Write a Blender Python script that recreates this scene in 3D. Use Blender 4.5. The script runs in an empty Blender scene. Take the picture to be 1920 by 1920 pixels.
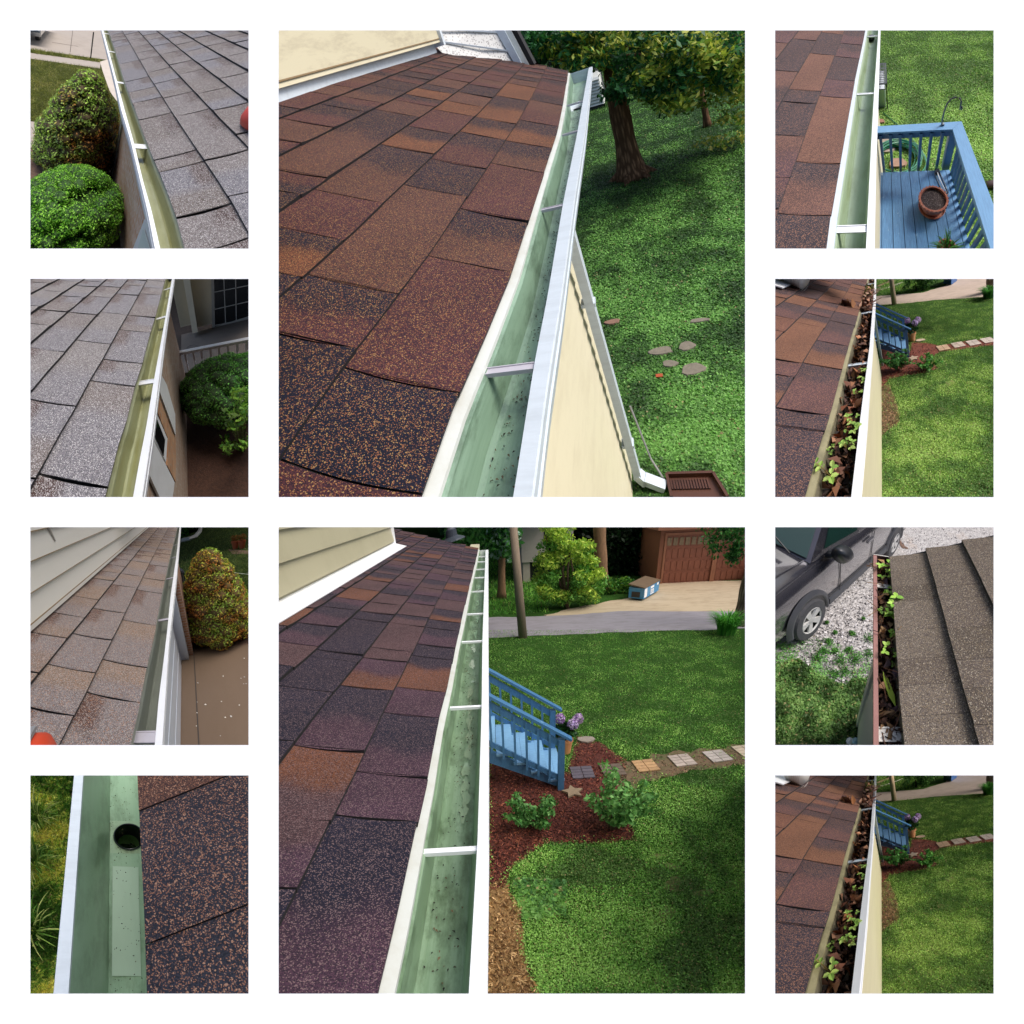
import bpy, bmesh, math, random
import numpy as np
from mathutils import Vector

# ------------------------------------------------------------------ camera, sky, sun, exposure
CAM = np.array([0.0, 0.0, 12.0])
PITCH = math.radians(52)
RGT = np.array([1.0, 0, 0])
FWD = np.array([0, math.cos(PITCH), -math.sin(PITCH)])
UPV = np.array([0, math.sin(PITCH), math.cos(PITCH)])
scene = bpy.context.scene
cd = bpy.data.cameras.new("camera"); cam = bpy.data.objects.new("camera", cd)
scene.collection.objects.link(cam); scene.camera = cam
cam.location = CAM; cam.rotation_euler = (math.pi/2-PITCH, 0, 0)
cd.sensor_width = 36; cd.lens = 18; cd.clip_start = .05; cd.clip_end = 1000000
SUN_DIR = RGT*(.43)+UPV*.70-FWD*.57            # towards the sun
SUN_DIR /= np.linalg.norm(SUN_DIR)
SUN_EL = math.asin(SUN_DIR[2]); SUN_AZ = math.atan2(SUN_DIR[0], SUN_DIR[1])
w = bpy.data.worlds.new("World"); scene.world = w; w.use_nodes = True
nt = w.node_tree; bg = nt.nodes["Background"]
sky = nt.nodes.new("ShaderNodeTexSky"); sky.sky_type = 'NISHITA'; sky.sun_disc = False
sky.sun_elevation = SUN_EL; sky.sun_rotation = SUN_AZ; sky.air_density = 1.0; sky.dust_density = 4.0; sky.ozone_density = 0.6
nt.links.new(sky.outputs[0], bg.inputs[0]); bg.inputs[1].default_value = .15
sd = bpy.data.lights.new("sun", 'SUN'); sd.energy = 2.3; sd.angle = math.radians(35); sd.color = (1, .965, .92)
so = bpy.data.objects.new("sun", sd); scene.collection.objects.link(so)
so.rotation_euler = Vector(-SUN_DIR).to_track_quat('-Z', 'Y').to_euler(); so.location = (0, -5, 30)
vs = scene.view_settings; vs.view_transform = 'Standard'; vs.look = 'None'; vs.gamma = 1; vs.use_curve_mapping = False
vs.exposure = .17
scene.cycles.max_bounces = 6; scene.cycles.diffuse_bounces = 3; scene.cycles.glossy_bounces = 3
scene.cycles.transparent_max_bounces = 4; scene.cycles.use_denoising = True

# ------------------------------------------------------------------ helpers
rnd = random.Random(7); RS = np.random.RandomState(7)
def reseed(n):
    global RS; rnd.seed(n); RS = np.random.RandomState(n)
def lin(h):
    h = h.lstrip('#'); v = [int(h[i:i+2], 16)/255 for i in (0, 2, 4)]
    return tuple(x/12.92 if x < .04045 else ((x+.055)/1.055)**2.4 for x in v)
def nrm(v): v = np.asarray(v, float); return v/np.linalg.norm(v)
def vnoise(x, y, sc=1.0, seed=0):
    g = np.random.RandomState(seed+101).rand(64, 64)
    x = np.asarray(x)*sc; y = np.asarray(y)*sc
    xi = np.floor(x).astype(int); yi = np.floor(y).astype(int); fx = x-xi; fy = y-yi
    fx = fx*fx*(3-2*fx); fy = fy*fy*(3-2*fy)
    a = g[xi % 64, yi % 64]; b = g[(xi+1) % 64, yi % 64]; c = g[xi % 64, (yi+1) % 64]; d = g[(xi+1) % 64, (yi+1) % 64]
    return (a*(1-fx)+b*fx)*(1-fy)+(c*(1-fx)+d*fx)*fy
def fbm(x, y, sc=1.0, seed=0): return (vnoise(x, y, sc, seed)+.5*vnoise(x, y, sc*2.1, seed+1)+.25*vnoise(x, y, sc*4.3, seed+2))/1.75

# how large each yard is built; built larger towards the top and the right, so that none stands in another's light
KS = {(57, 1454): 5, (57, 988): 6, (57, 523): 32, (57, 57): 90, (522, 988): 20, (522, 57): 260, (1454, 1454): 60, (1454, 988): 150, (1454, 523): 2000, (1454, 57): 5500}
class Panel:
    """One small yard: its own metric axes (x across, y along the gutter, z up), its eye point and its place behind the board."""
    def __init__(s, x0, y0, size, g, n, w):
        K = KS[(round(x0), round(y0))]; s.K = K
        s.x0, s.y0, s.size, s.w = x0, y0, size, w
        s.X0 = (x0+size/2-960)/960; s.Y0 = (960-(y0+size/2))/960; s.S = size/2/960
        Y = s.cr(*g); Y /= np.linalg.norm(Y)
        D = s.cr(*n); D -= Y*D.dot(Y); D /= np.linalg.norm(D)
        Z = -D; X = np.cross(Y, Z); s.B = np.stack([X, Y, Z])
        M = np.array([RGT*s.S/w, UPV*s.S/w, -(RGT*s.X0+UPV*s.Y0+FWD)])*K
        s.T = s.B@M; s.Ti = np.linalg.inv(s.T); s.lim = s.w*(1+30*2/size)
    def cr(s, u, v): return np.array([(u-960)/960*s.w, (960-v)/960*s.w, -1.0])
    def ray(s, u, v): return s.B@s.cr(u, v)
    def at(s, u, v, z): r = s.ray(u, v); return r*(z/r[2])
    def atx(s, u, v, x): r = s.ray(u, v); return r*(x/r[0])
    def aty(s, u, v, y): r = s.ray(u, v); return r*(y/r[1])
    def W(s, p): return CAM+np.asarray(p, float)@s.T
    def L(s, q): return (np.asarray(q, float)-CAM)@s.Ti
    def out(s, P):
        c = P@s.B; a, b, d = c[:, 0], c[:, 1], -c[:, 2]
        return np.stack([a-s.lim*d, -a-s.lim*d, b-s.lim*d, -b-s.lim*d, .76/s.K-d], 1)

class MB:
    def __init__(s): s.v = []; s.f = []; s.c = []; s.m = []; s.n = 0
    def add(s, V, F, col=(1, 1, 1), m=0):
        V = np.asarray(V, float).reshape(-1, 3); s.v.append(V)
        s.f += [tuple(i+s.n for i in f) for f in F]
        c = np.asarray(col, float)
        s.c.append(np.tile(c, (len(V), 1)) if c.ndim == 1 else c)
        s.m += [m]*len(F); s.n += len(V); return s
    def box(s, lo, hi, col=(1, 1, 1), m=0, bev=0):
        (x0, y0, z0), (x1, y1, z1) = np.minimum(lo, hi), np.maximum(lo, hi)
        return s.hexa([(x0, y0, z0), (x1, y0, z0), (x1, y1, z0), (x0, y1, z0)], [(x0, y0, z1), (x1, y0, z1), (x1, y1, z1), (x0, y1, z1)], col, m)
    def hexa(s, a, b, col=(1, 1, 1), m=0):
        n = len(a); F = [tuple(range(n))[::-1], tuple(range(n, 2*n))]+[(i, (i+1) % n, n+(i+1) % n, n+i) for i in range(n)]
        return s.add(list(a)+list(b), F, col, m)
    def beam(s, p, q, wx, wz, up=(0, 0, 1), col=(1, 1, 1), m=0):
        p, q = np.asarray(p, float), np.asarray(q, float); d = nrm(q-p); x = nrm(np.cross(d, up)); z = np.cross(x, d)
        o = [(-1, -1), (1, -1), (1, 1), (-1, 1)]
        return s.hexa([p+x*wx/2*i+z*wz/2*j for i, j in o], [q+x*wx/2*i+z*wz/2*j for i, j in o], col, m)
    def tube(s, pts, r, n=8, col=(1, 1, 1), m=0, cap=True):
        pts = np.asarray(pts, float); k = len(pts); r = np.broadcast_to(r, (k,))
        T = np.gradient(pts, axis=0); V = []; ref = np.array([0.01, .02, 1.0])
        if abs(nrm(T[0])@nrm(ref)) > .9: ref = np.array([1.0, 0, 0])
        for i in range(k):
            t = nrm(T[i]); x = nrm(np.cross(t, ref)); y = np.cross(t, x)
            V += [pts[i]+r[i]*(x*math.cos(a)+y*math.sin(a)) for a in np.linspace(0, 2*math.pi, n, endpoint=False)]
        F = [(i*n+j, i*n+(j+1) % n, (i+1)*n+(j+1) % n, (i+1)*n+j) for i in range(k-1) for j in range(n)]
        if cap: F += [tuple(range(n))[::-1], tuple(range((k-1)*n, k*n))]
        return s.add(V, F, col, m)
    def lathe(s, c, prof, n=24, col=(1, 1, 1), m=0, ax=((1, 0, 0), (0, 1, 0), (0, 0, 1))):
        X, Y, Z = [np.asarray(a, float) for a in ax]; c = np.asarray(c, float); V = []
        for r, h in prof: V += [c+X*r*math.cos(a)+Y*r*math.sin(a)+Z*h for a in np.linspace(0, 2*math.pi, n, endpoint=False)]
        F = [(i*n+j, i*n+(j+1) % n, (i+1)*n+(j+1) % n, (i+1)*n+j) for i in range(len(prof)-1) for j in range(n)]
        return s.add(V, F, col, m)
    def grid(s, f, nu, nv, col=(1, 1, 1), m=0):
        V = [f(i/(nu-1), j/(nv-1)) for i in range(nu) for j in range(nv)]
        F = [(i*nv+j, (i+1)*nv+j, (i+1)*nv+j+1, i*nv+j+1) for i in range(nu-1) for j in range(nv-1)]
        return s.add(V, F, col, m)

def mesh_from(P, name, V, F, col, mi, mats, base, smooth=False, cull=False):
    """V local metric verts, F list of tuples or (n,k) int array; cut at the sides of the yard, then written in world space about base."""
    V = np.asarray(V, float); o = P.out(V); bad = (o > 0)
    col = np.asarray(col, float)
    if col.ndim == 1: col = np.tile(col, (len(V), 1))
    arr = isinstance(F, np.ndarray)
    me = bpy.data.meshes.new(name)
    def fill(V, F, mi, col):
        if isinstance(F, np.ndarray):
            n, k = F.shape; me.vertices.add(len(V)); me.vertices.foreach_set('co', V.ravel())
            me.loops.add(n*k); me.loops.foreach_set('vertex_index', F.ravel().astype(np.int32))
            me.polygons.add(n); me.polygons.foreach_set('loop_start', np.arange(n, dtype=np.int32)*k)
            me.polygons.foreach_set('loop_total', np.full(n, k, dtype=np.int32)); me.update(calc_edges=True)
        else: me.from_pydata([tuple(v) for v in V], [], F)
        if mi is not None and len(mi) == len(me.polygons): me.polygons.foreach_set('material_index', np.asarray(mi, dtype=np.int32))
        a = me.color_attributes.new('Col', 'FLOAT_COLOR', 'POINT')
        a.data.foreach_set('color', np.hstack([col, np.ones((len(col), 1))]).ravel())
    Wv = P.W(V)-base
    if bad.any():
        if arr or cull:
            Fa = F if arr else None
            if arr:
                keep = ~bad[F].any(axis=(1, 2)); F = F[keep]
                used = np.unique(F); re = np.full(len(V), -1); re[used] = np.arange(len(used))
                F = re[F]; Wv = Wv[used]; col = col[used]; mi = None if mi is None else np.asarray(mi)[keep]
            else:
                kp = [not bad[list(f)].any() for f in F]; F = [f for f, q in zip(F, kp) if q]; mi = [m_ for m_, q in zip(mi, kp) if q]
            if len(F) == 0: return None
            fill(Wv, F, mi, col)
        else:
            keep = [not (bad[list(f)].all(axis=0)).any() for f in F]
            F = [f for f, q in zip(F, keep) if q]; mi = [m_ for m_, q in zip(mi, keep) if q]
            if not F: return None
            fill(Wv, F, mi, col)
            bm = bmesh.new(); bm.from_mesh(me)
            # the five cutting planes, as linear forms in world space
            for kx in range(5):
                z0 = P.out(P.L(base[None]))[0, kx]
                gr = np.array([P.out(P.L((base+e)[None]))[0, kx]-z0 for e in np.eye(3)])
                co = -gr*z0/gr.dot(gr)
                bmesh.ops.bisect_plane(bm, geom=bm.verts[:]+bm.edges[:]+bm.faces[:], plane_co=co, plane_no=gr, clear_outer=True, dist=1e-6)
            lv = [v for v in bm.verts if not v.link_faces]
            bmesh.ops.delete(bm, geom=lv, context='VERTS')
            bm.to_mesh(me); bm.free()
            if len(me.polygons) == 0: return None
    else: fill(Wv, F, mi, col)
    n = len(me.vertices); co = np.empty(n*3); me.vertices.foreach_get('co', co)
    loc = P.L(co.reshape(-1, 3)+base)
    a = me.attributes.new('loc', 'FLOAT_VECTOR', 'POINT'); a.data.foreach_set('vector', loc.ravel())
    for m in mats: me.materials.append(m)
    if smooth: me.polygons.foreach_set('use_smooth', np.ones(len(me.polygons), dtype=bool))
    me.update()
    return me
def link(name, me, base, parent=None, k=4.0):
    o = bpy.data.objects.new(name, me); o['kscale'] = float(k); scene.collection.objects.link(o)
    if parent is not None: o.parent = parent; o.location = (0, 0, 0)
    else: o.location = base
    return o
def tag(o, label=None, cat=None, group=None, kind=None):
    if o is None: return o
    if label: o['label'] = label
    if cat: o['category'] = cat
    if group: o['group'] = group
    if kind: o['kind'] = kind
    return o
def thing(P, name, label, cat, base, group=None):
    o = bpy.data.objects.new(name, None); scene.collection.objects.link(o)
    o.location = P.W(base); o.empty_display_size = .2
    return tag(o, label, cat, group)
def root_base(o):
    while o.parent is not None: o = o.parent
    return np.array(o.location)
def put(P, name, mb, mats, parent=None, base=None, smooth=False, label=None, cat=None, group=None, kind=None, cull=False):
    """MB (or (V,F,col)) -> one mesh object"""
    if isinstance(mb, MB):
        if not mb.v: return None
        V = np.vstack(mb.v); F = mb.f; c = np.vstack(mb.c); mi = mb.m
    else: V, F, c = mb; mi = None
    if not isinstance(mats, (list, tuple)): mats = [mats]
    if parent is not None: b = root_base(parent)
    else: b = P.W(base if base is not None else V.mean(0))
    me = mesh_from(P, name, V, F, c, mi, mats, b, smooth, cull)
    if me is None: return None
    o = link(name, me, b, parent, P.K)
    return tag(o, label, cat, group, kind)

# ------------------------------------------------------------------ materials
class Nd:
    def __init__(s, name):
        s.m = bpy.data.materials.new(name); s.m.use_nodes = True; s.t = s.m.node_tree; s.b = s.t.nodes['Principled BSDF']
        s.loc = s.n('ShaderNodeAttribute'); s.loc.attribute_name = 'loc'; s.loc = s.loc.outputs['Vector']
        s.colA = s.n('ShaderNodeAttribute'); s.colA.attribute_name = 'Col'; s.colA = s.colA.outputs['Color']
    def n(s, t): return s.t.nodes.new(t)
    def l(s, a, b): s.t.links.new(a, b)
    def vec(s, sc, rot=(0, 0, 0), of=(0, 0, 0)):
        n = s.n('ShaderNodeMapping'); n.inputs['Scale'].default_value = sc; n.inputs['Rotation'].default_value = rot; n.inputs['Location'].default_value = of
        s.l(s.loc, n.inputs['Vector']); return n.outputs[0]
    def noise(s, sc, det=4, rough=.6, vec=None, out='Fac'):
        n = s.n('ShaderNodeTexNoise'); n.inputs['Scale'].default_value = sc; n.inputs['Detail'].default_value = det; n.inputs['Roughness'].default_value = rough
        s.l(vec if vec is not None else s.loc, n.inputs['Vector']); return n.outputs[out]
    def voro(s, sc, feat='F1', out='Color', vec=None, rnd_=1):
        n = s.n('ShaderNodeTexVoronoi'); n.feature = feat; n.inputs['Scale'].default_value = sc; n.inputs['Randomness'].default_value = rnd_
        s.l(vec if vec is not None else s.loc, n.inputs['Vector']); return n.outputs[out]
    def ramp(s, f, *st, mode='LINEAR'):
        n = s.n('ShaderNodeValToRGB'); n.color_ramp.interpolation = mode; e = n.color_ramp.elements
        while len(e) < len(st): e.new(.5)
        for q, (p, c) in zip(e, st):
            q.position = p; q.color = (*c, 1) if hasattr(c, '__len__') else (c, c, c, 1)
        s.l(f, n.inputs[0]); return n.outputs[0]
    def mix(s, f, a, b, mode='MIX'):
        n = s.n('ShaderNodeMix'); n.data_type = 'RGBA'; n.blend_type = mode
        for v, k in ((f, 0), (a, 6), (b, 7)):
            if hasattr(v, 'is_output') or isinstance(v, bpy.types.NodeSocket): s.l(v, n.inputs[k])
            elif k == 0: n.inputs[0].default_value = v
            else: n.inputs[k].default_value = (*v, 1)
        return n.outputs[2]
    def math(s, op, a, b=0):
        n = s.n('ShaderNodeMath'); n.operation = op
        for v, k in ((a, 0), (b, 1)):
            if isinstance(v, bpy.types.NodeSocket): s.l(v, n.inputs[k])
            else: n.inputs[k].default_value = v
        return n.outputs[0]
    def bump(s, h, dist=.01, strength=.6, prev=None):
        n = s.n('ShaderNodeBump'); ka = s.n('ShaderNodeAttribute'); ka.attribute_type = 'OBJECT'; ka.attribute_name = 'kscale'; s.l(s.math('MULTIPLY', ka.outputs['Fac'], dist*.3), n.inputs['Distance']); n.inputs['Strength'].default_value = strength
        s.l(h, n.inputs['Height'])
        if prev is not None: s.l(prev, n.inputs['Normal'])
        s.l(n.outputs[0], s.b.inputs['Normal']); return n.outputs[0]
    def end(s, col, rough=.6, metal=0, spec=None, coat=None):
        for v, k in ((col, 'Base Color'), (rough, 'Roughness'), (metal, 'Metallic')):
            if isinstance(v, bpy.types.NodeSocket): s.l(v, s.b.inputs[k])
            elif hasattr(v, '__len__'): s.b.inputs[k].default_value = (*v, 1)
            else: s.b.inputs[k].default_value = v
        if spec is not None: s.b.inputs['Specular IOR Level'].default_value = spec
        if coat: s.b.inputs['Coat Weight'].default_value = coat; s.b.inputs['Coat Roughness'].default_value = .05
        return s.m

def shingle_mat(name, dark, light, lw=.22, dw=.3, sc=330, spark=None, soft=.35):
    s = Nd(name)
    r = s.n('ShaderNodeSeparateColor'); s.l(s.voro(sc), r.inputs[0]); a = r.outputs[0]
    big = s.noise(14, 5, .65); c0 = s.mix(s.ramp(big, (.3, 0), (.75, .45)), s.colA, s.mix(.55, s.colA, dark))
    c1 = s.mix(s.ramp(a, (dw-.05, .75), (dw+.05, 0)), c0, dark)
    c2 = s.mix(s.ramp(a, (1-lw-.03, 0), (1-lw+.03, .8)), c1, light)
    if spark is not None:
        r2 = s.n('ShaderNodeSeparateColor'); s.l(s.voro(sc*.8, vec=s.vec((1, 1, 1), of=(3, 5, 7))), r2.inputs[0])
        c2 = s.mix(s.ramp(r2.outputs[1], (.92, 0), (.95, .8)), c2, spark)
    s.bump(a, .012, .55)
    return s.end(c2, .85, spec=.25)
def plain_mat(name, col, rough=.5, dirt=0, dcol=(.1, .09, .07), dsc=3, streak=None, bump=0, metal=0, spec=None, vcol=False, coat=None, d0=.45, d1=.75):
    s = Nd(name); c = s.colA if vcol else col
    if dirt:
        v = s.vec(streak) if streak else None
        c = s.mix(s.ramp(s.noise(dsc, 6, .7, v), (d0, 0), (d1, dirt)), s.mix(0, c, c) if not vcol else c, dcol)
    if bump: s.bump(s.noise(60, 4), .01, bump)
    return s.end(c, rough, metal, spec, coat)
def leaf_mat(name, rough=.5, trans=.3, spec=.3):
    s = Nd(name); s.end(s.colA, rough, spec=spec)
    tr = s.n('ShaderNodeBsdfTranslucent'); s.l(s.mix(1, s.colA, (1.0, 1.12, .7), 'MULTIPLY'), tr.inputs[0])
    mx = s.n('ShaderNodeMixShader'); mx.inputs[0].default_value = trans
    s.l(s.b.outputs[0], mx.inputs[1]); s.l(tr.outputs[0], mx.inputs[2]); s.l(mx.outputs[0], s.t.nodes['Material Output'].inputs[0])
    return s.m
def grass_ground(name, a, b, c, soil, soil_lo=.62, sc=1.2):
    a, b, c = [(x[0]*1.35, x[1]*1.25, x[2]*1.35) for x in (a, b, c)]
    s = Nd(name)
    n1 = s.noise(sc, 6, .6); n2 = s.noise(38, 5, .7); n3 = s.noise(sc*.55, 5, .6, s.vec((1, 1, 1), of=(9, 4, 2)))
    col = s.mix(s.ramp(n1, (.35, 0), (.65, 1)), a, b); col = s.mix(s.ramp(n2, (.45, 0), (.7, .8)), col, c)
    col = s.mix(s.ramp(s.voro(70, out='Distance'), (.1, .0), (.6, .75)), col, tuple(x*.35 for x in a))
    col = s.mix(s.ramp(n3, (soil_lo, 0), (soil_lo+.1, .8)), col, soil)
    s.bump(n2, .15, .8); return s.end(col, .9, spec=.1)
def brick_mat(name, c1, c2, mortar, sc=(1, 1, 1), rot=(0, 0, 0), bw=.2, bh=.067):
    s = Nd(name); n = s.n('ShaderNodeTexBrick'); n.inputs['Scale'].default_value = 1
    n.inputs['Brick Width'].default_value = bw; n.inputs['Row Height'].default_value = bh; n.inputs['Mortar Size'].default_value = .006
    s.l(s.vec(sc, rot), n.inputs['Vector']); n.inputs['Color1'].default_value = (*c1, 1); n.inputs['Color2'].default_value = (*c2, 1); n.inputs['Mortar'].default_value = (*mortar, 1)
    c = s.mix(s.ramp(s.noise(9, 5, .7), (.4, 0), (.7, .5)), n.outputs[0], tuple(x*.6 for x in c1))
    s.bump(n.outputs['Fac'], .02, -.5); return s.end(c, .9)
# ------------------------------------------------------------------ shared builders
def curve(P, pts, z):
    A = np.array([P.at(u, v, z) for u, v in pts]); A = A[np.argsort(A[:, 1])]; Y, X = A[:, 1], A[:, 0]
    def f(y):
        if y < Y[0]: return float(X[0]+(y-Y[0])*(X[1]-X[0])/(Y[1]-Y[0])*.5)
        if y > Y[-1]: return float(X[-1]+(y-Y[-1])*(X[-1]-X[-2])/(Y[-1]-Y[-2])*.5)
        return float(np.interp(y, Y, X))
    f.y0, f.y1 = Y[0], Y[-1]; return f
def in_poly(p, poly):
    x, y = p[:, 0], p[:, 1]; r = np.zeros(len(p), bool); q = np.asarray(poly, float); j = len(q)-1
    for i in range(len(q)):
        with np.errstate(divide='ignore', invalid='ignore'):
            r ^= ((q[i, 1] > y) != (q[j, 1] > y)) & (x < (q[j, 0]-q[i, 0])*(y-q[i, 1])/(q[j, 1]-q[i, 1])+q[i, 0])
        j = i
    return r
def ground_pts(P, uv, z):
    c = np.stack([(uv[:, 0]-960)/960*P.w, (960-uv[:, 1])/960*P.w, -np.ones(len(uv))], 1); r = c@P.B.T
    return r*(z/r[:, 2:3])
def sheet(P, name, poly, z, mat, wob=.03, kind='structure', label=None, cat=None, sub=6, thick=0, parent=None, group=None):
    """flat patch of ground whose corners are given, edge slightly uneven"""
    g = ground_pts(P, np.array(poly, float), z); pts = []
    for i in range(len(g)):
        a, b = g[i], g[(i+1) % len(g)]; L = np.linalg.norm(b-a); d = (b-a)/max(L, 1e-6); nn = np.array([-d[1], d[0], 0])
        for k in range(sub): t = k/sub; pts.append(a+(b-a)*t+nn*wob*(rnd.random()-.5)*2*(k > 0))
    pts = np.array(pts); mb = MB(); n = len(pts); A = pts[:, 0]@np.roll(pts[:, 1], -1)-pts[:, 1]@np.roll(pts[:, 0], -1)
    if A < 0: pts = pts[::-1]
    if thick: mb.hexa(pts-np.array([0, 0, thick]), pts)
    else: mb.add(pts, [tuple(range(n))])
    return put(P, name, mb, mat, kind=kind, label=label, cat=cat, parent=parent, group=group)
def ground(P, name, z, mat, y1=60, x0=-25, x1=60, y0=-1):
    mb = MB(); mb.grid(lambda a, b: (x0+(x1-x0)*a, y0+(y1-y0)*b, z), 12, 12); return put(P, name, mb, mat, kind='structure')

def leaves(cs, size, col, flat=0.0, asp=.5, nrmb=None, cj=.25, fold=.25):
    """rhombic leaves around centres: (V, F, col)"""
    n = len(cs); N = RS.normal(size=(n, 3))
    if nrmb is not None: N = N*.7+nrmb
    N[:, 2] += flat; N /= np.linalg.norm(N, axis=1)[:, None]
    A = np.cross(N, RS.normal(size=(n, 3))); A /= np.linalg.norm(A, axis=1)[:, None]+1e-9; Bv = np.cross(N, A)
    s = (np.broadcast_to(size, (n,))*(.6+.8*RS.rand(n)))[:, None]
    V = np.stack([cs-A*s*.5, cs+Bv*s*asp*.5+N*s*fold*.3, cs+A*s*.5, cs-Bv*s*asp*.5+N*s*fold*.3], 1).reshape(-1, 3)
    F = np.arange(4*n).reshape(n, 4)
    c = np.asarray(col, float); c = c[RS.randint(len(c), size=n)] if c.ndim == 2 and len(c) != n else np.broadcast_to(c, (n, 3))
    c = np.clip(c*(1-cj+2*cj*RS.rand(n))[:, None], 0, 1)
    return V, F, np.repeat(c, 4, axis=0)
def joinl(*ls):
    V = []; F = []; C = []; o = 0
    for v, f, c in ls: V.append(v); F.append(f+o); C.append(c); o += len(v)
    return np.vstack(V), np.vstack(F), np.vstack(C)
def ball(n, c, r, shell=.55):
    d = RS.normal(size=(n, 3)); d /= np.linalg.norm(d, axis=1)[:, None]
    return np.asarray(c)+d*np.asarray(r)*(shell+(1-shell)*RS.rand(n))[:, None], d
def grass(P, name, region, z, n, h=.035, cols=None, excl=(), clover=.5, cl=.022, patch=.35, psc=2.5, label=None, y_fade=0.03, thin=0.0, straw=.05, gain=1.0):
    q = np.array(region, float); lo, hi = q.min(0), q.max(0); uv = lo+(hi-lo)*RS.rand(int(n*1.0), 2)
    m = in_poly(uv, region)
    for e in excl: m &= ~in_poly(uv+RS.normal(size=uv.shape)*[14, 9], e)
    uv = uv[m]; g = ground_pts(P, uv, z); d = np.linalg.norm(g, axis=1)
    f = fbm(g[:, 0]+40, g[:, 1]+40, psc, 3)
    k = (f > thin) | (RS.rand(len(f)) < .25) if thin else np.ones(len(f), bool); g, d, f = g[k], d[k], f[k]
    cols = np.asarray(cols, float)*[2.05*gain, 1.66*gain, 2.4*gain]; ncol = len(cols)
    t = np.clip((f-.5)*2.2+.5+RS.normal(size=len(f))*.22, 0, .999); c = cols[(t*ncol).astype(int)].copy(); st_ = RS.rand(len(c)) < straw; c[st_] = np.array([.34, .29, .13])*(.7+.6*RS.rand(st_.sum()))[:, None]
    sc = 1+y_fade*d; isc = RS.rand(len(g)) < clover
    a = g[~isc]; ca = c[~isc]; s = (h*sc[~isc]*(.6+.8*RS.rand(len(a))))[:, None]; na = len(a)
    th = RS.rand(na)*6.283; dx = np.stack([np.cos(th), np.sin(th), 0*th], 1); ln = RS.normal(size=(na, 3))*.55; ln[:, 2] = 1
    V = np.stack([a-dx*s*.09, a+dx*s*.09, a+ln*s], 1).reshape(-1, 3); F = np.arange(3*na).reshape(na, 3)
    ca = ca*(.7+.6*RS.rand(na))[:, None]; o1 = put(P, name, (V, F, np.repeat(ca, 3, 0)), M['leaf'], kind='stuff', label=label)
    b = g[isc].copy(); b[:, 2] += .012+.02*RS.rand(len(b))
    if len(b):
        L = leaves(b, cl*sc[isc], c[isc]*1.1, flat=2.0, asp=.85, cj=.3)
        o2 = put(P, 'clover', L, M['leaf'], kind='stuff', label=label)
    return o1

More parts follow.
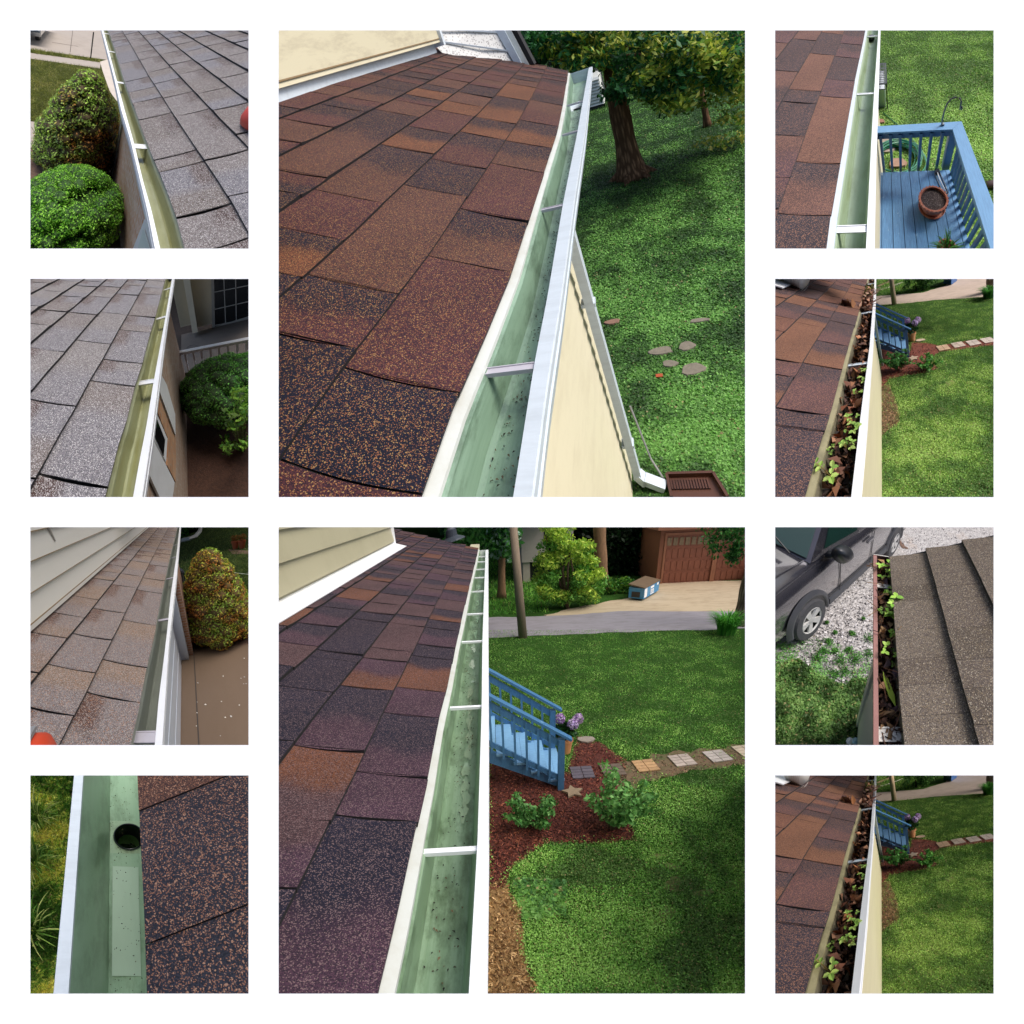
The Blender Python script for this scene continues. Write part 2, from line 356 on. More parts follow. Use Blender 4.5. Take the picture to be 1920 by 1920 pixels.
def roof(P, house, E, zE, side, alpha, y0, y1, exps, tabs, pal, mat, style='C', joints=(), tints=(), gap=.0035, th=.009, label=None, ymax=None, s_off=0, curl=.3, base=(.012, .011, .012), name='roof', skew=0.0, jit=.25, bow=.006):
    al = math.radians(alpha); d = np.array([side*math.cos(al), 0, math.sin(al)]); nn = np.array([-side*math.sin(al), 0, math.cos(al)])
    def R(s, y, h=0.0): return np.array([E(y), y+skew*s, zE])+d*s+nn*h
    S = [0]; [S.append(S[-1]+e) for e in exps]
    def on(u, v):
        y = 1.0
        for _ in range(12):
            o = np.array([E(y), y, zE]); r = P.ray(u, v); t = o.dot(nn)/r.dot(nn); p = r*t; y = p[1]
        s = (p-np.array([E(p[1]), 0, zE])).dot(d); return s, p[1]-skew*s
    jy = {}
    for u, v in joints:
        s, y = on(u, v); j = int(np.searchsorted(S, s)-1); jy.setdefault(j, []).append(y)
    tn = [(on(u, v), c) for u, v, c in tints]
    mb = MB(); nt_ = 0
    for j in range(len(exps)):
        top = ymax(S[j]) if ymax else y1
        given = sorted(jy.get(j, [])); ys = []
        y = y0+rnd.random()*.2
        while y < top:
            if given and y > given[0]-.09 and y < given[-1]+.09:
                ys += [g for g in given if not ys or g > ys[-1]+.06]; y = given[-1]; given = []
            else: ys.append(y)
            st = rnd.uniform(*tabs)
            y = y+st if not (given and y+st > given[0]-.09) else given[0]-.05
        ys = [q for i_, q in enumerate(ys) if i_ == 0 or q > ys[i_-1]+.055]+[top]
        for k in range(len(ys)-1):
            a, b = ys[k]+gap/2, min(ys[k+1]-gap/2, top)
            if b-a < .02: continue
            s0, s1 = S[j]-(.002 if j == 0 else 0)+rnd.uniform(-.0015, .0015), S[j+1]+.012
            # colour
            tc = None
            for (ts, ty), c in tn:
                if S[j] <= ts < S[j+1] and a <= ty < b: tc = c; break
            if tc is None: tc = rnd.choice(pal['codes'])
            near = (a < P_far)
            nu, nv = (10, 7) if a < 4 else (6, 4) if a < 8 else (4, 3)
            hh = th*(1+jit*rnd.random()); bw = bow*rnd.uniform(.2, 1.4); cu = curl*rnd.random()*.012; tw = rnd.uniform(-.0025, .0025)
            ph = rnd.random()*9; th0 = rnd.uniform(.35, .65)
            V = []; C = []
            for q in range(nv):
                fs = q/(nv-1); s = s0+(s1-s0)*fs
                for i in range(nu):
                    fy = i/(nu-1); yy = a+(b-a)*fy-bw*math.sin(math.pi*fs)
                    lift = hh*(1-fs)+.002+cu*(1-fs)**3*(abs(fy-.5)*2)**3+tw*(fy-.5)*(1-fs)
                    V.append(R(s, yy, max(lift, .0012))); C.append(pal['f'](tc, fy, fs, th0, ph, yy, s))
            F = [(q*nu+i, q*nu+i+1, (q+1)*nu+i+1, (q+1)*nu+i) for q in range(nv-1) for i in range(nu-1)]
            if side > 0: F = [f[::-1] for f in F]
            mb.add(V, F, C)
            ed = [R(s0, a+(b-a)*i/(nu-1), -.001) for i in range(nu)]
            mb.add(ed+V[:nu], [(i, i+1, nu+i+1, nu+i) for i in range(nu-1)], base, 1)
            for e_, yy in ((0, a), (nu-1, b)):
                mb.add([R(s0, yy, -.001), R(s1, yy, -.001), V[(nv-1)*nu+e_], V[e_]], [(0, 1, 2, 3)], base, 1)
    # deck under the shingles
    n = 30; ysx = np.linspace(y0, y1, n); V = [R(.004, y) for y in ysx]+[R(S[-1], y) for y in ysx]+[R(.004, y, -.02) for y in ysx]+[R(S[-1], y, -.02) for y in ysx]
    if ymax:
        V = [R(.004, min(y, ymax(0))) for y in ysx]+[R(S[-1], min(y, ymax(S[-1]))) for y in ysx]+[R(.004, min(y, ymax(0)), -.02) for y in ysx]+[R(S[-1], min(y, ymax(S[-1])), -.02) for y in ysx]
    F = []
    for i in range(n-1): F += [(i, i+1, n+i+1, n+i), (2*n+i, 3*n+i, 3*n+i+1, 2*n+i+1), (i, 2*n+i, 2*n+i+1, i+1)]
    F += [(n-1, 3*n-1, 4*n-1, 2*n-1)]
    mb.add(V, F, base, 1)
    o = put(P, name, mb, [mat, M['tar']], parent=house, label=label)
    return R, on
P_far = 5

def smooth(a, b, x): t = min(1, max(0, (x-a)/(b-a))); return t*t*(3-2*t)
def palC(navy, brown, red, rust):
    T = dict(n=navy, b=brown, r=red, o=rust); T = {k: np.array(v) for k, v in T.items()}
    def f(code, fy, fs, th0, ph, y, s):
        # code: far colour, near colour
        A, B = T[code[0]], T[code[-1]]; w_ = .10
        t = smooth(th0-w_, th0+w_, 1-fy+.05*math.sin(ph+7*fs)) if len(code) > 1 else 0
        c = A*(1-t)+B*t
        return c*(1+.12*math.sin(ph*3+5*fy+3*fs))
    return dict(f=f, codes=['n', 'nb', 'nr', 'r', 'b', 'nb', 'no', 'br', 'rn', 'o', 'nr', 'b'])
def palL(greys, patch):
    G = [np.array(g) for g in greys]; Pt = np.array(patch)
    def f(code, fy, fs, th0, ph, y, s):
        A = G[int(code[0])]; B = G[int(code[1])]
        t = smooth(th0-.1, th0+.1, 1-fy); c = A*(1-t)+B*t
        if 'p' in code: c = c*(1-smooth(.58, .66, fs+.02*math.sin(ph+9*fy))*smooth(.42, .5, fy+.02*math.sin(ph+8*fs)))+Pt*smooth(.58, .66, fs)*smooth(.42, .5, fy)
        return c
    return dict(f=f, codes=['01p', '10p', '02p', '12p', '21p', '20', '11p', '00p', '10'])

def gutter(P, house, G, zg, zE, side, y0, y1, straps, mats, depth=.085, flange=.0, foot=.02, hole=None, mid=(.3, -.026), label=None, lipdrop=.02, zl=None, strap_lab=None):
    O, L, E = [curve(P, g, z) for g, z in zip(G, (zg, zg, zE+.011))]; od = -side
    ys = y0+(y1-y0)*np.linspace(0, 1, 46)**1.6; prof = []
    if hole: ys = np.sort(np.r_[ys, hole[0], hole[1]])
    for y in ys:
        o, l, e = O(y), L(y), E(y); a = e+od*flange
        prof.append([(a-od*.012, zg+.006), (a, zg-.002), (a+od*.005, zg-.01), (a+od*.006, zg-depth+.006), (a+od*.014, zg-depth), (l-od*foot, zg-depth), (l-od*(foot-.003), zg-depth+.006), (l-od*foot*mid[0], zg+mid[1]), (l-od*.001, zg-.006), (l, zg),
                     (o, zg), (o+od*.0015, zg-.004), (o, zg-.019), (o-od*.008, zg-.028), (o-od*.010, zg-.04), (o-od*foot*mid[0]*.8, zg+mid[1]-.016), (o-od*foot, zg-depth-.007), (a-od*.012, zg-depth-.007)])
    n = len(prof[0]); V = [(x, y, z) for y, p in zip(ys, prof) for x, z in p]
    mb = MB(); fi = []; fo = []
    for i in range(len(ys)-1):
        for k in range(n-1):
            if hole and k in (4, n-2) and hole[0] < (ys[i]+ys[i+1])/2 < hole[1]: continue
            q = (i*n+k, (i+1)*n+k, (i+1)*n+k+1, i*n+k+1)
            (fi if k < 8 else fo).append(q if side < 0 else q[::-1])
    mb.add(V, fi, (1, 1, 1), 0); mb.f += fo; mb.m += [1]*len(fo)
    e = len(ys)-1; mb.f.append(tuple(e*n+k for k in list(range(1, 10)))); mb.m.append(1)   # end cap
    g = put(P, 'gutter', mb, mats[:2], parent=house, label=label)
    if flange > 0:
        fb = MB(); V = []
        for y in ys: ee = E(y); w_ = flange*(1+.1*math.sin(y*3.1)); V += [(ee-od*.03, y, zg+.012), (ee, y, zg+.009), (ee+od*w_, y, zg+.003), (ee+od*w_, y, zg-.012)]
        fb.add(V, [(i*4+k, (i+1)*4+k, (i+1)*4+k+1, i*4+k+1) for i in range(len(ys)-1) for k in range(3)])
        put(P, 'flashing', fb, mats[2], parent=house)
    for y, wd in straps:
        sb = MB(); a = E(y)+od*(flange+.002); l = L(y)-od*.001
        sb.box((a, y-wd/2, zg-.012), (l, y+wd/2, zg-.006)); sb.box((a, y-wd*.5, zg-.006), (l, y-wd*.38, zg-.004)); sb.box((a, y+wd*.38, zg-.006), (l, y+wd*.5, zg-.004))
        put(P, 'gutter_strap', sb, mats[3], parent=g)
    return g, O, L, E
def strap_ys(P, pts, zg): return [(P.at(u, v, zg)[1], w_) for u, v, w_ in pts]

def wood_mat(name, a, dark, chip, sc=(10, 10, 2)):
    s = Nd(name); g = s.noise(6, 7, .75, s.vec(sc)); w_ = s.noise(13, 6, .7, s.vec((1, 1, 1), of=(5, 2, 8)))
    c = s.mix(s.ramp(g, (.38, 0), (.68, .9)), a, dark); c = s.mix(s.ramp(w_, (.62, 0), (.7, .65)), c, chip)
    c = s.mix(s.ramp(s.noise(2.2, 4), (.35, 0), (.7, .35)), c, dark); s.bump(g, .02, .4); return s.end(c, .6)
def bark_mat(name, a, dark):
    s = Nd(name); v = s.vec((9, 9, 1.3)); g = s.noise(3, 8, .7, v); r = s.voro(2.2, out='Distance', vec=v)
    c = s.mix(s.ramp(r, (.15, .0), (.55, .9)), a, dark); c = s.mix(s.ramp(g, (.4, 0), (.65, .8)), c, dark); s.bump(r, .12, -1); return s.end(c, .95, spec=.1)
M = {}
M['leaf'] = leaf_mat('foliage'); M['leafgloss'] = leaf_mat('glossy_foliage', .3, .3, .5)
M['tar'] = plain_mat('asphalt_edge', (.012, .011, .012), .9)
M['white'] = plain_mat('white_painted_metal', lin('cfd9e0'), .35, .35, lin('9da4a6'), 6, (1, 6, 6))
M['whitebright'] = plain_mat('bright_white_metal', lin('f4f6f8'), .35, .2, lin('b9b8ac'), 9)
M['galv'] = plain_mat('strap_metal', lin('c4c0c8'), .3, .4, lin('8c8890'), 14)
def gutter_in(name, base, light, dirt, dd=(.05, .05, .03), amt=.7):
    s = Nd(name)
    a = s.noise(4.5, 7, .7, s.vec((12, .6, 12))); b = s.noise(11, 6, .75, s.vec((1.5, .6, 1.5), of=(3, 1, 7))); c = s.noise(70, 4, .7)
    col = s.mix(s.ramp(a, (.3, 0), (.7, 1)), base, light); col = s.mix(s.ramp(b, (.47, 0), (.72, amt)), col, dirt)
    col = s.mix(s.ramp(c, (.68, 0), (.76, .6)), col, dd)
    return s.end(col, s.ramp(a, (.3, .28), (.8, .5)), spec=.5)
M['gC'] = gutter_in('green_gutter_inside', lin('76937b'), lin('93b098'), lin('3c4f38'), amt=.85)
M['gR1'] = gutter_in('pale_green_gutter_inside', lin('98ad8a'), lin('adc0a0'), lin('7c8a54'))
M['gL'] = gutter_in('olive_gutter_inside', lin('8d8c58'), lin('a4aa8c'), lin('6d6a30'), amt=.6)
M['gL3'] = gutter_in('grey_gutter_inside', lin('7d8277'), lin('8e9388'), lin('585e4e'), amt=.5)
M['gL4'] = gutter_in('mint_gutter_inside', lin('90b092'), lin('9dbb9d'), lin('4f6245'), amt=.75)
M['cream'] = plain_mat('cream_siding', lin('d9d1b2'), .45, .35, lin('b5a98a'), 3, (3, 1, 3))
M['creamflash'] = plain_mat('cream_flashing', lin('d2d6d0'), .45, .4, lin('a59b7c'), 8)
sC = palC(lin('241f2b'), lin('5e4136'), lin('553135'), lin('7d5136'))
M['shC'] = shingle_mat('brown_blend_shingle', lin('12131f'), lin('94603f'), .13, .36, 860, lin('a98454'))
M['shC2'] = shingle_mat('brown_blend_shingle_shade', lin('1c1922'), lin('7e6868'), .17, .33, 700)
M['shR'] = shingle_mat('rust_blend_shingle', lin('2a2227'), lin('9a6f58'), .2, .3, 700)
M['shL'] = shingle_mat('weathered_grey_shingle', lin('4c4848'), lin('aeaaaa'), .24, .3, 520, lin('d8d4d0'))
M['shL3'] = shingle_mat('weathered_tan_shingle', lin('55433e'), lin('b0a8a2'), .22, .28, 520, lin('b07a50'))
M['shR3'] = shingle_mat('old_mossy_shingle', lin('352e29'), lin('85765f'), .2, .3, 420, lin('b0a695'))
M['blue'] = wood_mat('blue_painted_wood', lin('4a7fab'), lin('35608a'), lin('8fb0c8'))
M['blueD'] = wood_mat('blue_painted_deck_boards', lin('5f97c4'), lin('3a668e'), lin('94b8d2'), (16, 1.2, 16))
M['bark'] = bark_mat('tree_bark', lin('9c785a'), lin('4c3626'))
M['barkgrey'] = bark_mat('grey_bark', lin('a49684'), lin('54493e'))
M['concrete'] = plain_mat('concrete', lin('b9b0a4'), .85, .6, lin('9a8e80'), 2, bump=.2)
M['soil'] = plain_mat('bare_soil', lin('7a6248'), .95, .8, lin('4c3a2a'), 9, bump=1)
M['mulch'] = plain_mat('red_bark_mulch', lin('5a2a20'), .9, .9, lin('2c1512'), 45, bump=1)
M['chip'] = plain_mat('loose_bits', (1, 1, 1), .8, vcol=True)
M['vc'] = plain_mat('painted_surface', (1, 1, 1), .5, vcol=True)
M['vcrough'] = plain_mat('rough_surface', (1, 1, 1), .9, .4, (.05, .04, .03), 20, vcol=True)
M['black'] = plain_mat('black_metal', (.02, .02, .022), .45)
M['glassdark'] = plain_mat('dark_window_glass', (.012, .014, .016), .06, spec=.6)
M['terracotta'] = plain_mat('terracotta', lin('a5573a'), .75, .6, lin('c4a592'), 7)
M['potsoil'] = plain_mat('potting_soil', lin('2c1c18'), .95, .7, lin('b9a8a0'), 90, bump=1, d0=.55, d1=.62)
M['water'] = plain_mat('dark_wet_muck', (.008, .007, .006), .04, spec=.8)

def bare_blob(u, v, ru, rv):
    ph = rnd.random()*6; return [(u+ru*math.cos(a)*(1+.22*math.sin(2*a+ph)+.12*math.sin(5*a+ph)), v+rv*math.sin(a)*(1+.22*math.cos(3*a+ph))) for a in np.linspace(0, 6.28, 22)[:-1]]
def grit(P, g, f, y0, y1, z, n, size=.006):
    return leaf_litter(P, g, f, y0, y1, n, size, ('2a2418', '4a4030', '6a5a40', '1c1a14'), z, .002, 'grit', flat=3)
def shards(P, name, pts, ln, wd, cols, parent=None, kind='stuff', flat=1.0, lab=None, z=.01, mat=None):
    """mulch chips, dry leaf bits: thin slivers lying about"""
    L = leaves(np.asarray(pts)+[0, 0, z], ln, cols, flat=flat, asp=wd, cj=.4, fold=.4)
    return put(P, name, L, mat or M['chip'], kind=kind if parent is None else None, parent=parent, label=lab)
def lawn_cols(*h): return [lin(x) for x in h]
# ------------------------------------------------------------------ the white board with ten openings
OPEN = [(57, 57, 466, 466), (57, 523, 466, 932), (57, 988.5, 466, 1397), (57, 1454, 466, 1863), (522.5, 57, 1397, 932), (522.5, 988.5, 1397, 1863),
        (1453.5, 57, 1863, 466), (1453.5, 523, 1863, 932), (1453.5, 988.5, 1863, 1397), (1453.5, 1454, 1863, 1863)]
def board():
    D = .7; T = .02
    def q(px, py, d, s=1): return CAM+(RGT*(px-960)/960+UPV*(960-py)/960)*D*s+FWD*d
    xs = sorted({-300, 2220, *[o[0] for o in OPEN], *[o[2] for o in OPEN]}); ys = sorted({-300, 2220, *[o[1] for o in OPEN], *[o[3] for o in OPEN]})
    V = []; F = []; idx = {}
    def vi(p):
        k = tuple(np.round(p, 7))
        if k not in idx: idx[k] = len(V); V.append(p)
        return idx[k]
    for i in range(len(xs)-1):
        for j in range(len(ys)-1):
            cx, cy = (xs[i]+xs[i+1])/2, (ys[j]+ys[j+1])/2
            if any(o[0] < cx < o[2] and o[1] < cy < o[3] for o in OPEN): continue
            c = [(xs[i], ys[j]), (xs[i], ys[j+1]), (xs[i+1], ys[j+1]), (xs[i+1], ys[j])]
            F.append([vi(q(*p, D)) for p in c]); 
            # back face, its openings cut wider (bevelled edges)
            def bk(p):
                x, y = p
                for o in OPEN:
                    if x in (o[0], o[2]) and o[1] <= y <= o[3] or y in (o[1], o[3]) and o[0] <= x <= o[2]:
                        if x == o[0]: x -= 36
                        elif x == o[2]: x += 36
                        if y == o[1]: y -= 36
                        elif y == o[3]: y += 36
                        break
                return q(x, y, D+T)
            F.append([vi(bk(p)) for p in c][::-1])
    for o in OPEN:
        c = [(o[0], o[1]), (o[2], o[1]), (o[2], o[3]), (o[0], o[3])]; b = [(o[0]-36, o[1]-36), (o[2]+36, o[1]-36), (o[2]+36, o[3]+36), (o[0]-36, o[3]+36)]
        for k in range(4): F.append([vi(q(*c[k], D)), vi(q(*c[(k+1) % 4], D)), vi(q(*b[(k+1) % 4], D+T)), vi(q(*b[k], D+T))])
    base = q(960, 960, D); me = bpy.data.meshes.new('display_board'); me.from_pydata([tuple(v-base) for v in V], [], F)
    s = bpy.data.materials.new('white_board_paint'); s.use_nodes = True; b = s.node_tree.nodes['Principled BSDF']
    b.inputs['Base Color'].default_value = (.955, .955, .95, 1); b.inputs['Roughness'].default_value = .9; b.inputs['Specular IOR Level'].default_value = .1
    me.materials.append(s); o = link('display_board', me, base)
    tag(o, 'white board with ten square openings onto the roof and yard views', 'board')
board()
# ------------------------------------------------------------------ lower middle view: clean gutter, blue stairs, garage
def build_stairs(P, gz, front, sc=1.0, lab='', xs=-.35):
    """blue stairs coming down along +x; front = ground point of the near newel"""
    x1, y1 = front; wd = .95*sc; t = thing(P, 'stairs', lab, 'stairs', (x1, y1, gz))
    n = 7; rise = .16*sc; run = .25*sc; zt = gz+n*rise
    for side, yy in ((0, y1+.05), (1, y1+wd)):
        mb = MB()   # stringer
        mb.hexa([(x1+.02, yy, gz), (x1+.02, yy+.04, gz), (x1-n*run, yy+.04, zt-.28*sc), (x1-n*run, yy, zt-.28*sc)], [(x1+.02, yy, gz+.12), (x1+.02, yy+.04, gz+.12), (x1-n*run, yy+.04, zt), (x1-n*run, yy, zt)])
        put(P, 'stringer', mb, M['blue'], parent=t)
    for k in range(n):
        for j in range(2):
            mb = MB(); xx = x1+.06-k*run-j*run*.5; z = gz+rise*(k+1)-.02
            mb.box((xx-run*.49, y1+.02, z), (xx, y1+wd+.08, z+.035)); put(P, 'tread', mb, M['bluetread'], parent=t)
    sl = rise/run
    for r, yy in ((0, y1), (1, y1+wd+.1)):
        pz = gz+.86*sc
        post = MB(); post.box((x1-.045, yy-.045, gz), (x1+.045, yy+.045, pz)); put(P, 'newel_post', post, M['blue'], parent=t)
        rail = MB(); a = np.array((x1+.14*sc, yy, pz-.01)); b = np.array((x1-n*run-.5, yy, pz-.01+(n*run+.5+.14)*sl)); rail.beam(a, b, .12, .035); put(P, 'handrail', rail, M['blue'], parent=t)
        br = MB(); br.beam(a+[-.12, 0, -.09], b+[0, 0, -.09], .035, .09); br.beam((x1, yy, gz+.2), (x1-n*run-.5, yy, gz+.2+(n*run+.5)*sl), .035, .07); put(P, 'side_rail', br, M['blue'], parent=t)
        for k in range(10):
            xx = x1-.17*sc-k*.165*sc
            bl = MB(); zb = gz+.12+(x1-xx)*sl; bl.box((xx-.016, yy-.04, zb-.05), (xx+.016, yy-.012, zb+.72*sc)); put(P, 'baluster', bl, M['blue'], parent=t)
    return t
def shrub(P, name, base, r, h, n, cols, leaf, lab, cat='shrub', stems=7, group=None, cl=9, asp=.55, mat='leaf', flat=.8):
    t = thing(P, name, lab, cat, base, group); b = np.array(base, float); ls = []; st = MB()
    for k in range(stems*2):
        a = rnd.random()*6.28; rr = r*math.sqrt(rnd.random()); tip = b+[rr*math.cos(a), rr*math.sin(a), h*(.45+.55*rnd.random())*(1-.35*(rr/r)**2)]
        mid = (b+tip)/2+[0, 0, .1*h]; st.tube([b+[.1*rr*math.cos(a), .1*rr*math.sin(a), 0], mid, tip], [.012*h, .008*h, .003*h], 5, lin('5a4a34'))
        for q in np.linspace(.35, 1, cl//2):
            c = b*(1-q)**2+2*q*(1-q)*mid+tip*q*q; pts, _ = ball(int(n/(stems*2*(cl//2))), c, np.array([.17*r+.02, .17*r+.02, .09*h]), .2)
            ls.append(leaves(pts, leaf, cols, flat=flat, asp=asp, cj=.3))
    put(P, 'stems', st, M['vcrough'], parent=t); put(P, 'foliage', joinl(*ls), M[mat], parent=t); return t
def tuft(P, base, n, h, spread, cols, lab, name='lily_clump', cat='plant', wd=.012, parent=None):
    mb = MB(); b = np.array(base, float)
    for k in range(n):
        a = rnd.random()*6.28; rr = spread*.35*math.sqrt(rnd.random()); r2 = spread*(.4+.6*rnd.random()); hh = h*(.6+.5*rnd.random()); c = np.array(rnd.choice(cols))*rnd.uniform(.75, 1.25)
        d = np.array([math.cos(a), math.sin(a), 0]); sd_ = np.array([-math.sin(a), math.cos(a), 0]); V = []; m_ = 6
        for i in range(m_):
            t = i/(m_-1); p = b+d*(rr+(r2-rr)*t**1.5)+np.array([0, 0, hh*(1.7*t-1.0*t*t)*1.35]); ww = wd*(1-t)**.6+.001; V += [p-sd_*ww, p+sd_*ww]
        mb.add(V, [(2*i, 2*i+1, 2*i+3, 2*i+2) for i in range(m_-1)], c)
    return put(P, name, mb, M['leaf'], base=base if parent is None else None, label=lab, cat=cat if parent is None else None, cull=True, parent=parent)
def patio_brick(P, c, size, ang, gz, lab, col, group):
    """stepping square of four bricks"""
    mb = MB(); ca, sa = math.cos(ang), math.sin(ang); X = np.array([ca, sa, 0]); Y = np.array([-sa, ca, 0]); c = np.array([c[0], c[1], gz])
    for i in range(2):
        for j in range(4):
            a = c+X*size*(-.5+i*.5)+Y*size*(-.5+j*.25); x = X*size*.47; y = Y*size*.225; k = np.array(col)*rnd.uniform(.85, 1.12)
            mb.hexa([a, a+x, a+x+y, a+y], [p+np.array([0, 0, .02]) for p in (a, a+x, a+x+y, a+y)], k)
    return put(P, 'paving_square', mb, M['vcrough'], base=c, label=lab, cat='paving', group=group)
def hydrangea(P, base, sc, lab):
    t = thing(P, 'potted_hydrangea', lab, 'potted plant', base); b = np.array(base, float)
    mb = MB(); mb.lathe(b, [(.0, 0), (.085*sc, 0), (.11*sc, .2*sc), (.125*sc, .2*sc), (.125*sc, .24*sc), (.105*sc, .24*sc), (.1*sc, .2*sc), (0, .2*sc)], 20, lin('c98f62')); put(P, 'pot', mb, M['vc'], parent=t, smooth=False)
    pts, _ = ball(350, b+[0, 0, .38*sc], np.array([.2, .2, .14])*sc, .3); put(P, 'foliage', leaves(pts, .08*sc, [lin('2f5a2c'), lin('1f4220')], flat=.6, asp=.6), M['leaf'], parent=t)
    for k, (dx, dy, dz, c) in enumerate([(-.08, .05, .55, 'b583cf'), (.1, -.06, .5, 'c3aee0'), (.2, .08, .52, 'cdb8d8')]):
        pts, d = ball(240, b+np.array([dx, dy, dz])*sc, .085*sc, .85); put(P, 'flower_head', leaves(pts, .03*sc, [lin(c), lin('a07cc0'), lin('d8c4e4')], nrmb=d*2, asp=.9), M['leaf'], parent=t)
    return t
def tree_trunk(P, t, pts, r, mat, n=12, name='trunk'):
    mb = MB(); pts = np.asarray(pts, float); tt = np.linspace(0, 1, 14); cp = np.linspace(0, 1, len(pts))
    q = np.stack([np.interp(tt, cp, pts[:, i]) for i in range(3)], 1); rr = np.interp(tt, cp, r)*(1+.05*np.sin(tt*17))
    rr[0] *= 1.35; rr[1] *= 1.08; mb.tube(q, rr, n); return put(P, name, mb, mat, parent=t, smooth=True)
def chips_mulch(P, poly, gz, n, ln=.05, name='mulch_chips', cols=('6b3026', '4a2019', '7e4334', '30150f', '94563f')):
    q = np.array(poly, float); lo, hi = q.min(0), q.max(0); uv = lo+(hi-lo)*RS.rand(n, 2); uv = uv[in_poly(uv, poly)]
    g = ground_pts(P, uv, gz); shards(P, name, g, ln, .22, [lin(c) for c in cols], flat=1.2, z=.012)

GRN = lawn_cols('44662c', '4d7a30', '558a34', '619638', '76a548')
def C2():
    P = Panel(522.5, 988.5, 875, (860, -130), (1100, 4280), .5); reseed(11)
    zg, gz = -.55, -3.9; zE = zg+.015
    G = ([(862, 95), (862, 500), (863, 900), (862, 1400), (855, 1920)], [(851, 100), (838, 480), (835, 760), (818, 1300), (782, 1920)],
         [(815, 110), (770, 290), (725, 480), (690, 650), (650, 800), (600, 1050), (555, 1240), (480, 1580), (395, 1920)])
    H = thing(P, 'house', 'house with purplish brown shingles and clean wet pale green gutter above the blue stairs', 'house', (-.5, 2, gz))
    st = [(700, 1320, .013), (765, 733, .013), (793, 465, .014), (806, 352, .016), (820, 260, .016), (826, 204, .02), (832, 170, .02), (838, 139, .025), (842, 118, .025)]
    g, O, L, E = gutter(P, H, G, zg, zE, -1, .25, P.at(855, 93, zg)[1], strap_ys(P, st, zg), [M['gC2'], M['whitebright'], M['creamflash'], M['whitebright']], flange=.016)
    jo = [(395, 1210), (460, 1030), (545, 785), (600, 680), (640, 548), (660, 500), (680, 430), (690, 395), (710, 350),
          (95, 1215), (190, 920), (350, 670), (455, 560), (505, 520), (560, 415), (590, 380), (610, 330), (640, 295), (650, 262),
          (85, 670), (190, 545), (230, 520), (340, 385), (400, 360), (430, 320), (480, 285), (30, 1510), (230, 2300)]
    ti = [(200, 2050, 'nr'), (60, 1700, 'nr'), (20, 1400, 'br'), (300, 1550, 'nr'), (400, 1300, 'n'), (430, 1120, 'r'), (500, 900, 'nr'), (570, 750, 'r'), (600, 620, 'no'), (650, 480, 'nr'), (200, 1060, 'ob'), (270, 780, 'nr'), (420, 600, 'ro'),
          (50, 1350, 'ro'), (60, 780, 'n'), (120, 560, 'n'), (250, 470, 'n'), (340, 370, 'n'), (60, 1000, 'n')]
    fl = lambda s: 30
    R, on = roof(P, H, E, zE, -1, 14.5, .1, P.at(818, 95, zg)[1], [.147]*9, (.17, .32), palC(lin('1f1f30'), lin('573f40'), lin('4c3442'), lin('744830')), M['shC2'], joints=jo, tints=ti, curl=.5)
    grit(P, g, lambda y: (E(y)+.03, L(y)-.03), .3, 3.5, zg-.083, 420)
    for k in range(16):
        yy = P.at(820, 1180-k*62, zg-.08)[1]*(1+.02*rnd.random()); xx = L(yy)-.04-.012*rnd.random(); ln = yy*.03+.01; mb = MB(); V = [(xx+.010*math.cos(a)*(1+.4*math.sin(3*a+k)), yy+ln*math.sin(a)*(1+.3*math.cos(4*a+k)), zg-.0835) for a in np.linspace(0, 6.28, 15)[:-1]]
        mb.add(V, [tuple(range(14))]); put(P, 'rain_puddle', mb, M['puddle'], parent=g)
    # the upper wall standing on the roof, with its white flashing
    s1, ya = on(300, 240); s2, yb = on(530, 88)
    s_ = on(100, 348)[0]; a = R(s_, 0, .012); xw = a[0]-.03; z0 = a[2]
    ye = on(540, 88)[1]
    fb = MB(); wdt = .11
    def fp(y, k, h): p = R(s_+k, y, h); return p
    for y0_, y1_ in ((.1, ye),):
        fb.hexa([fp(y0_, 0, .012), fp(y1_, 0, .012), fp(y1_-.06, wdt, .016), fp(y0_, wdt, .016)][::1], [fp(y0_, 0, .016), fp(y1_, 0, .016), fp(y1_-.06, wdt, .024), fp(y0_, wdt, .024)])
    put(P, 'flashing', fb, M['whitebright'], parent=H)
    wb = MB(); yt = ye-.08
    for k in range(10):
        p0 = R(s_+wdt-.02, 0, .02); x0 = p0[0]; zz = p0[2]+.02+k*.115
        wb.add([(x0+.022, 0, zz), (x0+.022, yt, zz), (x0+.004, yt, zz+.113), (x0+.004, 0, zz+.113)], [(0, 1, 2, 3)])
        wb.add([(x0+.022, 0, zz), (x0+.022, yt, zz), (x0+.004, yt, zz-.002), (x0+.004, 0, zz-.002)], [(0, 1, 2, 3)])
    wb.box((x0-.1, 0, p0[2]-.02), (x0+.003, yt, p0[2]+1.2)); put(P, 'siding', wb, M['cream2'], parent=H)
    cb = MB(); cb.box((x0-.1, yt, p0[2]), (x0+.03, yt+.02, p0[2]+1.2)); put(P, 'corner_trim', cb, M['whitebright'], parent=H)
    # vent pipe on the roof
    s_v, y_v = on(712, 62); b = R(s_v, y_v, .01); vb = MB(); vb.lathe(b+[0, 0, .0], [(.16, 0), (.15, .015), (.07, .05), (.06, .12), (.045, .13)], 16, lin('3a4048'), ax=((1, 0, .26), (0, 1, 0), (0, 0, 1)))
    vp = put(P, 'vent_boot', vb, M['vc'], parent=H); vb = MB(); vb.tube([b+[0, 0, .05], b+[0, 0, .6]], .045, 12, lin('8a8c90')); put(P, 'vent_pipe', vb, M['vc'], parent=vp)
